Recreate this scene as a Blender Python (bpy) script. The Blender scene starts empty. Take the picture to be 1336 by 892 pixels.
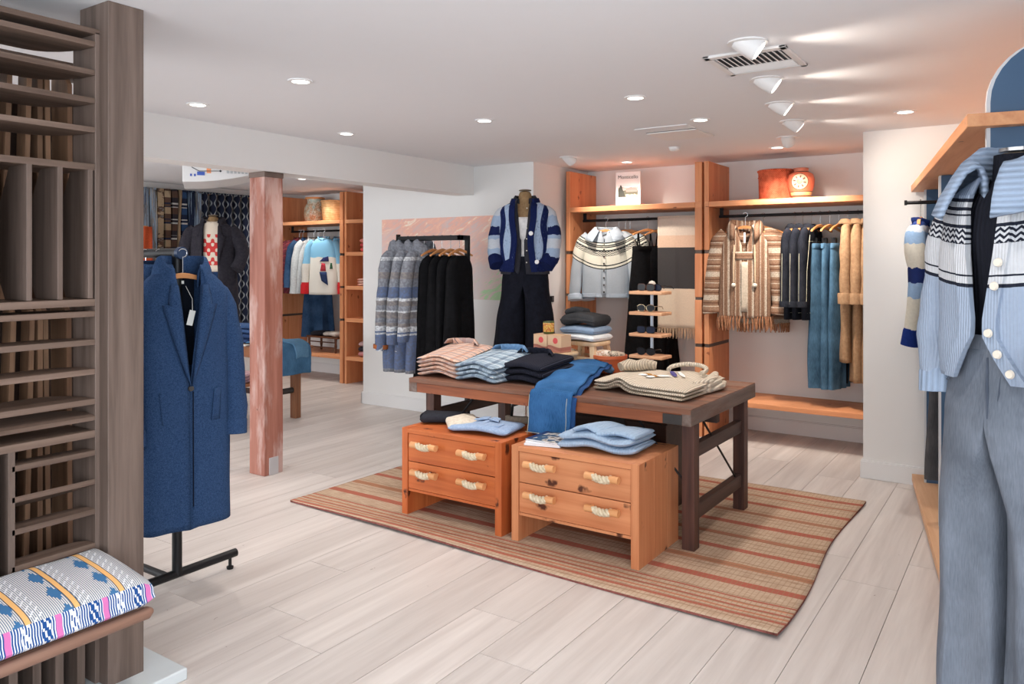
import bpy, bmesh, math, random
from mathutils import Vector, Matrix, noise

random.seed(7)
SC = bpy.context.scene
COL = SC.collection
PI = math.pi

# ------------------------------------------------------------------ camera
cam = bpy.data.cameras.new('camera')
cam.sensor_width = 36.0
cam.lens = 36.0 * 1010 / 1336
cam.shift_y = -(446 - 340) / 1336
cam.clip_start = 0.05
cam_ob = bpy.data.objects.new('camera', cam)
cam_ob.location = (0, 0, 1.6)
cam_ob.rotation_euler = (PI / 2, 0, math.atan2(682, 1010))
COL.objects.link(cam_ob)
SC.camera = cam_ob

# ------------------------------------------------------------------ view / world / daylight
SC.view_settings.view_transform = 'Standard'
SC.view_settings.look = 'None'
SC.view_settings.gamma = 1.0
SC.view_settings.use_curve_mapping = False
SC.view_settings.exposure = 0.0
SC.cycles.max_bounces = 8
SC.cycles.diffuse_bounces = 5
SC.cycles.sample_clamp_indirect = 4.0
SC.cycles.use_denoising = True
world = bpy.data.worlds.new('sky')
SC.world = world
world.use_nodes = True
wb = world.node_tree.nodes['Background']
wb.inputs[0].default_value = (0.88, 0.94, 1.0, 1)
wb.inputs[1].default_value = 1.0


def lamp(name, kind, loc, power, color, size=None, rot=None, aim=None, spot=None, blend=0.6, size_y=None):
    l = bpy.data.lights.new(name, kind)
    l.energy = power
    l.color = color
    if kind == 'AREA':
        l.shape = 'RECTANGLE' if size_y else 'DISK'
        l.size = size
        if size_y:
            l.size_y = size_y
    elif size is not None:
        l.shadow_soft_size = size
    if spot:
        l.spot_size = spot
        l.spot_blend = blend
    o = bpy.data.objects.new(name, l)
    o.location = loc
    if aim is not None:
        d = Vector(aim) - Vector(loc)
        o.rotation_euler = d.to_track_quat('-Z', 'Y').to_euler()
    elif rot is not None:
        o.rotation_euler = rot
    COL.objects.link(o)
    return o


# daylight through the shop front, which is open glass behind the camera
lamp('shopfront_daylight', 'AREA', (-2.5, -2.6, 1.5), 125, (0.92, 0.96, 1.0), 8.0, aim=(-2.5, 4, 1.2), size_y=2.1)
lamp('back_room_daylight', 'AREA', (-7.0, -2.6, 1.5), 150, (0.94, 0.97, 1.0), 3.5, aim=(-7.2, 5, 1.2), size_y=2.1)

# the side windows to the right of the camera
lamp('side_window_daylight', 'AREA', (2.3, -0.9, 1.4), 150, (0.84, 0.92, 1.0), 3.2, aim=(-3.5, 2.0, 1.3), size_y=2.0)

# ------------------------------------------------------------------ helpers: colour and materials


def lin(v):
    v /= 255.0
    return v / 12.92 if v <= 0.04045 else ((v + 0.055) / 1.055) ** 2.4


def C(r, g, b):
    return (lin(r), lin(g), lin(b), 1.0)


class NT:
    """a small writer of node trees"""

    def __init__(s, name, rough=0.8, spec=0.3):
        s.mat = bpy.data.materials.new(name)
        s.mat.use_nodes = True
        s.t = s.mat.node_tree
        s.p = s.t.nodes['Principled BSDF']
        s.p.inputs['Roughness'].default_value = rough
        s.p.inputs['Specular IOR Level'].default_value = spec
        s._o = None

    def node(s, t):
        return s.t.nodes.new(t)

    def put(s, sock, v):
        if isinstance(v, bpy.types.NodeSocket):
            s.t.links.new(v, sock)
        elif v is not None:
            sock.default_value = v

    def obj(s):
        if s._o is None:
            s._o = s.node('ShaderNodeTexCoord').outputs['Object']
        return s._o

    def rnd(s):
        return s.node('ShaderNodeObjectInfo').outputs['Random']

    def xyz(s, v=None):
        n = s.node('ShaderNodeSeparateXYZ')
        s.put(n.inputs[0], v or s.obj())
        return n.outputs[0], n.outputs[1], n.outputs[2]

    def vec(s, x=0.0, y=0.0, z=0.0):
        n = s.node('ShaderNodeCombineXYZ')
        s.put(n.inputs[0], x); s.put(n.inputs[1], y); s.put(n.inputs[2], z)
        return n.outputs[0]

    def vm(s, op, a, b):
        n = s.node('ShaderNodeVectorMath'); n.operation = op
        s.put(n.inputs[0], a); s.put(n.inputs[1], b)
        return n.outputs[0]

    def m(s, op, a, b=None, c=None):
        n = s.node('ShaderNodeMath'); n.operation = op
        s.put(n.inputs[0], a)
        if b is not None: s.put(n.inputs[1], b)
        if c is not None: s.put(n.inputs[2], c)
        return n.outputs[0]

    def noise(s, v=None, scale=5.0, detail=3.0, rough=0.5, dist=0.0):
        n = s.node('ShaderNodeTexNoise')
        s.put(n.inputs['Vector'], v or s.obj())
        n.inputs['Scale'].default_value = scale
        n.inputs['Detail'].default_value = detail
        n.inputs['Roughness'].default_value = rough
        n.inputs['Distortion'].default_value = dist
        return n.outputs[0]

    def voro(s, v=None, scale=5.0):
        n = s.node('ShaderNodeTexVoronoi')
        s.put(n.inputs['Vector'], v or s.obj())
        n.inputs['Scale'].default_value = scale
        return n.outputs['Distance']

    def ramp(s, f, stops, interp='LINEAR'):
        n = s.node('ShaderNodeValToRGB')
        s.put(n.inputs[0], f)
        r = n.color_ramp
        r.interpolation = interp
        stops = stops[:32]
        while len(r.elements) < len(stops):
            r.elements.new(0.5)
        for e, (p, c) in zip(r.elements, sorted(stops, key=lambda q: q[0])):
            e.position = max(0.0, min(1.0, p))
            e.color = c if len(c) == 4 else (*c, 1)
        return n.outputs[0]

    def mix(s, f, a, b, blend='MIX'):
        n = s.node('ShaderNodeMix'); n.data_type = 'RGBA'; n.blend_type = blend
        s.put(n.inputs[0], f); s.put(n.inputs[6], a); s.put(n.inputs[7], b)
        return n.outputs[2]

    def bump(s, h, strength=0.2, dist=0.01):
        n = s.node('ShaderNodeBump')
        n.inputs['Strength'].default_value = strength
        n.inputs['Distance'].default_value = dist
        s.put(n.inputs['Height'], h)
        s.t.links.new(n.outputs[0], s.p.inputs['Normal'])

    def color(s, v):
        s.put(s.p.inputs['Base Color'], v)

    def rough(s, v):
        s.put(s.p.inputs['Roughness'], v)


def plain(name, col, rough=0.6, metal=0.0, spec=0.4, var=0.0, emit=0.0):
    n = NT(name, rough, spec)
    n.p.inputs['Metallic'].default_value = metal
    if var:
        f = n.noise(scale=9, detail=4)
        d = tuple(max(0, c * (1 - var)) for c in col[:3]) + (1,)
        u = tuple(min(1, c * (1 + var)) for c in col[:3]) + (1,)
        n.color(n.mix(f, d, u))
    else:
        n.color(col)
    if emit:
        n.p.inputs['Emission Color'].default_value = col
        n.p.inputs['Emission Strength'].default_value = emit
    return n.mat


def wood(name, light, dark, axis='x', grain=1.0, knots=0.0, rough=0.5, var=0.15, knot_col=None, wear=None, wear_amt=0.0):
    n = NT(name, rough, 0.35)
    off = n.m('MULTIPLY', n.rnd(), 37.0)
    v = n.vm('ADD', n.obj(), n.vec(off, off, off))
    sc = {'x': (1.2, 22, 22), 'y': (22, 1.2, 22), 'z': (22, 22, 1.2)}[axis]
    g = n.vm('MULTIPLY', v, tuple(q * grain for q in sc))
    a = n.noise(g, 1.0, 4, 0.55, 0.6)
    b = n.noise(g, 5.0, 2, 0.6)
    f = n.m('ADD', n.m('MULTIPLY', a, 0.8), n.m('MULTIPLY', b, 0.2))
    col = n.ramp(f, [(0.3, dark), (0.68, light)])
    if knots:
        ks = {'x': (0.55, 1, 1), 'y': (1, 0.55, 1), 'z': (1, 1, 0.55)}[axis]
        k = n.voro(n.vm('ADD', n.vm('MULTIPLY', v, ks), n.vm('MULTIPLY', n.vec(n.noise(v, 30, 1), n.noise(v, 31, 1), 0.0), (0.05, 0.05, 0.0))), 8.0)
        kf = n.ramp(k, [(0.0, (1, 1, 1, 1)), (knots * 0.55, (1, 1, 1, 1)), (knots, (0, 0, 0, 1))])
        col = n.mix(kf, col, knot_col or tuple(q * 0.3 for q in dark[:3]) + (1,))
    if wear:
        w = n.noise(n.vm('MULTIPLY', v, tuple(q ** 0.5 for q in sc)), 1.3, 5, 0.65)
        col = n.mix(n.ramp(w, [(0.5, (0, 0, 0, 1)), (0.62, (wear_amt,) * 3 + (1,))]), col, wear)
    hv = n.node('ShaderNodeHueSaturation')
    n.put(hv.inputs['Value'], n.m('ADD', 1.0 - var, n.m('MULTIPLY', n.rnd(), 2 * var)))
    n.put(hv.inputs['Color'], col)
    n.color(hv.outputs[0])
    n.bump(f, 0.12, 0.004)
    return n.mat


def cloth(name, col, col2=None, scale=60, detail=4, bump=0.25, rough=0.95, weave=None, fleck=0.0):
    n = NT(name, rough, 0.12)
    col2 = col2 or tuple(c * 0.78 for c in col[:3]) + (1,)
    f = n.noise(scale=scale, detail=detail, rough=0.65)
    c = n.mix(n.ramp(f, [(0.35, (0, 0, 0, 1)), (0.65, (1, 1, 1, 1))]), col, col2)
    if weave:
        w = n.noise(scale=weave, detail=1)
        c = n.mix(n.m('MULTIPLY', n.ramp(w, [(0.45, (0, 0, 0, 1)), (0.6, (1, 1, 1, 1))]), fleck), c,
                  tuple(min(1, q * 2.2 + 0.03) for q in col[:3]) + (1,))
    n.color(c)
    h = n.m('ADD', n.m('MULTIPLY', n.noise(scale=220, detail=2), 0.22), n.m('MULTIPLY', n.noise(n.vm('MULTIPLY', n.obj(), (1, 1, 0.55)), 13, 2), 1.0))
    n.bump(h, min(1.0, bump * 2), 0.012)
    return n.mat


def denim(name, col, fade=0.25, axis='z'):
    n = NT(name, 0.9, 0.12)
    big = n.noise(scale=5, detail=3)
    sc = (260, 260, 30)
    thr = n.noise(n.vm('MULTIPLY', n.obj(), sc), 1.0, 2)
    f = n.m('ADD', n.m('MULTIPLY', big, 0.65), n.m('MULTIPLY', thr, 0.35))
    lo = tuple(c * (1 - fade) for c in col[:3]) + (1,)
    hi = tuple(min(1, c * (1 + fade) + 0.02) for c in col[:3]) + (1,)
    n.color(n.ramp(f, [(0.35, lo), (0.65, hi)]))
    n.bump(n.m('ADD', n.m('MULTIPLY', thr, 0.2), n.noise(n.vm('MULTIPLY', n.obj(), (1, 1, 0.6)), 15, 3)), 0.5, 0.012)
    return n.mat


def bands(name, axis, lo, hi, stops, curve=0.0, rough=0.95, wob=0.004, knit=0.0, ribs=None, zig=None, base_noise=0.12, ribdark=0.0):
    """colour bands along one axis of the thing; stops are (position in metres, colour)"""
    n = NT(name, rough, 0.12)
    x, y, z = n.xyz()
    ax = {'x': x, 'y': y, 'z': z}[axis]
    if curve:
        o = n.m('MULTIPLY', x, x) if axis != 'x' else n.m('MULTIPLY', z, z)
        ax = n.m('ADD', ax, n.m('MULTIPLY', o, curve))
    if wob:
        ax = n.m('ADD', ax, n.m('MULTIPLY', n.m('SUBTRACT', n.noise(scale=26, detail=2), 0.5), wob * 2))
    if zig:
        zx = n.m('ABSOLUTE', n.m('SUBTRACT', n.m('FRACT', n.m('MULTIPLY', x, zig[0])), 0.5))
        ax2 = n.m('ADD', ax, n.m('MULTIPLY', zx, zig[1]))
    f = n.m('DIVIDE', n.m('SUBTRACT', ax, lo), hi - lo)
    c = n.ramp(f, [((p - lo) / (hi - lo), q) for p, q in stops], 'CONSTANT')
    if zig:
        # a band of chevrons between zig[2] and zig[3]
        inside = n.m('MULTIPLY', n.m('GREATER_THAN', ax, zig[2]), n.m('LESS_THAN', ax, zig[3]))
        st = n.m('GREATER_THAN', n.m('FRACT', n.m('MULTIPLY', ax2, zig[4])), 0.5)
        c = n.mix(inside, c, n.mix(st, zig[5], zig[6]))
    nz = n.noise(scale=70, detail=3)
    c = n.mix(n.m('MULTIPLY', nz, base_noise * 2), c, (0.02, 0.02, 0.03, 1))
    n.color(c)
    h = n.noise(scale=200, detail=2)
    if ribs:
        rx = {'x': x, 'y': y, 'z': z}[ribs[0]]
        sn = n.m('SINE', n.m('MULTIPLY', rx, ribs[1]))
        h = n.m('ADD', n.m('MULTIPLY', h, 0.4), sn)
        if ribdark:
            n.color(n.mix(n.m('MULTIPLY', n.m('LESS_THAN', sn, -0.35), ribdark), c, (0.05, 0.045, 0.04, 1)))
    n.bump(h, 0.25 + knit, 0.002)
    return n.mat


# ------------------------------------------------------------------ helpers: meshes


class MB:
    def __init__(s):
        s.v = []; s.f = []; s.mi = []

    def face(s, idx, m=0):
        s.f.append(tuple(idx)); s.mi.append(m)

    def box(s, x0, x1, y0, y1, z0, z1, m=0):
        b = len(s.v)
        s.v += [Vector(p) for p in ((x0, y0, z0), (x1, y0, z0), (x1, y1, z0), (x0, y1, z0),
                                    (x0, y0, z1), (x1, y0, z1), (x1, y1, z1), (x0, y1, z1))]
        for q in ((3, 2, 1, 0), (4, 5, 6, 7), (0, 1, 5, 4), (1, 2, 6, 5), (2, 3, 7, 6), (3, 0, 4, 7)):
            s.face([b + i for i in q], m)
        return s

    def bar(s, a, b, w, h, up=(0, 0, 1), m=0):
        a = Vector(a); b = Vector(b); d = (b - a).normalized()
        u = Vector(up)
        r = d.cross(u)
        if r.length < 1e-5:
            r = d.cross(Vector((1, 0, 0)))
        r.normalize(); u = r.cross(d).normalized()
        k = len(s.v)
        for p in (a, b):
            for i, j in ((-1, -1), (1, -1), (1, 1), (-1, 1)):
                s.v.append(p + r * (i * w / 2) + u * (j * h / 2))
        for q in ((0, 1, 2, 3), (7, 6, 5, 4), (0, 4, 5, 1), (1, 5, 6, 2), (2, 6, 7, 3), (3, 7, 4, 0)):
            s.face([k + i for i in q], m)
        return s

    def loft(s, rings, closed=True, c0=True, c1=True, m=0):
        b = len(s.v); n = len(rings[0])
        for r in rings:
            s.v += [Vector(p) for p in r]
        for i in range(len(rings) - 1):
            for j in range(n if closed else n - 1):
                k = (j + 1) % n
                s.face((b + i * n + j, b + i * n + k, b + (i + 1) * n + k, b + (i + 1) * n + j), m)
        if closed and c0:
            s.face([b + j for j in range(n)][::-1], m)
        if closed and c1:
            e = b + (len(rings) - 1) * n
            s.face([e + j for j in range(n)], m)
        return s

    def grid(s, P, m=0):
        return s.loft(P, closed=False, m=m)

    def tube(s, path, r, n=10, m=0, flat=None, caps=True):
        """round tube along a path; r is one radius, or one per point, or (rx, ry) pairs"""
        path = [Vector(p) for p in path]
        rings = []
        up = Vector((0, 0, 1))
        prev = None
        for i, p in enumerate(path):
            if i == 0: d = path[1] - p
            elif i == len(path) - 1: d = p - path[-2]
            else: d = path[i + 1] - path[i - 1]
            d.normalize()
            if prev is None:
                a = d.cross(Vector((0, 1, 0)) if abs(d.y) < 0.9 else Vector((1, 0, 0))).normalized()
            else:
                a = (prev - d * prev.dot(d)).normalized()
            prev = a
            b = d.cross(a).normalized()
            q = r[i] if isinstance(r, (list, tuple)) else r
            ra, rb = q if isinstance(q, (list, tuple)) else (q, q)
            rings.append([p + a * (ra * math.cos(2 * PI * j / n)) + b * (rb * math.sin(2 * PI * j / n)) for j in range(n)])
        return s.loft(rings, True, caps, caps, m)

    def lathe(s, prof, n=24, c=(0, 0, 0), sx=1.0, sy=1.0, m=0, caps=True):
        cx, cy, cz = c
        rings = [[(cx + sx * r * math.cos(2 * PI * j / n), cy + sy * r * math.sin(2 * PI * j / n), cz + z) for j in range(n)] for r, z in prof]
        return s.loft(rings, True, caps, caps, m)

    def prism(s, pts, z0, z1, m=0, axis='z'):
        def P(a, b, c):
            return {'z': (a, b, c), 'y': (a, c, b), 'x': (c, a, b)}[axis]
        return s.loft([[P(a, b, z0) for a, b in pts], [P(a, b, z1) for a, b in pts]], True, True, True, m)

    def disp(s, fn, i0=0):
        for i in range(i0, len(s.v)):
            s.v[i] = Vector(fn(s.v[i]))
        return s

    def rumple(s, amp, fx=6.0, fz=3.0, seed=0.0, i0=0, fn=None):
        for i in range(i0, len(s.v)):
            p = s.v[i]
            q = Vector((p.x * fx + seed, p.y * fx + seed * 1.7, p.z * fz - seed))
            d = noise.noise_vector(q)
            k = amp * (fn(p) if fn else 1.0)
            s.v[i] = p + Vector((d.x * k, d.y * k, d.z * k * 0.4))
        return s

    def build(s, name, mat, parent=None, smooth=False, bevel=0.0, solid=0.0, sub=0, seg=2, kind=None, label=None, fix=True):
        me = bpy.data.meshes.new(name)
        me.from_pydata([tuple(p) for p in s.v], [], s.f)
        mats = mat if isinstance(mat, (list, tuple)) else [mat]
        for q in mats:
            me.materials.append(q)
        if len(mats) > 1:
            me.polygons.foreach_set('material_index', s.mi)
        if fix:
            bm = bmesh.new(); bm.from_mesh(me)
            bmesh.ops.recalc_face_normals(bm, faces=bm.faces)
            bm.to_mesh(me); bm.free()
        if smooth:
            me.polygons.foreach_set('use_smooth', [True] * len(me.polygons))
            me.set_sharp_from_angle(angle=math.radians(50))
        me.update()
        o = bpy.data.objects.new(name, me)
        COL.objects.link(o)
        if parent is not None:
            o.parent = parent
        if solid:
            q = o.modifiers.new('solid', 'SOLIDIFY'); q.thickness = solid; q.offset = -1
        if bevel:
            q = o.modifiers.new('bevel', 'BEVEL'); q.width = bevel; q.segments = seg; q.limit_method = 'ANGLE'; q.angle_limit = math.radians(40)
        if sub:
            q = o.modifiers.new('sub', 'SUBSURF'); q.levels = sub; q.render_levels = sub
        if kind: o['kind'] = kind
        if label: o['label'] = label
        return o


def thing(name, label, cat, loc=(0, 0, 0), rotz=0.0, group=None):
    o = bpy.data.objects.new(name, None)
    o.empty_display_size = 0.05
    o.location = loc
    o.rotation_euler = (0, 0, rotz)
    o['label'] = label
    o['category'] = cat
    if group: o['group'] = group
    COL.objects.link(o)
    return o


def struct(o):
    o['kind'] = 'structure'
    return o


def tag(o, label, cat, group=None):
    o['label'] = label; o['category'] = cat
    if group: o['group'] = group
    return o


def dup(root, loc=None, rotz=None, label=None):
    r = root.copy(); COL.objects.link(r)
    if loc is not None: r.location = loc
    if rotz is not None: r.rotation_euler = (0, 0, rotz)
    if label: r['label'] = label
    for ch in list(root.children):
        c = ch.copy(); COL.objects.link(c); c.parent = r
        for g in list(ch.children):
            d = g.copy(); COL.objects.link(d); d.parent = c
    return r


def sp(v, e):
    return math.copysign(abs(v) ** e, v)


def lerp(a, b, t):
    return a + (b - a) * t


def interp(tab, z):
    """tab: rows (z, a, b, ...) with falling z; linear in between"""
    if z >= tab[0][0]: return tab[0][1:]
    for p, q in zip(tab, tab[1:]):
        if z >= q[0]:
            t = (p[0] - z) / (p[0] - q[0])
            t = t
            return tuple(lerp(a, b, t) for a, b in zip(p[1:], q[1:]))
    return tab[-1][1:]
# ------------------------------------------------------------------ shared materials
W_WALL = plain('white_wall_paint', C(233, 232, 230), 0.75, var=0.01)
W_CEIL = plain('ceiling_paint', C(234, 235, 238), 0.85, var=0.01)
W_TRIM = plain('trim_paint', C(232, 231, 230), 0.45)
BLACK = plain('black_metal', C(28, 28, 30), 0.45, 0.3)
CHROME = plain('bright_metal', C(200, 200, 200), 0.25, 1.0)
STEEL = plain('dull_steel', C(92, 78, 70), 0.5, 0.5)
FIR = wood('fir_boards', C(226, 158, 112), C(200, 124, 80), 'z', 0.8, knots=0.13, var=0.06, knot_col=C(150, 88, 58))
FIR_X = wood('fir_shelf', C(230, 164, 118), C(204, 130, 86), 'x', 0.8, knots=0.10, var=0.06, knot_col=C(140, 78, 48))
PINE_A = wood('orange_pine', C(206, 116, 63), C(174, 84, 40), 'x', 0.7, knots=0.17, var=0.05, knot_col=C(78, 36, 18))
PINE_AZ = wood('orange_pine_upright', C(206, 116, 63), C(174, 84, 40), 'z', 0.7, knots=0.2, var=0.05, knot_col=C(78, 36, 18))
PINE_B = wood('pale_pine', C(216, 148, 103), C(188, 114, 72), 'x', 0.7, knots=0.2, var=0.05, knot_col=C(84, 42, 24))
PINE_BZ = wood('pale_pine_upright', C(216, 148, 103), C(188, 114, 72), 'z', 0.7, knots=0.18, var=0.08, knot_col=C(84, 42, 24))
WALNUT_Z = wood('smoked_walnut_upright', C(122, 105, 96), C(82, 68, 60), 'z', 0.9, var=0.1)
WALNUT_Y = wood('smoked_walnut_slat', C(124, 104, 92), C(84, 66, 56), 'y', 0.9, var=0.12)
TABLE_TOP = wood('old_table_top', C(136, 92, 70), C(84, 54, 42), 'x', 0.8, knots=0.1, var=0.12, wear=C(120, 108, 100), wear_amt=0.5)
TABLE_EDGE = wood('old_table_edge', C(168, 98, 62), C(118, 62, 38), 'x', 0.8, knots=0.1, var=0.05)
TABLE_END = wood('grey_table_end', C(128, 112, 104), C(84, 66, 57), 'y', 0.8, var=0.05, wear=C(100, 62, 42), wear_amt=0.7)
DARK_LEG = wood('dark_table_leg', C(92, 60, 50), C(52, 34, 30), 'z', 0.8, var=0.1)
DARK_RAIL = wood('dark_table_rail', C(80, 58, 52), C(46, 33, 30), 'y', 0.8, var=0.1)
RED_POST = wood('red_washed_post', C(178, 122, 106), C(132, 78, 64), 'z', 0.7, knots=0.08, var=0.02, wear=C(196, 168, 160), wear_amt=0.75)
HANGER = wood('hanger_wood', C(222, 160, 104), C(196, 128, 74), 'x', 1.0, var=0.08)
BROWN_W = wood('brown_table_wood', C(166, 112, 78), C(120, 74, 48), 'x', 0.9, var=0.08)
PALE_W = wood('pale_stool_wood', C(226, 196, 160), C(198, 160, 120), 'z', 0.9, knots=0.05, var=0.06)
FLOOR_W = wood('pale_oak_plank', C(219, 211, 205), C(193, 183, 177), 'y', 0.55, knots=0.035, rough=0.42, var=0.07, knot_col=C(140, 124, 112))
GLOW = plain('lamp_glow', (1.0, 0.94, 0.85, 1), 0.5, emit=5.0)
WHITE_P = plain('white_enamel', C(235, 235, 235), 0.4)
BUTTON_P = plain('pearl_button', C(222, 214, 200), 0.25)
BUTTON_D = plain('dark_button', C(60, 56, 54), 0.3)
TAGM = plain('paper_tag', C(238, 236, 230), 0.7)
KRAFT = cloth('kraft_mannequin_cover', C(150, 124, 92), C(132, 106, 76), 30, bump=0.1)

# ------------------------------------------------------------------ setting: floor, ceiling, walls
floor = struct(MB().box(-9.2, 2.4, -2.9, 8.0, -0.06, -0.012).build('floor', plain('under_floor', C(120, 105, 92), 0.9)))
pl = MB()
row = 0
x = -9.03
rnd = random.Random(3)
anchors = {24: 2.18, 25: 2.18}
PW = 0.2655
x = -2.408 - PW * 24
nplank = 0
for i in range(40):
    x0 = x + i * PW
    if x0 > 1.6: break
    x1 = x0 + PW - 0.0025
    y = -2.9 + rnd.random() * 1.9 - 1.9
    if i == 23: y = 2.18 - 1.9 * 3
    if i == 21: y = 2.82 - 1.9 * 4
    while y < 7.75:
        y1 = y + 1.9
        a, b = max(y, -2.9), min(y1 - 0.0025, 7.75)
        lo = -8.9
        vis = b > -0.4 and not (x1 < -6.2 and b < 1.5) and b > a + 0.02 and x1 > lo
        if vis and nplank < 296:
            cx, cy = (x0 + x1) / 2, (a + b) / 2
            o = MB().box(x0 - cx, x1 - cx, a - cy, b - cy, -0.012, 0).build('plank', FLOOR_W, floor, fix=False)
            o.location = (cx, cy, 0)
            nplank += 1
        elif b > a:
            pl.box(x0, x1, a, b, -0.012, -0.0005)
        y = y1
if pl.v:
    pl.build('plank_field', FLOOR_W, floor, kind='stuff')

ceiling = struct(MB().box(-9.2, 2.4, -2.9, 8.0, 2.55, 2.62).build('ceiling', W_CEIL))
struct(MB().box(-6.25, -3.985, 6.27, 7.9, 0, 2.55).build('wall_back', W_WALL))
struct(MB().box(-3.985, -1.05, 7.36, 7.9, 0, 2.55).build('wall_alcove', W_WALL))
struct(MB().box(-1.05, 1.2, 6.19, 7.9, 0, 2.55).build('wall_right_return', W_WALL))
struct(MB().box(-9.2, -8.87, -2.9, 7.9, 0, 2.55).build('wall_left', W_WALL))
struct(MB().box(-9.2, -6.25, 7.7, 7.9, 0, 2.55).build('wall_back_room', W_WALL))
struct(MB().box(-4.92, -4.70, -2.9, 6.27, 2.263, 2.55).build('trim_beam', W_WALL))
# angled wall on the right, half a metre behind the shelf fronts
DX, DY = -0.179, 0.984           # along the fixture
NX, NY = 0.984, 0.179            # into the wall
F0 = Vector((-0.73, 6.16, 0))    # far front corner of the shelf


def fx(along, into, z=0.0):
    """point of the angled fixture: metres back from its far end, metres into the wall"""
    return Vector((F0.x - DX * along + NX * into, F0.y - DY * along + NY * into, z))


w = MB()
a, b, c, d = fx(-0.1, 0.56), fx(4.7, 0.56), fx(4.7, 0.72), fx(-0.1, 0.72)
w.prism([(p.x, p.y) for p in (a, b, c, d)], 0, 2.55)
struct(w.build('wall_right', W_WALL))


def baseboard(name, x0, x1, y0, y1):
    m = MB().box(x0, x1, y0, y1, 0, 0.125).box(x0 + 0.003, x1 - 0.003, y0 + 0.005, y1, 0.125, 0.134)
    return struct(m.build(name, W_TRIM, bevel=0.003))


baseboard('baseboard_back', -6.265, -3.985, 6.253, 6.27)
baseboard('baseboard_back_end', -6.267, -6.25, 6.253, 7.7)
baseboard('baseboard_right', -1.068, 1.0, 6.173, 6.19)
baseboard('baseboard_right_end', -1.068, -1.05, 6.19, 7.36)
baseboard('baseboard_alcove', -3.98, -1.07, 7.345, 7.36)
baseboard('baseboard_back_room', -8.86, -6.27, 7.685, 7.70)

# projector light on the back wall, painted into a thin panel's colour
n = NT('painted_projection', 0.8, 0.1)
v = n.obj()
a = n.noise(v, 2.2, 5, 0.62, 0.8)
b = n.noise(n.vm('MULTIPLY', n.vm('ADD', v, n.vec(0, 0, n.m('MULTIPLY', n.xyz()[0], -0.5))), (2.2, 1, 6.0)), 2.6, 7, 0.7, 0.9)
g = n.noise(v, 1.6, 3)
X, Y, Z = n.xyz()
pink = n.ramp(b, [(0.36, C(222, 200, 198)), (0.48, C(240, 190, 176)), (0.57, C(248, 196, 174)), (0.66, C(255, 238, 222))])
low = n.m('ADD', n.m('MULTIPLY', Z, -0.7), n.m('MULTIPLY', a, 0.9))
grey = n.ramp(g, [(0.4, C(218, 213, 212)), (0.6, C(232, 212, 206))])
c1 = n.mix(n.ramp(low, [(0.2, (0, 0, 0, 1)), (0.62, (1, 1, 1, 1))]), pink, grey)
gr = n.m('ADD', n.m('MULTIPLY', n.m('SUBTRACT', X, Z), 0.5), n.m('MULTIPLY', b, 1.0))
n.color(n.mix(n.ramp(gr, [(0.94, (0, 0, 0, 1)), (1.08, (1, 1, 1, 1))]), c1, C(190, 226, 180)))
o = MB().box(-0.86, 0.86, -0.004, 0, -0.42, 0.42).build('painted_projection', n.mat)
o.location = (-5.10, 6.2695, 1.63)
tag(o, 'projector light showing pink coral rocks, painted onto a panel on the white back wall', 'projection')

# small wall plate beside the mannequin
t = thing('wall_switch', 'small dark switch plate low on the white wall right of the blue mannequin', 'switch', (-3.97, 6.6, 1.22))
MB().box(-0.012, 0.0, -0.03, 0.03, -0.03, 0.03).build('plate', BLACK, t, bevel=0.003)
MB().box(0.0, 0.006, -0.012, 0.012, -0.02, 0.02).build('rocker', plain('grey_rocker', C(80, 80, 84), 0.4), t, bevel=0.002)

# ------------------------------------------------------------------ ceiling lamps


def ring_disc(mb, r0, r1, z0, z1, n=28):
    rings = []
    for r, z in ((r0, z0), (r1, z0), (r1, z1), (r0, z1), (r0, z0)):
        rings.append([(r * math.cos(2 * PI * j / n), r * math.sin(2 * PI * j / n), z) for j in range(n)])
    return mb.loft(rings, True, False, False)


def downlight(x, y, label, power=47, color=(1.0, 0.94, 0.88)):
    t = thing('ceiling_downlight', label, 'ceiling light', (x, y, 2.55), 0, 'recessed round ceiling lights')
    ring_disc(MB(), 0.046, 0.066, -0.006, 0.0).build('trim_ring', WHITE_P, t, smooth=True)
    MB().lathe([(0.045, -0.002), (0.045, -0.004)], 24).build('lens', GLOW, t)
    lamp('downlight_beam', 'SPOT', (x, y, 2.535), power, color, 0.05, rot=(0, 0, 0), spot=2.2, blend=0.9)
    return t


for x, y, l in ((-3.216, 2.765, 'round ceiling light nearest the camera, above the floor left of the rug'),
                (-4.214, 2.83, 'round ceiling light near the beam, closest to the dark wooden post'),
                (-4.259, 4.099, 'round ceiling light near the beam, past the red wooden column'),
                (-3.089, 4.241, 'round ceiling light above the left half of the display table'),
                (-1.926, 4.135, 'round ceiling light above the right half of the display table'),
                (-1.866, 5.032, 'round ceiling light just right of the square ceiling hatch'),
                (-0.684, 5.491, 'round ceiling light at far right before the white wall return'),
                (-1.787, 6.616, 'round ceiling light above the shelf with red baskets'),
                (-3.247, 6.782, 'round ceiling light above the standing white book'),
                (-7.034, 6.07, 'round ceiling light in the back room above the toy animal sweater'),
                (-8.3, 6.75, 'round ceiling light in the back room beside the hanging textiles')):
    downlight(x, y, l)
# lamps of the back room and the part of the shop behind the camera, out of view
for x, y in ((-6.0, 3.0), (-7.6, 4.2), (-6.3, 4.9), (-1.8, 1.2), (-0.6, 2.2), (-3.9, 0.6), (-7.8, 7.0)):
    lamp('downlight_beam', 'SPOT', (x, y, 2.535), 47, (1.0, 0.94, 0.88), 0.05, rot=(0, 0, 0), spot=2.2, blend=0.9)


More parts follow.
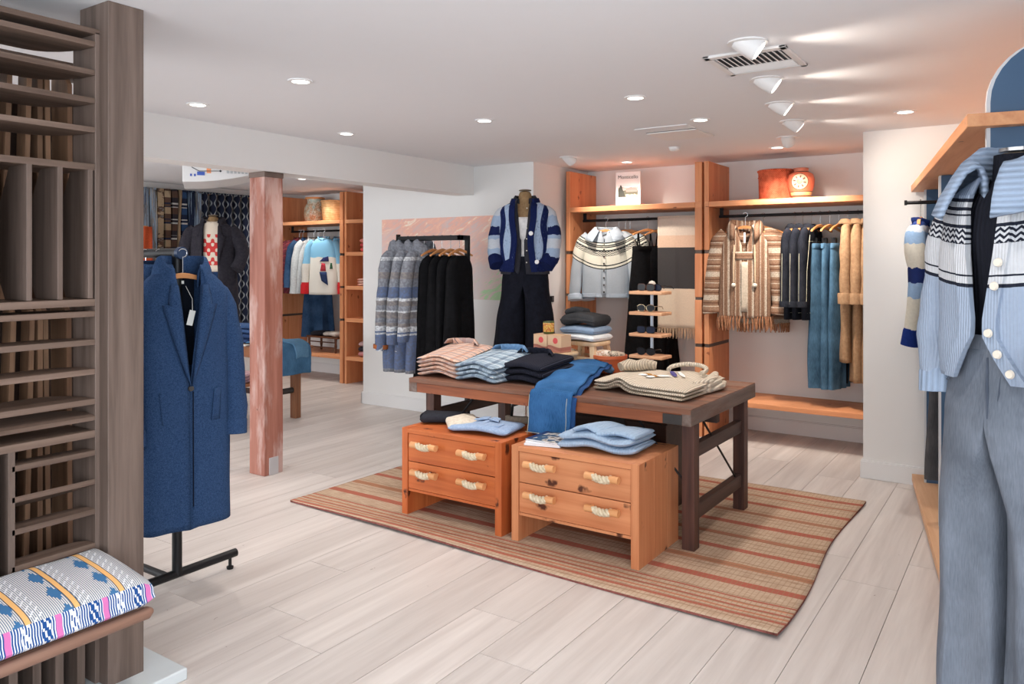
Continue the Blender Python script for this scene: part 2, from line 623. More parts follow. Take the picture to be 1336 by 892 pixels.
def gimbal(x, y, label, aim, power=30):
    t = thing('ceiling_spotlight', label, 'spotlight', (x, y, 2.55), 0, 'tilting white ceiling spotlights')
    ring_disc(MB(), 0.05, 0.085, -0.006, 0.0).build('trim_ring', WHITE_P, t, smooth=True)
    d = (Vector(aim) - Vector((x, y, 2.5))).normalized()
    hd = Vector((d.x, d.y, 0)).normalized()
    ax = (hd * 0.8 + Vector((0, 0, -0.6))).normalized()
    c0 = Vector((0, 0, 0.01)) - hd * 0.02
    c1 = c0 + ax * 0.085
    m = MB().tube([c0 - ax * 0.02, c0 + ax * 0.03, c1], [0.05, 0.052, 0.047], 20)
    m.build('head', WHITE_P, t, smooth=True)
    MB().tube([c1 + ax * 0.0005, c1 + ax * 0.004], [0.038, 0.038], 20).build('lens', GLOW, t)
    lamp('spotlight_beam', 'SPOT', Vector((x, y, 2.55)) + c1 + ax * 0.02, power, (1.0, 0.88, 0.76), 0.04, aim=aim, spot=1.5, blend=0.8)


gimbal(-1.036, 3.363, 'tilted white ceiling spotlight in front of the air vent, nearest of its row', (0.1, 3.75, 2.12))
gimbal(-1.163, 4.10, 'tilted white ceiling spotlight just behind the air vent', (0.0, 4.45, 2.12))
gimbal(-1.279, 4.784, 'tilted white ceiling spotlight third back in the row by the air vent', (-0.15, 5.15, 2.12))
gimbal(-1.367, 5.438, 'tilted white ceiling spotlight fourth back in the row by the air vent', (-0.5, 6.0, 2.12))
gimbal(-1.575, 6.128, 'tilted white ceiling spotlight at the alcove, last in the row', (-1.7, 7.3, 1.1), 135)
gimbal(-3.546, 6.182, 'tilted white ceiling spotlight above the blue striped mannequin by the book shelf', (-3.2, 7.3, 1.2), 85)
t = thing('smoke_detector', 'small round white sensor on the ceiling behind the square hatch', 'sensor', (-2.5, 6.134, 2.55))
MB().lathe([(0.045, 0), (0.045, -0.02), (0.03, -0.032), (0.0, -0.034)], 20).build('body', WHITE_P, t, smooth=True)
MB().lathe([(0.05, 0), (0.05, -0.006)], 20).build('base_ring', WHITE_P, t)

# air vent
t = thing('air_vent', 'rectangular white louvred air vent in the ceiling', 'vent', (-1.095, 3.69, 2.55))
W2, H2 = 0.188, 0.205
m = MB().box(-W2, W2, -H2, -H2 + 0.045, -0.012, 0).box(-W2, W2, H2 - 0.03, H2, -0.012, 0)
m.box(-W2, -W2 + 0.03, -H2, H2, -0.012, 0).box(W2 - 0.03, W2, -H2, H2, -0.012, 0)
m.build('frame', W_TRIM, t, bevel=0.003)
MB().box(-W2 + 0.02, W2 - 0.02, -H2 + 0.02, H2 - 0.02, -0.002, 0).build('duct_back', plain('duct_dark', C(70, 74, 80), 0.7), t)
for i in range(12):
    x = -0.145 + i * 0.0262
    o = MB().bar((x, -0.14, -0.008), (x, 0.04, -0.008), 0.016, 0.003, up=(0.6, 0, 1)).build('louvre', WHITE_P, t)
for i in range(4):
    y = 0.065 + i * 0.026
    MB().bar((-0.155, y, -0.008), (0.155, y, -0.008), 0.016, 0.003, up=(0, 0.7, 1)).build('long_louvre', WHITE_P, t)
# ceiling hatch
t = thing('ceiling_hatch', 'square white access hatch in the ceiling with an open dark slot', 'hatch', (-2.2, 5.35, 2.55))
MB().box(-0.19, 0.19, -0.02, 0.36, -0.012, 0).build('panel', W_TRIM, t, bevel=0.003)
MB().box(-0.2, 0.2, -0.22, -0.05, -0.006, 0).build('front_panel', W_CEIL, t, bevel=0.002)
MB().box(-0.19, 0.19, -0.05, -0.02, -0.004, 0).build('slot', plain('slot_dark', C(25, 25, 25), 0.9), t)

# ------------------------------------------------------------------ wooden hanging bays


def split_board(mb_args, z_cuts, name, mat, parent, axis_x):
    x0, x1, y0, y1 = mb_args
    for a, b in z_cuts:
        MB().box(x0, x1, y0, y1, a, b).build(name, mat, parent, bevel=0.004)


CUTS = ((0.0, 0.815), (0.845, 1.243), (1.268, 1.665), (1.697, 2.085), (2.137, 2.50))


def upright(t, x0, x1, y0, y1):
    for a, b in CUTS:
        o = MB().box(-(x1 - x0) / 2, (x1 - x0) / 2, y0, y1, a, b).build('upright_board', FIR, t, bevel=0.004)
        o.location.x = (x0 + x1) / 2
    for a, b in zip(CUTS[:-2], CUTS[1:-1]):
        MB().box(x0 + 0.004, x1 - 0.004, y0 + 0.006, y1, a[1], b[0]).build('steel_band', STEEL, t)
    MB().box(x0 + 0.002, x1 - 0.002, y0 + 0.002, y1, 2.085, 2.137).build('shelf_joint', FIR_X, t)


def bay(label, ups, sx0, sx1, yf, yb, rod0, rod1, bx0, bx1, ox=0.0):
    t = thing('hanging_bay', label, 'clothing rack', (0, 0, 0))
    for u in ups:
        upright(t, u[0], u[1], yf, yb)
    MB().box(sx0, sx1, yf, yb, 2.087, 2.135).build('shelf', FIR_X, t, bevel=0.004)
    yr = yf + 0.26
    m = MB().tube([(rod0, yr, 2.01), (rod1, yr, 2.01)], 0.0135, 12)
    m.build('hanging_rod', BLACK, t, smooth=True)
    for xx in ([rod0 + 0.02, rod1 - 0.02] if rod1 < sx1 - 0.02 or True else []):
        MB().box(xx - 0.014, xx + 0.014, yr - 0.012, yr + 0.012, 2.005, 2.087).build('rod_bracket', BLACK, t, bevel=0.002)
    if bx0 is not None:
        MB().box(bx0, bx1, yf, yb, 0.312, 0.355).build('bench', FIR_X, t, bevel=0.004)
        MB().box(bx0, bx1, yb - 0.06, yb - 0.03, 0.2, 0.312).build('bench_support', W_TRIM, t)
    return t


bay('wooden hanging bay in the alcove with the standing book on its shelf', [(-3.926, -3.881), (-2.572, -2.505)],
    -3.881, -2.572, 6.79, 7.355, -3.87, -2.58, -3.881, -2.572)
bay('wooden hanging bay in the alcove with red baskets on its shelf', [(-2.485, -2.440)],
    -2.440, -1.055, 6.79, 7.355, -2.43, -1.06, -2.440, -1.055)
bay('wooden hanging bay in the back room holding childlike sweaters', [(-8.86, -8.80), (-7.535, -7.475)],
    -8.80, -7.535, 7.13, 7.69, -8.78, -7.55, -8.80, -7.535)

# cubby bookcase of the back room
t = thing('cubby_shelf', 'tall narrow wooden cubby shelf with folded sweaters, half hidden by the white wall', 'shelf', (0, 0, 0))
x0, x1, yf, yb = -7.445, -6.75, 7.13, 7.69
MB().box(x0, x0 + 0.035, yf, yb, 0, 2.5).build('side_panel', FIR, t, bevel=0.003)
MB().box(x1 - 0.035, x1, yf, yb, 0, 2.5).build('side_panel', FIR, t, bevel=0.003)
MB().box(x0 + 0.035, x1 - 0.035, yb - 0.02, yb, 0, 2.5).build('back_panel', FIR, t)
for z in (0.344, 0.842, 1.261, 1.70, 2.119):
    MB().box(x0 + 0.01, x1 - 0.02, yf - 0.004, yb - 0.02, z - 0.035, z + 0.012).build('shelf_board', FIR_X, t, bevel=0.003)

# ------------------------------------------------------------------ columns
t = thing('wooden_column', 'square red-washed timber column under the white beam', 'column', (-4.815, 3.81, 0))
m = MB()
rings = []
for i in range(13):
    z = 2.235 * i / 12
    q = [(-0.088, -0.085), (0.088, -0.085), (0.088, 0.085), (-0.088, 0.085)]
    rings.append([(a + 0.004 * noise.noise(Vector((z * 2, j * 9.1, 0))), b + 0.004 * noise.noise(Vector((z * 2, j * 5.3, 4))), z) for j, (a, b) in enumerate(q)])
m.loft(rings).build('timber', RED_POST, t, bevel=0.006)
MB().box(-0.092, 0.092, -0.089, 0.089, 2.222, 2.263).build('top_bracket', plain('rusty_bracket', C(120, 105, 98), 0.6, 0.6, var=0.3), t, bevel=0.004)
MB().box(0.085, 0.094, -0.045, 0.04, 0.0, 0.13).build('foot_plate', plain('scraped_plate', C(196, 194, 196), 0.5, 0.4, var=0.1), t, bevel=0.003)

t = thing('dark_post', 'tall square smoked walnut post beside the slatted screen', 'post', (-2.90, 1.60, 0))
MB().box(-0.1, 0.1, -0.085, 0.052, 0.04, 2.55).build('timber', WALNUT_Z, t, bevel=0.003)
o = MB().box(-0.9, 0.215, -0.9, 0.18, 0.0, 0.045).build('pale_plinth', plain('pale_stone', C(206, 212, 214), 0.35, var=0.05), bevel=0.006)
o.location = (-2.90, 1.58, 0)
tag(o, 'low pale plinth slab under the dark post', 'plinth')
# ------------------------------------------------------------------ slatted screen left of the post
t = thing('slatted_screen', 'smoked walnut room screen of deep horizontal and vertical slats', 'screen', (-2.86, 1.52, 0.0))
MB().box(-0.16, 0.0, -0.020, 0.004, 0.045, 2.44).build('stile', WALNUT_Z, t, bevel=0.002)
MB().box(-0.26, 0.0, -1.30, 0.006, 2.432, 2.452).build('top_rail', WALNUT_Y, t, bevel=0.002)


def slat(z, depth, th=0.022, y0=-1.28, cut=0.12, tilt=0.0):
    pts = [(0, y0), (0, -0.020)]
    for k in range(7):
        a = k / 6 * PI / 2
        pts.append((-0.03 - (depth - 0.03) * math.sin(a), -0.022 - cut * (1 - math.cos(a))))
    pts.append((-depth, y0))
    m = MB().prism(pts, z - th, z)
    if tilt:
        for p in m.v:
            p.z += p.x * tilt
    m.build('slat', WALNUT_Y, t, bevel=0.0015)


for z in (2.405, 2.300, 2.197, 2.090):
    slat(z, 0.25, 0.02, cut=0.13)
slat(1.955, 0.25, 0.024, cut=0.02)
slat(1.460, 0.25, 0.026, cut=0.02)
for z, d in ((1.416, 0.16), (1.312, 0.14), (1.204, 0.15), (1.094, 0.2)):
    slat(z, d, 0.021, cut=0.12)
slat(0.978, 0.25, 0.026, cut=0.02)
slat(1.03, 0.12, 0.016, cut=0.2, tilt=-0.2)
for z, d in ((0.905, 0.08), (0.800, 0.22), (0.690, 0.08), (0.565, 0.08)):
    slat(z, d, 0.02, y0=-0.30, cut=0.1, tilt=0.35 if d > 0.2 else 0)
# upright dividers of the tall row
for y in (-0.245, -0.143, -0.037, -0.347, -0.449, -0.551):
    d = 0.25
    pts = [(0, 1.462), (0, 1.933), (-0.13, 1.933), (-d, 1.72), (-d, 1.60), (-0.16, 1.462)]
    m = MB()
    m.loft([[(a, y - 0.009, b) for a, b in pts], [(a, y + 0.009, b) for a, b in pts]])
    m.build('divider', WALNUT_Z, t, bevel=0.0015)
for y in (-0.30, -0.355):
    MB().box(-0.25, 0, y - 0.011, y + 0.011, 0.5, 0.954).build('divider', WALNUT_Z, t, bevel=0.0015)
slat(0.47, 0.25, 0.024, cut=0.02)
for i in range(12):
    y = -0.07 - i * 0.075
    MB().box(-0.22, 0, y - 0.014, y + 0.014, 0.045, 0.446).build('divider', WALNUT_Z, t, bevel=0.0015)
# second layer of leaning fins seen through the gaps
fin_rng = random.Random(5)
FINW = wood('brown_fin', C(150, 116, 90), C(104, 76, 58), 'z', 0.9, var=0.2)
MB().box(-0.66, -0.63, -1.4, 0.26, 0.05, 2.30).build('back_panel', wood('dark_back_panel', C(70, 52, 42), C(44, 32, 26), 'z', 0.9), t)
for i in range(26):
    y = -1.25 + i * 0.057 + fin_rng.uniform(-0.012, 0.012)
    lean = fin_rng.uniform(-0.015, 0.03)
    d = fin_rng.uniform(0.07, 0.15)
    for z0, z1 in ((0.05, 1.44), (1.45, 2.36)):
        m = MB()
        pts = [(-0.36, z0), (-0.36, z1 - 0.05), (-0.40, z1), (-0.36 - d, z1), (-0.36 - d, z0)]
        m.loft([[(a, y - 0.009 + lean * (b - z0), b) for a, b in pts], [(a, y + 0.009 + lean * (b - z0), b) for a, b in pts]])
        m.build('back_fin', FINW, t)
MB().box(-0.60, -0.575, -1.4, 0.24, 0.05, 0.10).build('back_rail', WALNUT_Y, t)
MB().box(-0.60, -0.33, -1.4, 0.24, 2.37, 2.39).build('back_rail', WALNUT_Y, t)

# ------------------------------------------------------------------ bench with ikat cushion
n = NT('ikat_cloth', 0.9, 0.1)
X, Y, Z = n.xyz()
# Y runs along the bench (stripes cross it), X + height go around the cushion
wrap = n.m('SUBTRACT', X, n.m('MULTIPLY', Z, 1.0))
P = 0.1455
fy = n.m('FRACT', n.m('DIVIDE', n.m('ADD', Y, 10 * P - 0.0434), P))
front = n.m('GREATER_THAN', X, 0.002)
navy, blue, white, cream, orange, pink = C(38, 78, 138), C(66, 112, 156), C(222, 224, 228), C(214, 212, 208), C(232, 180, 116), C(208, 116, 174)
fine = n.m('GREATER_THAN', n.m('FRACT', n.m('DIVIDE', Y, 0.0062)), 0.6)
base = n.mix(fine, cream, C(92, 112, 138))
ffine = n.m('GREATER_THAN', n.m('FRACT', n.m('DIVIDE', Y, 0.0078)), 0.42)
fbase = n.mix(ffine, white, navy)
# stepped triangles along the stripes, in steps
qx = n.m('DIVIDE', n.m('FLOOR', n.m('DIVIDE', wrap, 0.010)), 14.0)
tri = n.m('ABSOLUTE', n.m('SUBTRACT', n.m('FRACT', qx), 0.5))
qy = n.m('DIVIDE', n.m('FLOOR', n.m('MULTIPLY', fy, 24.0)), 24.0)
dband = n.m('ABSOLUTE', n.m('SUBTRACT', qy, 0.30))
trim_ = n.m('LESS_THAN', n.m('ADD', dband, n.m('MULTIPLY', tri, 0.42)), 0.16)
c1 = n.mix(trim_, base, blue)
dband2 = n.m('ABSOLUTE', n.m('SUBTRACT', qy, 0.66))
fl = n.m('FRACT', n.m('MULTIPLY', n.m('ADD', qx, n.m('MULTIPLY', qy, 1.3)), 3.5))
bits = n.m('MULTIPLY', n.m('LESS_THAN', dband2, 0.16), n.m('LESS_THAN', fl, 0.22))
c1 = n.mix(bits, c1, white)
ob = n.m('LESS_THAN', n.m('ABSOLUTE', n.m('SUBTRACT', fy, 0.50)), 0.055)
obe = n.m('LESS_THAN', n.m('ABSOLUTE', n.m('SUBTRACT', fy, 0.50)), 0.075)
c1 = n.mix(obe, c1, C(50, 62, 84))
c1 = n.mix(ob, c1, orange)
qz = n.m('DIVIDE', n.m('FLOOR', n.m('DIVIDE', Z, 0.009)), 8.0)
fl2 = n.m('FRACT', n.m('MULTIPLY', n.m('ADD', qz, n.m('MULTIPLY', qy, 4.5)), 1.7))
blk = n.m('LESS_THAN', n.m('ABSOLUTE', n.m('SUBTRACT', fy, 0.83)), 0.1)
c2 = n.mix(blk, fbase, n.mix(n.m('GREATER_THAN', fl2, 0.6), navy, white))
blk2 = n.m('LESS_THAN', n.m('ABSOLUTE', n.m('SUBTRACT', fy, 0.42)), 0.09)
c2 = n.mix(n.m('MULTIPLY', blk2, n.m('LESS_THAN', fl2, 0.45)), c2, white)
pk = n.m('LESS_THAN', n.m('ABSOLUTE', n.m('SUBTRACT', fy, 0.08)), 0.062)
c2 = n.mix(pk, c2, pink)
n.color(n.mix(front, c1, c2))
n.bump(n.noise(scale=300, detail=1), 0.15, 0.001)
IKAT = n.mat

t = thing('wooden_bench', 'wooden bench with round front rail, in front of the slatted screen', 'bench', (-2.52, 1.44, 0))
WAL_RAIL = wood('walnut_rail', C(158, 122, 104), C(118, 86, 72), 'y', 0.9)
MB().tube([(0, -1.3, 0.395), (0, -0.4, 0.395), (0, 0.06, 0.395), (-0.005, 0.075, 0.395)], [0.021, 0.021, 0.021, 0.012], 14).build('front_rail', WAL_RAIL, t, smooth=True)
MB().tube([(-0.33, -1.3, 0.44), (-0.33, 0.06, 0.44)], 0.018, 12).build('rear_rail', WAL_RAIL, t, smooth=True)
m = MB().bar((0, -0.02, 0.395), (-0.33, -0.02, 0.43), 0.035, 0.03).bar((0, -1.2, 0.395), (-0.33, -1.2, 0.43), 0.035, 0.03).build('cross_rail', WAL_RAIL, t, bevel=0.004)
MB().box(-0.33, -0.005, -1.25, 0.03, 0.405, 0.416).build('seat_board', WAL_RAIL, t)
for x in (-0.03, -0.30):
    for y in (-0.55, -1.22):
        MB().tube([(x, y, 0.0), (x, y, 0.40)], [0.014, 0.02], 10).build('leg', WAL_RAIL, t, smooth=True)

o = None
m = MB()
rings = []
NYc = 40
for i in range(NYc + 1):
    s = i / NYc
    y = lerp(-1.28, 0.075, s)
    e = min(1.0, min(s, 1 - s) / 0.03)
    e = 0.55 + 0.45 * math.sqrt(1 - (1 - e) ** 2)
    ring = []
    for k in range(32):
        a = 2 * PI * k / 32
        cx = sp(math.cos(a), 0.42); cz = sp(math.sin(a), 0.42)
        x = -0.165 + cx * 0.178 + 0.012 * (cz < 0)
        zt = 0.508 + 0.05 * (1 - (cx + 1) / 2) + 0.012 * math.sqrt(max(0, 1 - cx * cx))
        zb = 0.418 + 0.012 * (1 - (cx + 1) / 2)
        z = (zt + zb) / 2 + cz * (zt - zb) / 2 * e
        z += 0.004 * noise.noise(Vector((x * 9, y * 7, 1)))
        ring.append((x, y, z))
    rings.append(ring)
cu = m.loft(rings)
o = cu.build('bench_cushion', IKAT, None, smooth=True)
o.location = (-2.52, 1.44, 0)
tag(o, 'blue and white ikat cushion with orange and pink bands on the bench', 'cushion')

# ------------------------------------------------------------------ rug
n = NT('woven_rug', 0.95, 0.05)
X, Y, Z = n.xyz()
grass, red, org, dk, grn = C(198, 174, 150), C(176, 96, 82), C(194, 126, 98), C(120, 84, 66), C(140, 128, 92)
st = []


def add(p, w, c, back=grass):
    st.append((p, c)); st.append((p + w, back))


for p, w, c in ((0.03, 0.022, red), (0.075, 0.02, org), (0.12, 0.014, red), (0.16, 0.016, org),
                (0.21, 0.012, red), (0.35, 0.055, red), (0.56, 0.06, C(180, 126, 98)), (0.78, 0.055, red), (1.00, 0.05, C(172, 114, 92)),
                (1.22, 0.055, red), (1.45, 0.05, C(176, 124, 100)), (1.65, 0.05, red), (1.84, 0.03, C(170, 112, 90)), (1.98, 0.05, red)):
    add(p, w, c)
hi = 2.1
wob = n.m('ADD', Y, n.m('MULTIPLY', n.m('SUBTRACT', n.noise(scale=5, detail=2), 0.5), 0.012))
c = n.ramp(n.m('DIVIDE', wob, hi), [(0, grass)] + [(p / hi, q) for p, q in st][:31], 'CONSTANT')
ln = n.m('MULTIPLY', n.m('LESS_THAN', n.m('FRACT', n.m('MULTIPLY', wob, 17.0)), 0.13), n.m('LESS_THAN', n.m('FRACT', n.m('MULTIPLY', wob, 2.3)), 0.62))
c = n.mix(n.m('MULTIPLY', ln, 0.55), c, dk)
fine = n.noise(n.vm('MULTIPLY', n.obj(), (14, 190, 1)), 1.0, 3)
cross = n.m('GREATER_THAN', n.m('FRACT', n.m('MULTIPLY', X, 40.0)), 0.82)
c = n.mix(n.ramp(fine, [(0.35, (0.55, 0.55, 0.55, 1)), (0.6, (0, 0, 0, 1))]), c, C(146, 108, 84))
c = n.mix(n.m('MULTIPLY', cross, 0.45), c, C(150, 122, 92))
n.color(c)
n.bump(n.m('ADD', fine, n.m('MULTIPLY', cross, -0.6)), 0.5, 0.004)
RUG = n.mat
t = thing('striped_rug', 'flat woven grass rug with red and orange stripes under the display table', 'rug', (-4.09, 3.40, 0))
NXr, NYr = 90, 60


def rugp(u, v, dz=0.0):
    x = lerp(0.0, 3.15, u) + 0.05 * v * (1 - u)
    y = lerp(lerp(0.03, -0.065, u), lerp(2.12, 2.12, u), v)
    x += 0.022 * math.sin(v * 7 + 0.4) * u ** 6 + 0.03 * (1 - v) * u
    y += 0.02 * math.sin(u * 9) * v ** 8
    ed = max(0, 1 - v / 0.07)
    z = 0.008 + 0.014 * ed * (0.5 + 0.5 * math.sin(u * 8 - 0.8)) + 0.006 * max(0, 1 - (1 - u) / 0.06) * (0.5 + 0.5 * math.sin(v * 15))
    return Vector((x, y, z + dz))


P = [[rugp(i / NXr, j / NYr) for i in range(NXr + 1)] for j in range(NYr + 1)]
MB().grid(P).build('weave', RUG, t, smooth=True, solid=0.006)
BIND = cloth('rug_binding', C(150, 92, 84), C(120, 70, 64), 50)
for side in range(4):
    m = MB(); rr = []
    N = 60
    for i in range(N + 1):
        s = i / N
        e0, e1 = 0.0, 0.011
        if side == 0: a, b = rugp(s, 0), rugp(s, 0.010)
        elif side == 1: a, b = rugp(1, s), rugp(0.985, s)
        elif side == 2: a, b = rugp(s, 1), rugp(s, 0.988)
        else: a, b = rugp(0, s), rugp(0.008, s)
        up = Vector((0, 0, 0.003)); dn = Vector((0, 0, -0.0075))
        rr.append([a + dn, a + up, b + up, b + dn])
    m.loft(rr).build('binding', BIND, t, smooth=True)
# ------------------------------------------------------------------ display table
TYAW = math.radians(-0.5)
t = thing('display_table', 'old dark wooden trestle table in the middle of the rug', 'table', (-2.535, 4.55, 0.008), TYAW)
TW, TD = 1.010, 0.565           # half sizes
TZ = 0.792
for i in range(5):
    y0 = -TD + 0.0 + i * (2 * TD / 5)
    MB().box(-TW, TW, y0 + 0.001, y0 + 2 * TD / 5 - 0.001, TZ - 0.03, TZ - (0.002 if i % 2 else 0)).build('top_plank', TABLE_TOP, t, bevel=0.003)
MB().box(-TW + 0.07, TW - 0.004, -TD + 0.004, -TD + 0.05, TZ - 0.092, TZ - 0.03).build('apron', TABLE_EDGE, t, bevel=0.003)
MB().box(-TW + 0.004, TW - 0.004, TD - 0.05, TD - 0.004, TZ - 0.092, TZ - 0.03).build('apron', TABLE_EDGE, t, bevel=0.003)
MB().box(TW - 0.055, TW + 0.002, -TD + 0.002, TD - 0.002, TZ - 0.094, TZ - 0.004).build('end_board', TABLE_END, t, bevel=0.006)
MB().box(-TW - 0.002, -TW + 0.07, -TD + 0.002, TD - 0.002, TZ - 0.094, TZ - 0.006).build('end_board', TABLE_END, t, bevel=0.006)
IRON = plain('old_iron', C(70, 66, 64), 0.5, 0.6, var=0.3)
MB().box(TW - 0.16, TW - 0.05, -TD - 0.002, -TD + 0.006, TZ - 0.09, TZ - 0.035).build('corner_strap', IRON, t, bevel=0.002)
for sx in (-1, 1):
    lx = sx * (0.965)
    for sy in (-0.45, 0.40):
        x = lx if sx > 0 else lx + 0.08
        MB().box(x - 0.036, x + 0.036, sy - 0.04, sy + 0.04, 0, TZ - 0.05).build('leg', DARK_LEG, t, bevel=0.004)
    x = lx if sx > 0 else lx + 0.08
    MB().box(x - 0.022, x + 0.022, -0.41, 0.36, 0.50, 0.575).build('cross_rail', DARK_RAIL, t, bevel=0.003)
    MB().box(x - 0.022, x + 0.022, -0.41, 0.36, 0.155, 0.235).build('cross_rail', DARK_RAIL, t, bevel=0.003)
MB().box(-0.88, 0.96, -0.02, 0.03, 0.62, 0.70).build('under_rail', DARK_RAIL, t, bevel=0.003)
for a, b in (((0.97, -0.30, 0.70), (0.97, 0.30, 0.22)), ((0.60, -0.40, 0.70), (0.97, -0.42, 0.30)), ((-0.55, -0.40, 0.70), (-0.9, -0.42, 0.30))):
    MB().tube([a, b], 0.0065, 8).build('brace_rod', BLACK, t, smooth=True)


def tp(x, y, z=0.0):
    """point on the table top in the world, from table coordinates"""
    c, s = math.cos(TYAW), math.sin(TYAW)
    return (-2.555 + x * c - y * s, 4.55 + x * s + y * c, 0.8 + z)


# dark chest standing under the table
t = thing('storage_trunk', 'dark brown storage trunk in the shade under the table', 'trunk', (-2.24, 4.75, 0.008))
DK = wood('dark_trunk_wood', C(74, 48, 38), C(48, 30, 24), 'x', 0.8)
MB().box(-0.36, 0.33, -0.2, 0.2, 0.0, 0.56).build('body', DK, t, bevel=0.005)
MB().box(-0.37, 0.34, -0.21, 0.21, 0.56, 0.61).build('lid', DK, t, bevel=0.006)
MB().box(-0.05, 0.05, -0.214, -0.2, 0.50, 0.58).build('clasp', IRON, t, bevel=0.002)

t = thing('tote_bag', 'cream canvas bag with dark handle in the shade under the table', 'bag', (-2.91, 4.45, 0.0), 0.2)
m = MB(); rings = []
for i in range(9):
    z = 0.008 + 0.52 * i / 8
    w_, d_ = 0.15 - 0.02 * (i / 8), 0.07 * (1 - 0.75 * (i / 8) ** 2)
    rings.append([(w_ * sp(math.cos(2 * PI * j / 24), 0.5) + 0.006 * math.sin(j * 2.1 + i), d_ * sp(math.sin(2 * PI * j / 24), 0.6) + 0.006 * math.sin(j * 1.3 + i), z) for j in range(24)])
m.loft(rings).build('body', cloth('tote_canvas', C(214, 200, 180), None, 40), t, smooth=True)
MB().tube([(-0.09, 0, 0.51), (-0.08, 0, 0.60), (0.0, 0, 0.63), (0.08, 0, 0.60), (0.09, 0, 0.51)], 0.011, 8).build('handle', BLACK, t, smooth=True)

# ------------------------------------------------------------------ the two chests
ROPE = cloth('cotton_rope', C(228, 214, 188), C(190, 172, 142), 40)


def rope_handle(parent, x, y, z, peg):
    w = 0.196
    for s in (-1, 1):
        h = MB()
        h.tube([(x + s * w / 2, y, z), (x + s * 0.045, y, z)], [0.020, 0.019], 14)
        h.tube([(x + s * 0.076, y, z), (x + s * 0.076, y + 0.045, z)], 0.011, 8)
        h.build('peg', peg, parent, smooth=True)
    r = MB()
    for k in range(3):
        path = []
        for i in range(17):
            u = i / 16
            a = u * 1.6 * 2 * PI + k * 2 * PI / 3
            path.append((x - 0.052 + 0.104 * u, y + 0.0125 * math.cos(a), z - 0.010 * math.sin(u * PI) + 0.0125 * math.sin(a)))
        r.tube(path, 0.0100, 8)
    r.build('rope_grip', ROPE, parent, smooth=True)


def chest(label, x0, x1, px, pz, peg):
    t = thing('drawer_chest', label, 'chest', ((x0 + x1) / 2, 3.65, 0.008))
    hw = (x1 - x0) / 2
    D, H, T = 0.53, 0.545, 0.046
    for s in (-1, 1):
        a = -hw if s < 0 else hw - T
        q = (0.0, 0.19, 0.37, D)
        for i in range(3):
            MB().box(a, a + T, q[i], q[i + 1] - 0.0006, 0, H - 0.001 * i).build('side_board', pz, t, bevel=0.0015)
    MB().box(-hw + T, hw - T, 0.0, D, H - 0.03, H - 0.002).build('top_panel', px, t, bevel=0.0015)
    MB().box(-hw + T, hw - T, 0.02, D - 0.02, 0.155, 0.17).build('bottom_panel', px, t)
    MB().box(-hw + T, hw - T, D - 0.02, D, 0.0, H - 0.03).build('back_panel', px, t)
    MB().box(-hw + T, hw - T, 0.009, 0.03, 0.152, 0.168).build('lower_rail', px, t, bevel=0.001)
    for z0, z1 in ((0.171, 0.337), (0.342, 0.512)):
        d = MB().box(-hw + T + 0.003, hw - T - 0.003, 0.006, 0.026, z0, z1).box(-hw + T + 0.02, hw - T - 0.02, 0.026, D - 0.05, z0 + 0.01, z1 - 0.02).build('drawer', px, t, bevel=0.0015)
        for s in (-1, 1):
            rope_handle(d, s * (hw - 0.20) + 0.005, -0.035, z0 + 0.115, peg)
    return t


PEG = wood('peg_wood', C(228, 170, 118), C(206, 140, 88), 'x', 1.0, var=0.03)
chest('low orange pine chest with two drawers and rope handles, left of the pair', -3.300, -2.538, PINE_A, PINE_AZ, PEG)
chest('low pale pine chest with two drawers and rope handles, right of the pair', -2.468, -1.680, PINE_B, PINE_BZ, PEG)

# ------------------------------------------------------------------ folded clothes


def folded_mb(w, d, th, seed=0.0, wave=0.012, nx=26, nr=20, roll=0.55, k=1.0, taper=0.0, ph=0.0, rise=0.0, below=0.0):
    """one folded garment: rounded front and side folds, wavy body; base at z=0"""
    m = MB(); rings = []
    for i in range(nx + 1):
        s = i / nx
        e = min(s, 1 - s) / 0.09
        e = 1.0 if e >= 1 else math.sqrt(max(0.02, 1 - (1 - e) ** 2))
        x = (s - 0.5) * w
        r = []
        for j in range(nr):
            a = 2 * PI * j / nr
            cy = sp(math.cos(a), 0.5); cz = sp(math.sin(a), roll)
            dd = d * (1 - taper * abs(s - 0.5) * 2)
            y = cy * dd / 2 * (0.93 + 0.07 * e)
            z = th / 2 + cz * th / 2 * e
            wv = wave * (0.5 + 0.5 * math.cos(2 * PI * (s - 0.5) * k + ph)) * (0.65 - 0.35 * cy)
            z += wv
            nz = noise.noise_vector(Vector((x * 7 + seed, y * 7, seed * 3 + (cz > 0) * 0.3)))
            bk = rise * max(0.0, y / d + 0.35)
            z += bk * (below + max(0.0, z - wv))
            x2 = x + nz.x * 0.006; y2 = y + nz.y * 0.008; z2 = z + nz.z * 0.004 * (cz > -0.3)
            r.append((x2, y2, z2))
        rings.append(r)
    return m.loft(rings)


def collar_mb(w, d, z, seed=0.0, h=0.042):
    """shirt collar lying on a folded shirt: a band round the neck with two turned points"""
    m = MB(); P = []
    for i in range(17):
        a = PI * (i / 16)
        cx, cy = math.cos(a) * w / 2, math.sin(a) * d * 0.55
        row = []
        for q, (o, hh) in enumerate(((0.0, 0.002), (0.004, h), (0.02, h * 0.9), (0.042, h * 0.15))):
            tip = 1 + 0.5 * (abs(i - 8) / 8) ** 3
            row.append((cx * (1 + o * tip / (w / 2)), cy * (1 + o / d) - 0.035 * (abs(i - 8) / 8) ** 4 * (q > 1), z + hh + 0.004 * noise.noise(Vector((i * .6, q, seed)))))
        P.append(row)
    return m.grid(P)


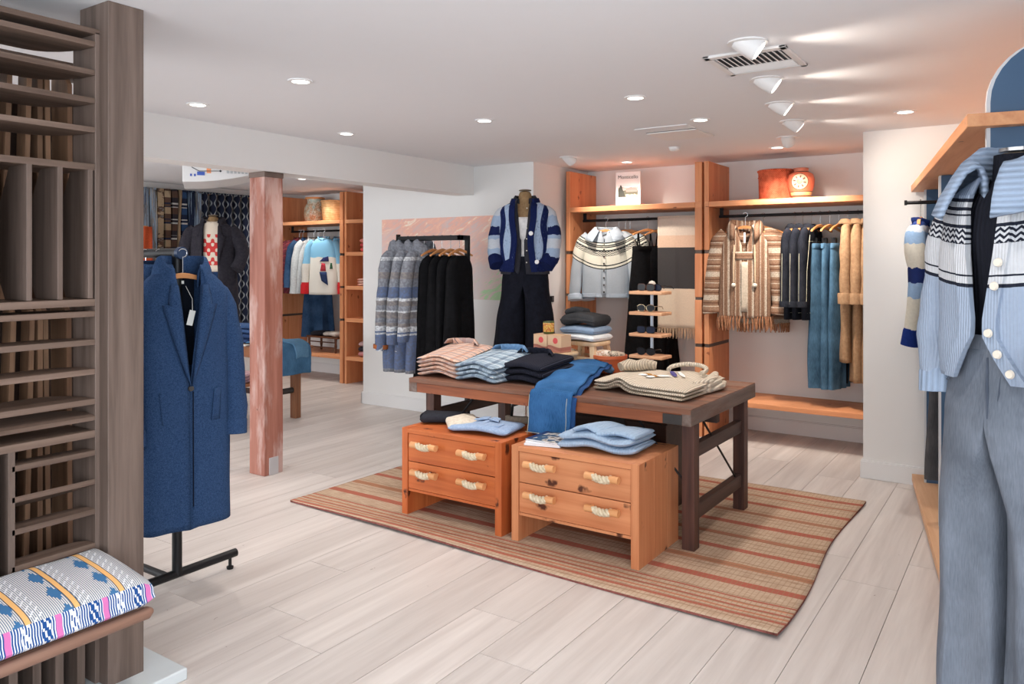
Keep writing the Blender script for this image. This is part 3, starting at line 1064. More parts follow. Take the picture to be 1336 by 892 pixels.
def stack(n, pos, yaw, w, d, th, mats, label, group, cat='shirt', wave=0.012, k=1.0, name='folded_shirt', collar=None, ph=0.0, jit=0.006, buttons=False, rise=0.0):
    """a pile of folded garments, each a thing of its own; label gets the place in the pile"""
    places = {1: ['alone'], 2: ['lower of two', 'upper of two'], 3: ['bottom', 'middle', 'top'], 4: ['bottom', 'second from bottom', 'second from top', 'top'],
              5: ['bottom', 'second from bottom', 'middle', 'second from top', 'top']}[n]
    rg = random.Random(hash(label) % 1000 if False else len(label))
    z = 0.0
    out = []
    for i in range(n):
        lab = label if n == 1 else '%s, %s' % (label, places[i])
        loc = (pos[0] + rg.uniform(-jit, jit), pos[1] + rg.uniform(-jit, jit), pos[2] + z)
        t = thing(name, lab, cat, loc, yaw + rg.uniform(-0.03, 0.03), group)
        m = folded_mb(w, d, th, i * 2.3 + w * 9, wave, k=k, ph=ph, rise=rise, below=i * th * 0.93)
        m.build('body', mats[i % len(mats)], t, smooth=True)
        if i == n - 1 and collar:
            cm = collar_mb(*collar[:2], th + wave * 0.5 + rise * (collar[3] / d + 0.35) * n * th - 0.006, i)
            for p in cm.v:
                p.x += collar[2]; p.y += collar[3]
            cm.build('collar', mats[i % len(mats)] if len(collar) < 5 else collar[4], t, smooth=True, solid=0.004)
        z += th * 0.93
        out.append(t)
    return out


def plaid(name, base, a, b, c, s=0.075, k1=0.5, k2=0.35):
    n = NT(name, 0.95, 0.1)
    X, Y, Z = n.xyz()
    Y2 = n.m('ADD', Y, n.m('MULTIPLY', Z, 0.6))
    r = n.rnd()
    fxx = n.m('FRACT', n.m('ADD', n.m('DIVIDE', X, s), r))
    fyy = n.m('FRACT', n.m('ADD', n.m('DIVIDE', Y2, s), r))
    st = [(0.0, (0, 0, 0, 1)), (0.15, (1, 1, 1, 1)), (0.42, (0, 0, 0, 1)), (0.60, (.6, .6, .6, 1)), (0.66, (0, 0, 0, 1)), (0.74, (.6, .6, .6, 1)), (0.8, (0, 0, 0, 1))]
    fa = n.ramp(fxx, st, 'CONSTANT'); fb = n.ramp(fyy, st, 'CONSTANT')
    q = n.mix(n.m('MULTIPLY', fa, k1), base, a)
    q = n.mix(n.m('MULTIPLY', fb, k2), q, b)
    th = n.m('LESS_THAN', n.m('ABSOLUTE', n.m('SUBTRACT', fyy, 0.9)), 0.03)
    q = n.mix(th, q, c)
    n.color(n.mix(n.m('MULTIPLY', n.noise(scale=60, detail=3), 0.25), q, C(110, 100, 96)))
    n.bump(n.noise(scale=200, detail=2), 0.2, 0.002)
    return n.mat


PINKP = plaid('pink_plaid', C(226, 192, 172), C(206, 146, 118), C(128, 132, 146), C(104, 110, 128), s=0.10, k1=0.6, k2=0.5)
BLUEP = plaid('blue_plaid', C(176, 196, 210), C(84, 104, 128), C(96, 116, 138), C(232, 236, 236), s=0.10, k1=0.65, k2=0.5)
NAVYC = cloth('navy_corduroy', C(44, 46, 58), C(30, 32, 42), 50)
n = NT('navy_corduroy_ribbed', 0.95, 0.1)
X, Y, Z = n.xyz()
w = n.m('SINE', n.m('MULTIPLY', X, 520.0))
n.color(n.ramp(w, [(0.0, C(26, 27, 36)), (0.7, C(52, 54, 66))]))
n.bump(w, 0.5, 0.003)
CORD = n.mat

stack(5, tp(-0.84, -0.24), TYAW + 0.02, 0.36, 0.44, 0.029, [PINKP], 'folded pink grey plaid shirt at table left end', 'pink plaid shirts on the table',
      collar=(0.17, 0.11, -0.02, 0.12), wave=0.030, rise=0.55)
stack(4, tp(-0.49, -0.25), TYAW - 0.02, 0.34, 0.46, 0.031, [BLUEP], 'folded blue plaid shirt beside the pink plaid pile', 'blue plaid shirts on the table',
      collar=(0.17, 0.11, 0.05, 0.14, cloth('chambray_collar', C(120, 156, 192), C(100, 134, 172), 60)), wave=0.030, rise=0.6)
stack(3, tp(-0.19, -0.17), TYAW - 0.06, 0.34, 0.40, 0.046, [CORD], 'folded navy ribbed overshirt beside the blue plaid pile', 'navy ribbed shirts on the table',
      collar=(0.17, 0.10, -0.06, 0.08, NAVYC), wave=0.018, rise=0.35)
BEIGEK = bands('beige_striped_knit', 'x', -0.2, 0.2, [(-0.2, C(220, 204, 184)), (-0.05, C(90, 76, 66)), (-0.035, C(220, 204, 184)), (0.03, C(90, 76, 66)), (0.045, C(220, 204, 184))])
stack(3, tp(-0.38, 0.33), TYAW + 0.3, 0.34, 0.36, 0.034, [BEIGEK], 'folded beige sweater with dark stripes behind navy overshirts', 'beige striped sweaters on the table',
      cat='sweater', name='folded_sweater', collar=(0.15, 0.08, 0.05, 0.12), wave=0.02)

# ------------------------------------------------------------------ small stool with boxes and candle


def stool(label, pos, yaw, sx, sy, h, legw=0.03):
    t = thing('small_stool', label, 'stool', pos, yaw)
    m = MB(); rings = []
    for s, zz in ((0.96, h - 0.03), (1.0, h - 0.024), (1.0, h - 0.006), (0.97, h)):
        rings.append([(sx * s * sp(math.cos(2 * PI * j / 28), 0.35), sy * s * sp(math.sin(2 * PI * j / 28), 0.35), zz) for j in range(28)])
    m.loft(rings).build('seat', PALE_W, t, smooth=True)
    for a in (-1, 1):
        for b in (-1, 1):
            MB().bar((a * sx * 0.92, b * sy * 0.92, 0), (a * sx * 0.72, b * sy * 0.72, h - 0.028), legw, legw, up=(0, 1, 0)).build('leg', PALE_W, t, bevel=0.003)
    for b in (-1, 1):
        MB().bar((-sx * 0.8, b * sy * 0.85, h * 0.45), (sx * 0.8, b * sy * 0.85, h * 0.45), 0.012, 0.016).build('stretcher', PALE_W, t)
    return t


s1 = tp(-0.35, 0.20)
s1 = (-2.885, 4.80, 0.800)
stool('low pale wooden stool on the table carrying two small boxes', s1, -0.15, 0.175, 0.11, 0.15)
BOXC = cloth('kraft_box', C(206, 172, 140), C(196, 160, 126), 30, bump=0.05)
n = NT('kraft_box_print', 0.7, 0.2)
X, Y, Z = n.xyz()
dune = n.m('ADD', Z, n.m('MULTIPLY', n.m('SINE', n.m('MULTIPLY', X, 38.0)), 0.007))
col = n.mix(n.m('LESS_THAN', dune, 0.042), C(208, 174, 142), C(166, 106, 92))
col = n.mix(n.m('LESS_THAN', n.m('ADD', dune, n.m('MULTIPLY', X, 0.12)), 0.024), col, C(186, 128, 112))
rr = n.m('ADD', n.m('POWER', n.m('SUBTRACT', X, 0.008), 2.0), n.m('POWER', n.m('SUBTRACT', Z, 0.082), 2.0))
col = n.mix(n.m('LESS_THAN', rr, 0.00046), col, C(206, 84, 84))
n.color(col)
for i, lab in enumerate(('small kraft candle box with red sun print, left of two on the low stool', 'small kraft candle box with red sun print, right of two on the low stool')):
    t = thing('candle_box', lab, 'box', (-2.935 + i * 0.126, 4.775 - i * 0.012, 0.952), -0.1, 'kraft boxes on the low stool')
    MB().box(-0.06, 0.06, -0.06, 0.06, 0, 0.118).build('body', n.mat, t, bevel=0.002)
    MB().box(-0.0605, 0.0605, -0.0605, 0.0605, 0.118, 0.121).build('lid', BOXC, t, bevel=0.001)
t = thing('candle_glass', 'green and gold glass candle tumbler on top of the kraft boxes', 'candle', (-2.905, 4.775, 1.074))
n = NT('gold_label_glass', 0.25, 0.5)
X, Y, Z = n.xyz()
q = n.noise(scale=60, detail=2)
col = n.ramp(q, [(0.42, C(196, 150, 60)), (0.5, C(222, 190, 110)), (0.58, C(188, 110, 60))])
bandz = n.m('LESS_THAN', n.m('ABSOLUTE', n.m('SUBTRACT', Z, 0.048)), 0.032)
n.color(n.mix(bandz, C(70, 80, 40), col))
MB().lathe([(0.036, 0.0), (0.040, 0.004), (0.041, 0.09), (0.038, 0.09), (0.037, 0.07), (0.0, 0.07)], 24).build('glass', n.mat, t, smooth=True)
MB().lathe([(0.036, 0.071), (0.036, 0.074), (0.0, 0.074)], 20).build('wax', plain('wax', C(230, 216, 180), 0.6), t)
MB().tube([(0, 0, 0.074), (0.001, 0, 0.084)], 0.0012, 6).build('wick', BLACK, t)
# grey knitwear under the low stool
stack(2, (-2.80, 4.80, 0.802), -0.1, 0.17, 0.13, 0.028, [cloth('grey_knit', C(176, 166, 160), C(120, 112, 110), 30)], 'small folded grey knit under the low stool', 'grey knits under the stool', cat='hat', name='folded_knit', wave=0.004)

# taller stool with folded jeans
stool('taller pale wooden stool at the back of the table carrying folded jeans', (-2.73, 5.03, 0.800), -0.1, 0.15, 0.12, 0.215, 0.04)
jl = (('white', C(226, 226, 224), 'folded white jeans at the bottom of the stool pile', 0.052), ('pale_blue', C(128, 146, 168), 'folded faded blue jeans in the middle of the stool pile', 0.058),
      ('black', C(46, 46, 48), 'rumpled black jeans on top of the stool pile', 0.085))
z = 1.017
for i, (nm, col, lab, th) in enumerate(jl):
    t = thing('folded_jeans', lab, 'jeans', (-2.735, 5.02, z), -0.12 + 0.05 * i)
    folded_mb(0.31 - 0.01 * i, 0.26, th, i * 4.1, 0.008 if i < 2 else 0.03, k=1.0, roll=0.6).build('body', denim('stool_denim_' + nm, col, 0.18), t, smooth=True)
    dm = bpy.data.materials['stool_denim_' + nm]
    MB().tube([(-0.14, -0.125, th * 0.55), (0.0, -0.132, th * 0.5 + 0.012), (0.135, -0.12, th * 0.5)], [0.008, 0.011, 0.008], 8).build('hem_fold', dm, t, smooth=True)
    if i == 2:
        m = folded_mb(0.15, 0.12, 0.05, 3.3, 0.02)
        for p in m.v: p.x -= 0.07; p.z += 0.075
        m.build('leg_end', dm, t, smooth=True)
    z += th * 0.95

# ------------------------------------------------------------------ orange crock with shoes behind the stool
t = thing('clay_planter', 'orange clay pot filled with folded scarves at the back of the table', 'pot', (-2.53, 5.0, 0.800), 0.0)
ORG = plain('orange_clay', C(206, 104, 62), 0.6, var=0.06)
MB().lathe([(0.095, 0.0), (0.11, 0.01), (0.12, 0.115), (0.123, 0.12), (0.115, 0.122), (0.105, 0.1), (0.0, 0.1)], 28).build('body', ORG, t, smooth=True)
MB().lathe([(0.122, 0.10), (0.127, 0.104), (0.127, 0.126), (0.118, 0.127)], 28, caps=False).build('rim', ORG, t, smooth=True)
for i, (lab, cc) in enumerate((('cream bandana folded in the clay pot on the left', C(232, 222, 206)), ('cream and black bandana folded in the clay pot on the right', C(214, 200, 178)))):
    t = thing('folded_bandana', lab, 'scarf', (-2.58 + i * 0.10, 4.99, 0.902), 0.3 - i * 0.8)
    n = NT('bandana_%d' % i, 0.9, 0.1)
    n.color(n.ramp(n.noise(scale=34, detail=3), [(0.5, cc), (0.55, C(50, 46, 44) if i else C(196, 150, 110)), (0.62, cc)]))
    folded_mb(0.11, 0.10, 0.05, 1.7 + i, 0.01).build('body', n.mat, t, smooth=True)

# ------------------------------------------------------------------ sunglasses tower
t = thing('sunglasses_stand', 'four-tier wooden sunglasses stand on the back of the table', 'display stand', (-2.205, 4.97, 0.8), -0.05)
SHELFW = wood('pale_shelf', C(228, 178, 138), C(206, 148, 108), 'x', 1.0, var=0.03)
MB().tube([(0, 0.03, 0.0), (0, 0.03, 0.62)], 0.011, 12).build('pole', plain('pale_blue_pole', C(190, 206, 220), 0.35), t, smooth=True)
MB().lathe([(0.0, 0.0), (0.022, 0.004), (0.026, 0.02), (0.018, 0.036), (0.0, 0.042)], 16, c=(0, 0.03, 0.62)).build('finial', plain('finial', C(214, 204, 190), 0.5), t, smooth=True)
MB().box(-0.13, 0.13, -0.09, 0.11, 0.0, 0.018).build('base', SHELFW, t, bevel=0.004)
tiers = (0.150, 0.300, 0.448, 0.590)
for z in tiers:
    MB().box(-0.125, 0.125, -0.075, 0.085, z - 0.022, z).build('tier', SHELFW, t, bevel=0.005)


def sunglasses(label, pos, yaw, frame, lens, rnd_=1.0):
    t = thing('sunglasses', label, 'sunglasses', pos, yaw, 'sunglasses on the tiered stand')
    fm = MB(); lm = MB()
    for s in (-1, 1):
        c = Vector((s * 0.035, 0, 0.026))
        path = [c + Vector((0.030 * sp(math.cos(2 * PI * k / 18), 0.8 * rnd_), 0.004 * (math.cos(2 * PI * k / 18) * s > 0.9), 0.023 * sp(math.sin(2 * PI * k / 18), 0.8 * rnd_))) for k in range(19)]
        fm.tube(path, 0.0028, 6)
        q = [(p.x, p.z) for p in path[:-1]]
        lm.prism(q, -0.001, 0.001, axis='y')
        fm.tube([c + Vector((s * 0.031, 0.002, 0.012)), c + Vector((s * 0.036, 0.03, 0.012)), c + Vector((s * 0.034, 0.11, 0.006)), c + Vector((s * 0.032, 0.13, -0.012))], 0.0025, 6)
    fm.tube([(-0.007, 0, 0.033), (0, -0.002, 0.036), (0.007, 0, 0.033)], 0.0025, 6)
    fm.build('frame', frame, t, smooth=True)
    lm.build('lenses', lens, t)


LENS = plain('dark_lens', C(20, 20, 25), 0.3, spec=0.3)
LENSB = plain('blue_lens', C(28, 34, 54), 0.3, spec=0.3)
FB = plain('black_frame', C(18, 18, 20), 0.25)
FT = plain('tortoise_frame', C(70, 38, 24), 0.25, var=0.4)
FS = plain('silver_frame', C(196, 180, 150), 0.2, 0.9)
for i, (z, f, l, lab) in enumerate(((tiers[3], FT, LENS, 'tortoiseshell sunglasses on the top tier of the stand'), (tiers[2], FS, LENS, 'silver wire sunglasses on the second tier of the stand'),
                                    (tiers[1], FB, LENSB, 'black frame blue lens sunglasses on the third tier of the stand'), (tiers[0], FB, LENS, 'black sunglasses on the lowest tier of the stand'))):
    sunglasses(lab, (-2.215, 4.925, 0.8 + z + 0.001), -0.1 + 0.06 * i, f, l, 0.7 if i in (0, 2) else 1.1)
sunglasses('black sunglasses behind the tortoiseshell pair on the top tier', (-2.165, 4.94, 0.8 + tiers[3] + 0.001), -0.3, FB, LENSB, 0.7)

# ------------------------------------------------------------------ blue jeans laid over the table edge
JBLUE = denim('mid_blue_denim', C(44, 94, 144), 0.34)
STITCH = plain('pale_stitch', C(190, 190, 170), 0.8)


def drape(parent, path, wfun, mat, name, th=0.012, nx=12, seed=0.0, side=(1, 0, 0), amp=0.006):
    """cloth strip swept along a path of (y, z, x-shift); wfun gives the half width"""
    P = []
    N = len(path)
    for i, (y, z, xs) in enumerate(path):
        hw = wfun(i / (N - 1))
        row = []
        for j in range(nx + 1):
            u = j / nx * 2 - 1
            q = Vector((xs + u * hw, y, z))
            d = noise.noise_vector(Vector((q.x * 6 + seed, y * 6, z * 6)))
            bulge = 0.012 * (1 - u * u) + 0.010 * math.sin(u * 4.0 + i * 0.35 + seed) * math.sin(i * 0.23 + 1.0)
            q += Vector((0, d.y * amp, d.z * amp + bulge * 0.5))
            row.append(q)
        P.append(row)
    return MB().grid(P).build(name, mat, parent, smooth=True, solid=th, sub=1)


t = thing('draped_jeans', 'mid blue jeans laid across the table with one leg hanging over its front edge', 'jeans', (-2.40, 3.985, 0.8))
path = []
for i in range(26):
    s = i / 25
    path.append((0.98 - 0.96 * s, 0.012 + 0.045 * math.sin(s * PI) ** 0.6 + 0.055 * (1 - s) + 0.01 * math.sin(s * 22), -0.26 + 0.26 * s))
for i in range(1, 6):
    a = i / 5 * PI / 2
    path.append((0.02 - 0.05 * math.sin(a), 0.012 + 0.018 - 0.05 * (1 - math.cos(a)), 0.0))
for i in range(1, 14):
    path.append((-0.03 - 0.004 * math.sin(i * 0.6), -0.02 - 0.0177 * i, -0.001 * i))
drape(t, path, lambda s: lerp(0.16, 0.145, s), JBLUE, 'upper_leg', 0.018)
path2 = [(y + 0.012, z - 0.02, x + 0.022) for y, z, x in path[:-1]]
path2 = [(y, max(z, 0.006) if y > 0.05 else z, x) for y, z, x in path2]
drape(t, path2, lambda s: lerp(0.16, 0.148, s), denim('deep_blue_denim', C(30, 70, 120), 0.25), 'under_leg', 0.012, seed=5)
m = MB()
for u in (-0.13, 0.13):
    m.tube([(u + x, y - 0.022, z - 0.003) for y, z, x in path[29:]], 0.0016, 5)
m.tube([(-0.14 + k * 0.028 + path[-1][2], path[-1][0] - 0.024, path[-1][1] + 0.018) for k in range(11)], 0.0016, 5)
m.build('seam_stitching', STITCH, t)
# waist of the jeans, bunched at the far end
m = folded_mb(0.30, 0.16, 0.07, 2.2, 0.02)
for p in m.v: p.x -= 0.20; p.y += 0.98
m.build('waist', denim('faded_denim', C(112, 150, 190), 0.3), t, smooth=True)
m = folded_mb(0.13, 0.08, 0.03, 5.2, 0.01)
for p in m.v: p.x -= 0.16; p.y += 0.98; p.z += 0.08
m.build('pocket_lining', cloth('pocket_lining', C(226, 228, 230), None, 30), t, smooth=True)

# ------------------------------------------------------------------ cream sweaters on the right of the table
CREAM = bands('cream_rib_knit', 'x', -0.4, 0.4, [(-0.4, C(224, 210, 190))], knit=0.6, ribs=('x', 420), base_noise=0.08, ribdark=0.35)
CREAMG = bands('oat_rib_knit', 'x', -0.4, 0.4, [(-0.4, C(206, 190, 168))], knit=0.6, ribs=('x', 420), base_noise=0.08, ribdark=0.4)
cx, cy = -1.945, 4.53
for i, lab in enumerate(('cream knit sweater laid flat at the bottom of the pile, right of the jeans', 'cream knit sweater laid flat in the middle of the pile, right of the jeans',
                         'cream knit sweater with stitched birds laid on top of its pile')):
    t = thing('folded_sweater', lab, 'sweater', (cx, cy, 0.8 + 0.022 * i), TYAW - 0.05 + 0.03 * i, 'cream sweaters on the table')
    m = MB(); P = []
    th = 0.024
    for side, zz in ((0, 0.0), (1, th)):
        pass
    rings = []
    for ix in range(41):
        u = ix / 40 * 2 - 1
        r = []
        for j in range(24):
            a = 2 * PI * j / 24
            cyy = sp(math.cos(a), 0.4); czz = sp(math.sin(a), 0.6)
            x = u * 0.32
            y = cyy * 0.32 * (1 - 0.12 * (cyy > 0) * abs(u)) - 0.05 * u * (cyy < 0)
            e = min(1, (1 - abs(u)) / 0.05); e = 0.35 + 0.65 * math.sqrt(max(0, 1 - (1 - e) ** 2))
            fr = max(0, -cyy)
            wv = 0.038 * math.exp(-((u + 0.42) / 0.2) ** 2) * (0.25 + 0.75 * fr) + 0.018 * math.exp(-((u - 0.3) / 0.35) ** 2) * (1 - fr)
            z = th / 2 + czz * th / 2 * e + wv
            if i == 0 and czz < 0: z = th / 2 + czz * th / 2 * e + wv * 0.9
            d = noise.noise_vector(Vector((x * 6 + i * 3, y * 6, 0)))
            r.append((x + d.x * 0.008, y + d.y * 0.01, z + abs(d.z) * 0.006))
        rings.append(r)
    m.loft(rings).build('body', CREAM if i else CREAMG, t, smooth=True)
    # turned-in sleeve roll along the right side
    m = MB().tube([(0.27, -0.12, 0.022), (0.31, 0.0, 0.026), (0.325 - 0.02 * i, 0.16, 0.030), (0.29 - 0.02 * i, 0.30, 0.03)], [(0.016, 0.016), (0.020, 0.030), (0.023, 0.036), (0.018, 0.022)], 12)
    m.rumple(0.008, 14, 14, i * 2.0)
    m.build('sleeve', CREAM, t, smooth=True)
    if i == 2:
        m = MB().tube([(-0.32, 0.10, 0.055), (-0.28, 0.16, 0.068), (-0.23, 0.16, 0.062), (-0.19, 0.21, 0.07), (-0.13, 0.24, 0.06)], [(0.03, 0.04), (0.042, 0.05), (0.034, 0.042), (0.044, 0.055), (0.03, 0.035)], 12)
        m.rumple(0.022, 16, 16, 2.0)
        m.build('rolled_sleeve', CREAMG, t, smooth=True)
        ring_path = [(0.12 + 0.12 * math.cos(a), 0.16 + 0.10 * math.sin(a), 0.066 + 0.022 * math.sin(a)) for a in [k / 16 * 1.25 * PI - 0.15 * PI for k in range(17)]]
        MB().tube(ring_path, [0.014] * 17, 8).build('neckband', CREAM, t, smooth=True)
        EMB_B, EMB_W, EMB_P = cloth('brown_yarn', C(178, 130, 74)), cloth('white_yarn', C(240, 238, 234)), cloth('purple_yarn', C(92, 84, 138))

        def blob(x, y, rx, ry, rot, mat, nm):
            b = MB().lathe([(0.0, -0.002), (0.7, 0.001), (1.0, 0.003), (0.7, 0.008), (0.0, 0.010)], 16)
            for p in b.v:
                xx, yy = p.x * rx, p.y * ry
                wv = 0.038 * math.exp(-((x / 0.32 + 0.42) / 0.2) ** 2) * 0.3 + 0.018 * math.exp(-((x / 0.32 - 0.3) / 0.35) ** 2)
                p.x = x + xx * math.cos(rot) - yy * math.sin(rot); p.y = y + xx * math.sin(rot) + yy * math.cos(rot); p.z = p.z + th + wv + 0.004
            b.build(nm, mat, t, smooth=True)
        for bx, by in ((-0.085, 0.0), (-0.02, -0.035)):
            blob(bx, by, 0.034, 0.03, 0.2, EMB_B, 'stitched_bird')
            blob(bx - 0.01, by - 0.035, 0.03, 0.026, 0.4, EMB_W, 'stitched_bird_belly')
        blob(0.07, 0.055, 0.018, 0.12, 0.5, EMB_P, 'stitched_feather')
        blob(0.12, 0.06, 0.014, 0.11, 0.55, EMB_W, 'stitched_feather')
        blob(0.055, -0.06, 0.05, 0.018, 0.2, EMB_W, 'stitched_wing')

# ------------------------------------------------------------------ clothes and magazines on the chests
t = thing('folded_sweater', 'dark charcoal knit folded at the left on the orange chest', 'sweater', (-3.19, 3.93, 0.553), 0.45)
m = folded_mb(0.27, 0.2, 0.06, 1.0, 0.006, roll=0.75)
m.build('body', cloth('charcoal_knit', C(48, 49, 56), None, 40), t, smooth=True)
MB().tube([(-0.13, -0.02, 0.03), (-0.125, 0.08, 0.034)], [0.026, 0.024], 10).build('rolled_edge', cloth('charcoal_knit_edge', C(44, 45, 52), None, 40), t, smooth=True)
t = thing('folded_sweater', 'cream knit fanned between the charcoal knit and the blue shirt', 'sweater', (-3.02, 3.90, 0.556), 0.75)
folded_mb(0.20, 0.34, 0.045, 2.4, 0.02, roll=0.7).build('body', cloth('cream_knit', C(228, 218, 202), C(206, 194, 176), 40), t, smooth=True)
m = MB().tube([(-0.07, -0.16, 0.03), (0.0, -0.17, 0.045), (0.07, -0.16, 0.035)], [0.012, 0.014, 0.012], 8)
m.build('rib_hem', bpy.data.materials['cream_knit'], t, smooth=True)
CHAM = cloth('chambray', C(164, 184, 210), C(142, 164, 196), 70)
t = thing('folded_shirt', 'folded light blue chambray shirt on the orange chest', 'shirt', (-2.80, 3.87, 0.555), 0.16)
folded_mb(0.40, 0.29, 0.045, 4.4, 0.014, roll=0.8).build('body', CHAM, t, smooth=True)
m = MB()
for s in (-1, 1):
    m.loft([[(0.0 + s * 0.004, 0.02, 0.062), (s * 0.085, 0.0 - 0.01, 0.058), (s * 0.06, 0.075, 0.060), (s * 0.01, 0.085, 0.063)],
            [(0.0 + s * 0.004, 0.02, 0.068), (s * 0.085, -0.01, 0.064), (s * 0.06, 0.075, 0.066), (s * 0.01, 0.085, 0.069)]])
m.build('collar', CHAM, t, bevel=0.002)
MB().bar((0, 0.02, 0.057), (0.0, -0.125, 0.048), 0.03, 0.004).build('placket', CHAM, t)
MB().box(0.06, 0.13, -0.10, -0.02, 0.048, 0.054).build('pocket', CHAM, t, bevel=0.002)
SKY = bands('sky_blue_knit', 'x', -0.3, 0.3, [(-0.3, C(166, 188, 212))], ribs=('x', 420), knit=0.4, base_noise=0.06)
for i, lab in enumerate(('folded sky blue knit sweater, lower of two on the pale chest', 'folded sky blue knit sweater with turned sleeves, upper of two on the pale chest')):
    t = thing('folded_sweater', lab, 'sweater', (-1.99, 3.90, 0.553 + 0.043 * i), 0.05 - 0.07 * i, 'sky blue sweaters on the chest')
    folded_mb(0.47 - 0.02 * i, 0.33, 0.046, i * 3 + 1.0, 0.022, k=1.4, roll=0.75, ph=0.8).build('body', SKY, t, smooth=True)
    if i:
        m = folded_mb(0.24, 0.25, 0.034, 7.1, 0.014, roll=0.8)
        for p in m.v:
            p.x, p.y, p.z = p.x * 0.96 + 0.12, p.y - 0.01 + p.x * 0.12, p.z + 0.040
        m.build('folded_side', SKY, t, smooth=True)
        m = folded_mb(0.17, 0.24, 0.036, 9.4, 0.024, roll=0.85)
        for p in m.v:
            p.x, p.y, p.z = p.x - 0.035 + p.y * 0.25, p.y - 0.02, p.z + 0.046
        m.build('turned_collar', SKY, t, smooth=True)
n = NT('magazine_cover', 0.35, 0.4)
X, Y, Z = n.xyz()
q = n.voro(n.vm('MULTIPLY', n.obj(), (1, 1.4, 0)), 22)
col = n.ramp(n.noise(scale=18, detail=3), [(0.35, C(60, 84, 108)), (0.5, C(196, 188, 176)), (0.62, C(86, 70, 62)), (0.7, C(226, 226, 222))], 'CONSTANT')
n.color(n.mix(n.m('LESS_THAN', X, -0.075), col, C(40, 50, 88)))
PAGES = plain('paper_pages', C(236, 236, 238), 0.6)
for i, (lab, dx, ry) in enumerate((('thin white magazine at the bottom of the fan on the pale chest', 0.0, 0.25), ('thin white magazine in the middle of the fan on the pale chest', 0.015, 0.12),
                                   ('magazine with dark spine and picture cover on the pale chest', 0.02, -0.02))):
    t = thing('magazine', lab, 'magazine', (-2.335 + dx, 3.84 + 0.01 * i, 0.5535 + 0.0095 * i), ry, 'magazines on the pale chest')
    MB().box(-0.105, 0.105, -0.135, 0.135, 0.001, 0.008).build('pages', PAGES, t)
    MB().box(-0.107, 0.107, -0.137, 0.137, 0.008, 0.009).box(-0.107, 0.107, -0.137, 0.137, 0.0, 0.001).build('cover', n.mat if i == 2 else PAGES, t)
# ------------------------------------------------------------------ garments


def hanger(label, loc, yaw, w=0.20, drop=0.055, wood_mat=None, clip=False):
    """wooden shoulder hanger; origin at the rod, hook up, arms along local x"""
    t = thing('clothes_hanger', label, 'hanger', loc, yaw)
    path = [(0.0, 0, -0.095), (0.0, 0, -0.04)]
    for k in range(9):
        a = -PI / 2 + k / 8 * 1.35 * PI
        path.append((0.020 * math.cos(a), 0, 0.0 + 0.020 * math.sin(a)))
    MB().tube(path, 0.0022, 6).build('hook', CHROME, t, smooth=True)
    m = MB(); rings = []
    for i in range(15):
        u = i / 14 * 2 - 1
        z = -0.095 - drop * (abs(u) ** 1.4)
        hh = 0.026 - 0.012 * abs(u)
        yy = -0.014 * abs(u) ** 2
        rings.append([(u * w, yy - 0.010, z - hh), (u * w, yy + 0.010, z - hh), (u * w, yy + 0.010, z), (u * w, yy - 0.010, z)])
    m.loft(rings).build('shoulder_bar', wood_mat or HANGER, t, bevel=0.003)
    return t


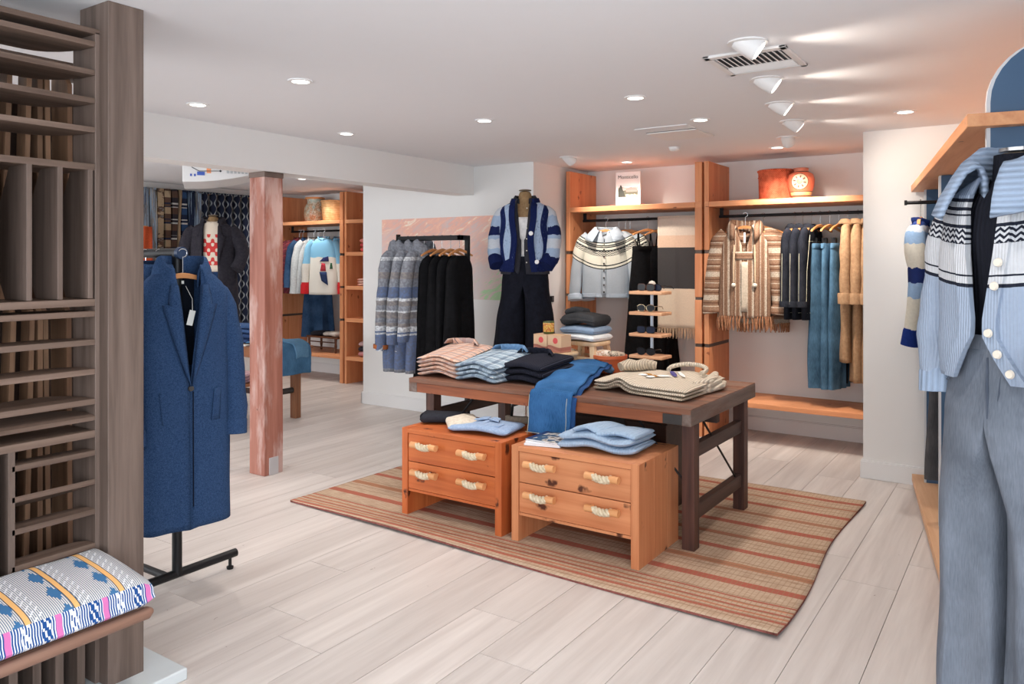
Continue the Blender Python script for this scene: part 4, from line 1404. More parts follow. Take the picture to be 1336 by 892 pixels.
class Garment:
    """builds the parts of one upper garment in the frame of its thing: x across, -y front, z up; the rod or neck height is the origin"""

    def __init__(s, t, tab, p=2.3, n=48, fold=0.012, foldk=3.0, seed=0.0, sway=0.0):
        # tab rows: z, half width, half depth
        s.t = t; s.tab = tab; s.p = p; s.n = n; s.fold = fold; s.k = foldk; s.seed = seed; s.sway = sway
        s.top = tab[0][0]; s.bot = tab[-1][0]

    def dims(s, z):
        return interp(s.tab, z)

    def yfront(s, x, z):
        w, d = s.dims(z)[:2]
        q = min(0.98, abs(x) / w)
        return -d * (1 - q ** s.p) ** (1 / s.p)

    def body(s, mat, gap=None, name='body', rows=34, rumple=0.006, thick=0.006, hemfn=None, smooth=True, fx=7, fz=4):
        P = []
        for i in range(rows + 1):
            z = lerp(s.top, s.bot, (i / rows) ** 1.12)
            w, d = s.dims(z)[:2]
            f = max(0.0, (s.top - 0.14 - z) / max(0.05, (s.top - 0.14 - s.bot)))
            ring = []
            g = gap(z) if gap else None
            for j in range(s.n + (1 if gap else 0)):
                if gap:
                    d0 = math.asin(min(0.97, max(0.0002, g / w) ** (s.p / 2)))
                    # start at front centre (angle pi measured from +y), go round the back
                    a = PI + d0 + (2 * PI - 2 * d0) * j / s.n
                else:
                    a = 2 * PI * j / s.n
                e = 2 / s.p
                x = w * sp(math.sin(a), e); y = d * sp(math.cos(a), e)
                wave = math.sin(s.k * x / 0.1 + s.seed) * 0.6 + math.sin(s.k * 1.73 * x / 0.1 + s.seed * 2.1) * 0.4
                y += s.fold * f * wave
                x += s.fold * 0.4 * f * math.sin(y / 0.05 + s.seed)
                zz = z + (hemfn(x, y) * f if hemfn else 0)
                nz = noise.noise_vector(Vector((x * fx + s.seed, y * fx, zz * fz)))
                k = rumple * min(1.0, 0.35 + 2.5 * (s.top - z))
                ring.append((x + nz.x * k, y + nz.y * k, zz + nz.z * k * 0.3 + s.sway * x * f))
            P.append(ring)
        m = MB()
        m.loft(P, closed=not gap, c0=False, c1=False)
        return m.build(name, mat, s.t, smooth=smooth, solid=thick)

    def sleeve(s, mat, path, radii, name='sleeve', n=18, rumple=0.006, seed=0.0, cuff=None, cuff_mat=None, flat=1.0, thick=0.0, wr=8):
        # resample
        P = [Vector(p) for p in path]
        pts = []; rr = []
        for i in range(len(P) - 1):
            for k in range(5):
                u = k / 5
                p0 = P[max(0, i - 1)]; p1 = P[i]; p2 = P[i + 1]; p3 = P[min(len(P) - 1, i + 2)]
                q = 0.5 * ((2 * p1) + (p2 - p0) * u + (2 * p0 - 5 * p1 + 4 * p2 - p3) * u * u + (3 * p1 - p0 - 3 * p2 + p3) * u ** 3)
                pts.append(q)
                a, b = radii[i], radii[i + 1]
                a = a if isinstance(a, tuple) else (a, a); b = b if isinstance(b, tuple) else (b, b)
                rr.append((lerp(a[0], b[0], u), lerp(a[1], b[1], u)))
        pts.append(P[-1]); q = radii[-1]; rr.append(q if isinstance(q, tuple) else (q, q))
        m = MB().tube(pts, rr, n)
        if wr:
            for i, p in enumerate(m.v):
                r_i = i // n
                d = p - pts[min(r_i, len(pts) - 1)]
                ss = math.sin(r_i * 1.7 + seed + p.x * 9) * 0.5 + math.sin(r_i * 0.9 + seed * 2) * 0.5
                m.v[i] = p + d * (0.07 * ss)
        m.rumple(rumple, 9, 6, seed)
        o = m.build(name, mat, s.t, smooth=True)
        if cuff:
            e = pts[-1]; d = (pts[-1] - pts[-3]).normalized()
            L, r = cuff
            r = r if isinstance(r, tuple) else (r, r)
            c = MB().tube([e - d * (L * 0.95), e - d * (L * 0.8), e + d * 0.004, e + d * 0.006, e - d * 0.01], [r, (r[0] * 1.06, r[1] * 1.06), (r[0] * 1.05, r[1] * 1.05), (r[0] * 0.85, r[1] * 0.85), (r[0] * 0.6, r[1] * 0.6)], n)
            c.rumple(rumple * 0.7, 14, 10, seed + 3)
            c.build('cuff', cuff_mat or mat, s.t, smooth=True)
        return o

    def collar(s, mat, rx, ry, z, prof, a0=0.35, name='collar', n=30, thick=0.005, front_drop=0.03, seed=0.0, smooth=True, tip=0.0, y0=0.0, rumple=0.002, wiggle=0.0):
        """band round the neck, open at the front by a0 radians each side; prof = (out, up) pairs"""
        P = []
        for j in range(n + 1):
            u = j / n * 2 - 1                 # -1..1, 0 at back
            a = PI / 2 + u * (PI - a0)
            fr = max(0.0, -math.sin(a))       # 0 back to 1 front
            row = []
            for q, (o, up) in enumerate(prof):
                k = 1 + tip * (abs(u) ** 6) * (q >= len(prof) // 2)
                x = math.cos(a) * (rx + o * k); y = math.sin(a) * (ry + o * k) + y0
                zz = z + up * (1 if up > 0 else k) - front_drop * fr
                if wiggle: zz += wiggle * math.sin(j * 1.9 + q)
                d = noise.noise_vector(Vector((x * 20 + seed, y * 20, q)))
                row.append((x + d.x * rumple, y + d.y * rumple, zz + d.z * rumple))
            P.append(row)
        return MB().grid(P).build(name, mat, s.t, smooth=smooth, solid=thick)

    def buttons(s, mat, x, zs, r=0.009, off=0.006):
        for z in zs:
            y = s.yfront(x, z) - off
            MB().tube([(x, y, z), (x, y - 0.005, z)], [r, r * 0.9], 14).build('button', mat, s.t, smooth=True)

    def patch(s, mat, pts, off=0.006, name='pocket', th=0.004, nsub=4):
        """flat patch following the front; pts are (x, z) corners of a quad bl, br, tr, tl"""
        bl, br, tr, tl = pts
        P = []
        for i in range(nsub + 1):
            v = i / nsub
            row = []
            for j in range(nsub + 1):
                u = j / nsub
                x = lerp(lerp(bl[0], br[0], u), lerp(tl[0], tr[0], u), v)
                z = lerp(lerp(bl[1], br[1], u), lerp(tl[1], tr[1], u), v)
                row.append((x, s.yfront(x, z) - off, z))
            P.append(row)
        return MB().grid(P).build(name, mat, s.t, smooth=True, solid=th)


def shirt_tab(neck, sh, chest, hem, L, d=0.09, hd=None, dz=0.0):
    hd = hd or d
    return [(dz, neck, d * 0.72), (dz - 0.02, neck + (sh - neck) * 0.35, d * 0.8), (dz - 0.05, neck + (sh - neck) * 0.82, d * 0.95), (dz - 0.075, sh, d * 0.98),
            (dz - 0.13, chest, d), (dz - 0.25, chest * 0.99, d), (dz - L * 0.6, lerp(chest, hem, 0.5), lerp(d, hd, 0.6)), (dz - L, hem, hd)]


SHIRT_COLLAR = [(0.0, 0.0), (0.004, 0.03), (0.012, 0.034), (0.03, 0.012), (0.04, -0.01)]
SHAWL = [(0.0, -0.02), (0.012, 0.05), (0.03, 0.065), (0.06, 0.03), (0.085, -0.02), (0.095, -0.045)]
BAND = [(0.0, -0.01), (0.006, 0.015), (0.006, 0.03), (-0.004, 0.032)]

# ================================================================== alcove: fair isle cardigan
GRE, CRM, BLK = C(176, 186, 196), C(226, 224, 210), C(36, 42, 44)


def fairisle(name, z0, curve, grey=GRE, cream=CRM, black=BLK, s=1.0, hi=None, zs=1.0, zigx=34.0):
    """yoke with lines and chevrons; z0 is the height of the top line at the middle"""
    st = [(-2.0, grey)]
    for p, c in ((-0.268, black), (-0.256, cream), (-0.236, black), (-0.226, cream), (-0.150, grey), (-0.150, cream), (-0.132, black), (-0.078, black), (-0.070, cream),
                 (-0.046, black), (-0.036, cream), (-0.026, black), (-0.014, cream), (0.0, black), (0.010, grey)):
        st.append((z0 + p * zs, c))
    lo, hi = z0 - 1.2, z0 + 0.2
    st = [(max(p, lo), c) for p, c in st]
    return bands(name, 'z', lo, hi, st, curve=curve, zig=(zigx, 0.022, z0 - 0.130 * zs, z0 - 0.080 * zs, 55.0, black, cream), wob=0.002, ribs=('x', 700), knit=0.2, base_noise=0.07)


FI = fairisle('fair_isle_knit', -0.245, -1.15, zs=0.95)
GREYK = bands('grey_rib_collar', 'z', -3, 1, [(-3, C(184, 198, 212))], ribs=('z', 620), knit=0.5, base_noise=0.06)


def cardigan(label, loc, yaw, hl, full=True, group=None):
    t = thing('knit_cardigan', label, 'cardigan', loc, yaw, group)
    g = Garment(t, shirt_tab(0.085, 0.20, 0.232, 0.245, 0.66, 0.085, 0.09, -0.115), fold=0.008, seed=1.3)
    g.body(FI, gap=lambda z: 0.004 if z < -0.21 else 0.004 + 0.3 * (z + 0.21), rumple=0.006)
    for sx in (-1, 1):
        g.sleeve(FI, [(sx * 0.165, 0, -0.165), (sx * 0.235, -0.005, -0.25), (sx * 0.285, -0.01, -0.45), (sx * 0.305, -0.03, -0.70), (sx * 0.30, -0.05, -0.80)],
                 [(0.06, 0.05), (0.072, 0.058), (0.062, 0.055), (0.058, 0.052), (0.056, 0.05)], seed=sx * 2.0, cuff=(0.055, (0.068, 0.06)), cuff_mat=GREYK)
    if full:
        g.collar(GREYK, 0.082, 0.062, -0.125, [(0.0, 0.0), (0.008, 0.05), (0.03, 0.055), (0.085, 0.0), (0.13, -0.05)], a0=0.5, front_drop=0.05, thick=0.012, seed=2)
        g.patch(FI, [(-0.017, -0.765), (0.017, -0.765), (0.017, -0.26), (-0.017, -0.26)], name='button_band', nsub=14)
        g.buttons(BUTTON_D, 0.0, [-0.30, -0.37, -0.44, -0.51, -0.58, -0.65, -0.72], 0.010, 0.012)
        g.patch(GREYK, [(-0.235, -0.775), (-0.02, -0.775), (-0.02, -0.735), (-0.235, -0.735)], name='hem_rib', nsub=8)
        g.patch(GREYK, [(0.02, -0.775), (0.235, -0.775), (0.235, -0.735), (0.02, -0.735)], name='hem_rib', nsub=8)
    hanger(hl, (loc[0], loc[1] + 0.005, loc[2]), yaw, 0.17)
    return t


cardigan('grey cardigan with cream and black fair isle yoke, front one on the alcove rod', (-3.55, 6.93, 2.01), 0.30, 'wooden hanger inside the front fair isle cardigan')
cardigan('grey fair isle cardigan mostly hidden behind the front cardigan', (-3.47, 7.05, 2.01), 0.30, 'wooden hanger inside the hidden fair isle cardigan', full=False)
for i, (xx, lab) in enumerate(((-3.41, 'bare-looking wooden hanger just right of the fair isle cardigans'), (-3.36, 'last wooden hanger behind the fair isle cardigans'))):
    hanger(lab, (xx, 7.09, 2.01), 0.3, 0.15)

# black pinafore trousers with cord straps, two wooden hangers
VEL = cloth('black_velvet', C(20, 20, 23), C(10, 10, 12), 30, bump=0.1, rough=0.8)


def hanging_trousers(label, loc, yaw, mat, L, w, d, top, group=None, hl=None, seed=0.0, hem_w=None, name='trousers', waist=None, split=True, belt=True, hw=0.17, n=30, round_top=False):
    """trousers or dress hung by the waist, in the plane of the hanger"""
    t = thing(name, label, name.split('_')[0] if name != 'trousers' else 'trousers', loc, yaw, group)
    hem_w = hem_w or w
    m = MB(); P = []
    for i in range(31):
        s = i / 30
        z = top - L * s
        ww = lerp(w * 0.92, hem_w, s ** 0.8) * (1 if not round_top else min(1.0, 0.45 + 0.55 * math.sqrt(min(1.0, s * L / 0.10)))); dd = lerp(d * 0.7, d, min(1, s * 2))
        ring = []
        for j in range(n):
            a = 2 * PI * j / n
            x = ww * sp(math.sin(a), 0.85); y = dd * sp(math.cos(a), 0.85)
            y += 0.012 * s * math.sin(x / max(0.02, w) * 5 + seed) + 0.55 * d * math.sin(x / w * 4.5 + seed * 2 + 0.6 * math.sin(z * 3 + seed)) * (0.12 + 0.88 * s)
            if split and abs(x) < 0.02 and s > 0.3: y *= 0.35
            v = noise.noise_vector(Vector((x * 8 + seed, y * 8, z * 2.5)))
            ring.append((x + v.x * 0.012, y + v.y * 0.012, z + v.z * 0.006))
        P.append(ring)
    m.loft(P, True, True, True).build('legs' if split else 'skirt', mat, t, smooth=True)
    if belt:
        b = MB(); R = []
        for zz, k in ((top + 0.004, 1.0), (top - 0.002, 1.05), (top - 0.04, 1.06), (top - 0.043, 1.0)):
            R.append([(w * 0.94 * k * sp(math.sin(2 * PI * j / n), 0.85), d * 0.72 * k * sp(math.cos(2 * PI * j / n), 0.85) + 0.3 * d * math.sin(w * 0.94 * sp(math.sin(2 * PI * j / n), 0.85) / w * 3 + seed * 2) * 0.3, zz) for j in range(n)])
        b.loft(R).build('waistband', mat, t, smooth=True)
    if hl:
        hanger(hl, loc, yaw, hw)
    return t


o1 = hanging_trousers('black velvet dungarees on wooden hanger left of the striped blanket, front pair', (-3.14, 7.03, 2.01), 0.9, VEL, 1.62, 0.17, 0.07, -0.27, 'black dungarees',
                      'angled wooden hanger holding the front black dungarees', 0.5, 0.26, split=True)
o2 = hanging_trousers('black velvet dungarees on wooden hanger beside the striped blanket, rear pair', (-3.05, 7.12, 2.01), 0.9, VEL, 1.60, 0.16, 0.06, -0.28, 'black dungarees',
                      'angled wooden hanger holding the rear black dungarees', 1.7, 0.24, split=True)
for o in (o1, o2):
    m = MB()
    for s in (-1, 1):
        m.tube([(s * 0.10, -0.03, -0.29), (s * 0.11, -0.02, -0.18), (s * 0.105, 0.0, -0.12), (s * 0.10, 0.03, -0.29)], 0.007, 8)
    m.build('strap', VEL, o, smooth=True)

# striped blanket over the rod
BL = bands('blanket_wool', 'z', -1.3, 0.1, [(-1.3, C(226, 206, 182)), (-0.68, C(70, 68, 68)), (-0.285, C(222, 190, 166)), (-0.17, C(222, 206, 190))], wob=0.001, base_noise=0.1)
t = thing('striped_blanket', 'cream and charcoal wool blanket with fringe hanging beside the middle uprights', 'blanket', (-2.775, 7.03, 2.01))
for nm, y, L in (('front_half', -0.022, 1.07), ('rear_half', 0.022, 0.9)):
    P = []
    for i in range(25):
        z = 0.014 - L * i / 24
        row = []
        for j in range(21):
            u = j / 20
            xx = lerp(-0.255, 0.17, u)
            row.append((xx, y + 0.006 * math.sin(u * 9 + i * 0.1) * i / 24 + 0.02 * (u > 0.45) * (i > 1) * (y < 0) * 0.3, z))
        P.append(row)
    MB().grid(P).build(nm, BL, t, smooth=True, solid=0.006)
MB().box(-0.255, 0.17, -0.025, 0.028, 0.012, 0.02).build('top_fold', bpy.data.materials['blanket_wool'], t, bevel=0.004)
m = MB()
for k in range(40):
    x = -0.25 + k * 0.0106
    dx = 0.006 * math.sin(k * 2.3)
    m.tube([(x, -0.024, -1.05), (x + dx, -0.027, -1.10), (x + dx * 1.6, -0.024, -1.148 + 0.01 * math.sin(k * 1.7))], [0.0032, 0.0038, 0.002], 5)
m.build('fringe', cloth('blanket_fringe', C(214, 184, 154)), t, kind='stuff')

# ================================================================== striped hooded poncho
T1, T2, T3 = C(150, 120, 99), C(198, 184, 166), C(116, 84, 66)


def woven(name, axis, period, seq):
    n = NT(name, 0.95, 0.1)
    X, Y, Z = n.xyz()
    ax = {'x': X, 'z': Z}[axis]
    ax = n.m('ADD', ax, n.m('MULTIPLY', n.m('SUBTRACT', n.noise(scale=30, detail=2), 0.5), 0.006))
    f = n.m('FRACT', n.m('DIVIDE', n.m('ADD', ax, 10 * period), period))
    c = n.ramp(f, seq, 'CONSTANT')
    fl = n.noise(scale=110, detail=3)
    n.color(n.mix(n.ramp(fl, [(0.4, (0.4, 0.4, 0.4, 1)), (0.62, (0, 0, 0, 1))]), c, C(92, 66, 52)))
    n.bump(fl, 0.5, 0.004)
    return n.mat


PV = woven('woven_stripes_upright', 'x', 0.105, [(0, T1), (0.14, T3), (0.24, T2), (0.30, T1), (0.44, T3), (0.50, T1), (0.62, T2), (0.80, T3), (0.88, T1)])
PH = woven('woven_stripes_across', 'z', 0.21, [(0, T1), (0.08, T2), (0.12, T1), (0.22, T3), (0.27, T1), (0.36, T2), (0.58, T1), (0.66, T3), (0.72, T1), (0.80, T2), (0.84, T3), (0.92, T1)])
t = thing('hooded_poncho', 'brown and cream striped hooded pullover with fringe hem, front of the right bay', 'pullover', (-2.145, 6.90, 2.01), 0.22)
g = Garment(t, shirt_tab(0.085, 0.20, 0.222, 0.232, 0.80, 0.085, 0.10, -0.115), fold=0.016, seed=4.0, foldk=2.4)
g.body(PV, gap=lambda z: 0.075 * max(0.0, (z + 0.34) / 0.22) + 0.002 if z > -0.34 else 0.002, rumple=0.008)
for sx in (-1, 1):
    g.sleeve(PH, [(sx * 0.165, 0, -0.165), (sx * 0.235, 0, -0.26), (sx * 0.275, -0.01, -0.5), (sx * 0.295, -0.03, -0.78), (sx * 0.29, -0.04, -0.88)],
             [(0.06, 0.055), (0.075, 0.06), (0.07, 0.06), (0.066, 0.055), (0.064, 0.05)], seed=sx * 3.0, cuff=(0.07, (0.072, 0.058)))
g.collar(PV, 0.085, 0.065, -0.15, [(0.0, -0.03), (0.01, 0.06), (0.03, 0.105), (0.06, 0.09), (0.075, 0.03), (0.07, -0.03)], a0=0.55, front_drop=0.07, thick=0.008, name='hood', rumple=0.012)
g.patch(PH, [(-0.09, -0.40), (0.085, -0.40), (0.10, -0.33), (-0.105, -0.33)], name='chest_panel')
g.patch(cloth('cream_weave', T2), [(-0.025, -0.86), (0.03, -0.86), (0.03, -0.42), (-0.025, -0.42)], name='front_panel', nsub=8, off=0.009)
for sx in (-1, 1):
    m = MB().tube([(sx * 0.085, -0.10, -0.27), (sx * 0.092, -0.105, -0.42), (sx * 0.09, -0.108, -0.60)], 0.009, 8)
    m.rumple(0.004, 40, 60, sx)
    m.build('braided_cord', cloth('cord_yarn', C(206, 180, 152)), t, smooth=True)
    m = MB().lathe([(0.0, -0.02), (0.017, -0.012), (0.021, 0.0), (0.015, 0.014), (0.0, 0.02)], 10, c=(sx * 0.09, -0.11, -0.625))
    m.build('pompom', cloth('pompom_yarn', C(232, 224, 206)), t, smooth=True)
m = MB()
fr = random.Random(8)
for k in range(56):
    a = 2 * PI * k / 56
    x, y = 0.235 * sp(math.sin(a), 0.87), 0.10 * sp(math.cos(a), 0.87)
    x2 = x + fr.uniform(-0.012, 0.012)
    m.tube([(x, y, -0.90), (x2, y - 0.002, -0.96), (x2 + 0.004, y - 0.004, -1.02 + fr.uniform(-0.015, 0.015))], [0.007, 0.0085, 0.004], 5)
m.build('fringe', cloth('brown_fringe', C(186, 138, 106), C(140, 92, 66)), t, kind='stuff')
MB().box(-0.008, 0.008, -0.06, -0.057, -0.25, -0.16).build('swing_tag', TAGM, t)
hanger('wooden hanger inside the striped hooded pullover', (-2.145, 6.905, 2.01), 0.22, 0.17)
t = thing('hooded_poncho', 'second brown striped pullover tucked behind the fringed hooded one', 'pullover', (-2.03, 7.06, 2.01), 0.5)
g = Garment(t, shirt_tab(0.085, 0.19, 0.215, 0.225, 0.86, 0.07, 0.09, -0.115), fold=0.016, seed=9.0)
g.body(PH, rumple=0.008)
for sx in (-1, 1):
    g.sleeve(PH, [(sx * 0.165, 0, -0.165), (sx * 0.23, 0, -0.26), (sx * 0.265, -0.01, -0.5), (sx * 0.27, -0.02, -0.85)], [0.055, 0.066, 0.06, 0.05], seed=sx)
m = MB()
for k in range(40):
    a = 2 * PI * k / 40
    x, y = 0.225 * sp(math.sin(a), 0.87), 0.09 * sp(math.cos(a), 0.87)
    m.tube([(x, y, -0.965), (x + fr.uniform(-0.01, 0.01), y, -1.05)], [0.008, 0.005], 5)
m.build('fringe', bpy.data.materials['brown_fringe'], t, kind='stuff')
hanger('wooden hanger inside the second striped pullover', (-2.03, 7.06, 2.01), 0.5, 0.17)

# ================================================================== edge-on clothes of the right bay
DKD = denim('dark_denim', C(15, 20, 32), 0.35)
for i, (x, pos) in enumerate(((-1.752, 'left'), (-1.685, 'middle'), (-1.612, 'right'))):
    t = thing('denim_jacket', 'dark denim jacket with white seam stitching, %s of three on the right bay' % pos, 'jacket', (x, 7.04, 2.01), PI / 2 - 0.06, 'dark denim jackets')
    g = Garment(t, shirt_tab(0.075, 0.19, 0.225, 0.22, 0.80, 0.040, 0.045, -0.115), fold=0.008, seed=i * 2.0)
    g.body(DKD, gap=lambda z: 0.004, rumple=0.007)
    for sx in (-1, 1):
        g.sleeve(DKD, [(sx * 0.16, 0, -0.16), (sx * 0.225, 0, -0.25), (sx * 0.255, 0, -0.5), (sx * 0.265, 0, -0.80)], [(0.05, 0.03), (0.06, 0.04), (0.055, 0.038), (0.048, 0.034)], seed=sx + i, cuff=(0.05, (0.054, 0.04)))
        m = MB().tube([(sx * 0.20, -0.048, -0.19), (sx * 0.262, -0.042, -0.5), (sx * 0.27, -0.039, -0.80)], 0.0022, 5)
        m.tube([(sx * 0.305, 0.01, -0.35), (sx * 0.315, 0.01, -0.78)], 0.0022, 5)
        m.build('seam_stitching', STITCH, t)
    g.collar(DKD, 0.07, 0.04, -0.12, SHIRT_COLLAR, a0=0.5, front_drop=0.02)
    m = MB()
    for z in (-0.245, -0.855):
        m.tube([(u * 0.2, g.yfront(u * 0.2, z) - 0.004, z) for u in (-1, -0.5, 0, 0.5, 1)], 0.002, 5)
    m.build('hem_stitching', STITCH, t)
    hanger('wooden hanger inside the %s dark denim jacket' % pos, (x, 7.05, 2.01), PI / 2 - 0.06, 0.17)
TEALD = denim('blue_denim', C(66, 100, 126), 0.45)
for i, (x, pos) in enumerate(((-1.535, 'left'), (-1.458, 'middle'), (-1.385, 'right'))):
    t = hanging_trousers('mid blue wide jeans hung on a wooden hanger, %s of three on the right bay' % pos, (x, 7.03, 2.01), PI / 2 - 0.25, TEALD, 1.23, 0.14, 0.04, -0.265, 'hanging blue jeans',
                         'wooden hanger holding the %s blue jeans' % pos, seed=i * 1.3 + 0.4, hem_w=0.16, name='jeans', hw=0.18)
    for s in (-1, 1):
        MB().box(s * 0.09 - 0.008, s * 0.09 + 0.008, -0.02, 0.02, -0.285, -0.215).build('waist_clip', BLACK, t)
    KHA = cloth('khaki_twill', C(172, 138, 106), C(150, 118, 90), 40)
for i, (x, pos, L) in enumerate(((-1.315, 'left', 1.17), (-1.235, 'middle', 1.33), (-1.155, 'right', 1.33))):
    t = thing('khaki_jumpsuit', 'tan khaki overall with rolled cuffs, %s of three by the right wall return' % pos, 'overall', (x, 7.03, 2.01), PI / 2 + 0.12, 'tan overalls')
    g = Garment(t, shirt_tab(0.075, 0.18, 0.20, 0.20, L, 0.042, 0.055, -0.085), fold=0.012, seed=i * 2.7)
    g.body(KHA, gap=lambda z: 0.004, rumple=0.008, rows=40)
    for sx in (-1, 1):
        g.sleeve(KHA, [(sx * 0.15, 0, -0.14), (sx * 0.21, 0, -0.25), (sx * 0.245, 0.0, -0.5), (sx * 0.255, 0.0, -0.76)], [(0.05, 0.035), (0.06, 0.045), (0.056, 0.045), (0.054, 0.045)], seed=sx * 2 + i, cuff=(0.09, (0.062, 0.056)))
    g.collar(KHA, 0.07, 0.04, -0.09, SHIRT_COLLAR, a0=0.5, front_drop=0.02)
    hanger('wooden hanger inside the %s tan overall' % pos, (x, 7.04, 2.01), PI / 2 + 0.12, 0.15, drop=0.05)
t = hanging_trousers('dark navy trousers peeking out below the tan overalls', (-1.36, 7.16, 2.01), PI / 2 - 0.2, DKD, 1.12, 0.15, 0.04, -0.34, seed=3.0, hem_w=0.15, name='trousers')

# ================================================================== book and baskets on the alcove shelf
t = thing('standing_book', 'white picture book standing upright on the alcove shelf', 'book', (-3.36, 7.05, 2.150), 0.12)
MB().box(-0.128, 0.128, -0.012, 0.012, 0.006, 0.335).build('cover', plain('white_cover', C(242, 242, 240), 0.4), t, bevel=0.002)
MB().box(-0.122, 0.125, -0.009, 0.009, 0.335, 0.336).build('pages', PAGES, t)
n = NT('book_photo', 0.4, 0.3)
X, Y, Z = n.xyz()
zz = n.m('ADD', Z, n.m('MULTIPLY', n.m('SUBTRACT', n.noise(scale=26, detail=4), 0.5), 0.05))
tr = n.m('LESS_THAN', n.m('ADD', n.m('ABSOLUTE', n.m('ADD', X, 0.075)), n.m('MULTIPLY', n.m('SUBTRACT', zz, 0.15), 0.4)), 0.028)
col = n.ramp(n.m('DIVIDE', zz, 0.25), [(0.0, C(170, 168, 120)), (0.38, C(196, 186, 160)), (0.44, C(88, 92, 74)), (0.60, C(190, 176, 168)), (0.72, C(222, 220, 220))], 'CONSTANT')
n.color(n.mix(tr, col, C(52, 58, 48)))
MB().box(-0.102, 0.102, -0.0135, -0.012, 0.085, 0.205).build('photo', n.mat, t)
# the house in the picture: walls, roof and dome of the printed photo
m = MB().box(-0.02, 0.095, -0.0142, -0.0134, 0.135, 0.160)
m.prism([(-0.03, 0.160), (0.1, 0.160), (0.075, 0.174), (0.045, 0.174), (0.035, 0.182), (0.02, 0.174), (-0.01, 0.170)], -0.0142, -0.0134, axis='y')
m.build('printed_house', plain('house_ink', C(176, 140, 132), 0.5), t)


def lettering(parent, text, size, loc, mat, name='lettering', width=None, rot=(PI / 2, 0, 0), ext=0.0004):
    c = bpy.data.curves.new(name, 'FONT')
    c.body = text; c.size = size; c.extrude = ext
    c.align_x = 'CENTER'
    c.materials.append(mat)
    o = bpy.data.objects.new(name, c)
    COL.objects.link(o)
    o.parent = parent; o.location = loc; o.rotation_euler = rot
    bpy.context.view_layer.update()
    if width and o.dimensions.x > 0:
        c.size = size * width / o.dimensions.x
    bpy.context.view_layer.update()
    dg = bpy.context.evaluated_depsgraph_get()
    me = bpy.data.meshes.new_from_object(o.evaluated_get(dg))
    q = bpy.data.objects.new(name, me)
    COL.objects.link(q); q.parent = parent; q.location = loc; q.rotation_euler = rot
    bpy.data.objects.remove(o)
    return q


INK = plain('black_ink', C(28, 28, 28), 0.5)
lettering(t, 'Monticello', 0.05, (0.0, -0.0135, 0.268), INK, width=0.205)
for k, (zz, wd) in enumerate(((0.05, 0.12), (0.033, 0.16))):
    MB().box(-wd / 2, wd / 2, -0.0132, -0.012, zz, zz + 0.005).build('caption_line', plain('grey_ink_%d' % k, C(150, 150, 150), 0.5), t)
t = thing('red_book', 'flat red book with green edge lying under the standing white book', 'book', (-3.33, 7.02, 2.1355), 0.05)
MB().box(-0.17, 0.19, -0.10, 0.10, 0.0, 0.004).box(-0.17, 0.19, -0.10, 0.10, 0.011, 0.0145).box(-0.17, -0.166, -0.10, 0.10, 0.0, 0.0145).build('cover', plain('red_cover', C(196, 72, 54), 0.5), t)
MB().box(-0.166, 0.186, -0.096, 0.096, 0.004, 0.011).build('pages', plain('tinted_pages', C(150, 168, 130), 0.7), t)

n = NT('red_wicker', 0.7, 0.2)
X, Y, Z = n.xyz()
ang = n.m('ARCTAN2', Y, X)
wv = n.m('MULTIPLY', n.m('SINE', n.m('MULTIPLY', ang, 56.0)), n.m('SINE', n.m('MULTIPLY', Z, 330.0)))
n.color(n.ramp(n.m('ADD', n.m('MULTIPLY', wv, 0.22), n.noise(scale=22, detail=3)), [(0.3, C(176, 76, 50)), (0.65, C(224, 122, 88))]))
n.bump(wv, 0.6, 0.006)
t = thing('red_basket', 'tall round red woven basket on the shelf of the right bay', 'basket', (-1.915, 7.06, 2.1355))
MB().lathe([(0.142, 0.0), (0.148, 0.01), (0.155, 0.26), (0.150, 0.262), (0.14, 0.24), (0.135, 0.02), (0.0, 0.02)], 40).build('body', n.mat, t, smooth=True)
MB().tube([(0.155 * math.cos(2 * PI * k / 36), 0.155 * math.sin(2 * PI * k / 36), 0.262) for k in range(37)], 0.010, 8).build('rim', n.mat, t, smooth=True)
MB().tube([(0.155 * math.cos(2 * PI * k / 36), 0.155 * math.sin(2 * PI * k / 36), 0.205) for k in range(37)], 0.004, 6).build('band', n.mat, t, smooth=True)
n = NT('painted_jar', 0.35, 0.4)
X, Y, Z = n.xyz()
c0 = C(208, 108, 78)
col = n.ramp(n.m('DIVIDE', Z, 0.28), [(0, C(196, 120, 96)), (0.07, C(60, 48, 44)), (0.1, C(222, 176, 120)), (0.2, C(60, 48, 44)), (0.225, c0), (0.82, C(60, 48, 44)), (0.845, C(212, 132, 106))], 'CONSTANT')
rr = n.m('SQRT', n.m('ADD', n.m('POWER', n.m('ADD', X, 0.0), 2.0), n.m('POWER', n.m('SUBTRACT', Z, 0.145), 2.0)))
an = n.m('ARCTAN2', X, n.m('SUBTRACT', Z, 0.145))
pet = n.m('MULTIPLY', n.m('GREATER_THAN', n.m('SINE', n.m('MULTIPLY', an, 8.0)), 0.5), n.m('LESS_THAN', n.m('ABSOLUTE', n.m('SUBTRACT', rr, 0.042)), 0.011))
disc = n.mix(pet, C(228, 184, 154), C(110, 76, 62))
disc = n.mix(n.m('LESS_THAN', rr, 0.024), disc, C(226, 138, 104))
col = n.mix(n.m('LESS_THAN', rr, 0.071), col, C(84, 54, 46))
col = n.mix(n.m('LESS_THAN', rr, 0.066), col, disc)
n.color(col)
t = thing('painted_jar', 'round red clay jar with painted sun disc beside the red basket', 'jar', (-1.685, 6.99, 2.1355), 0.12)
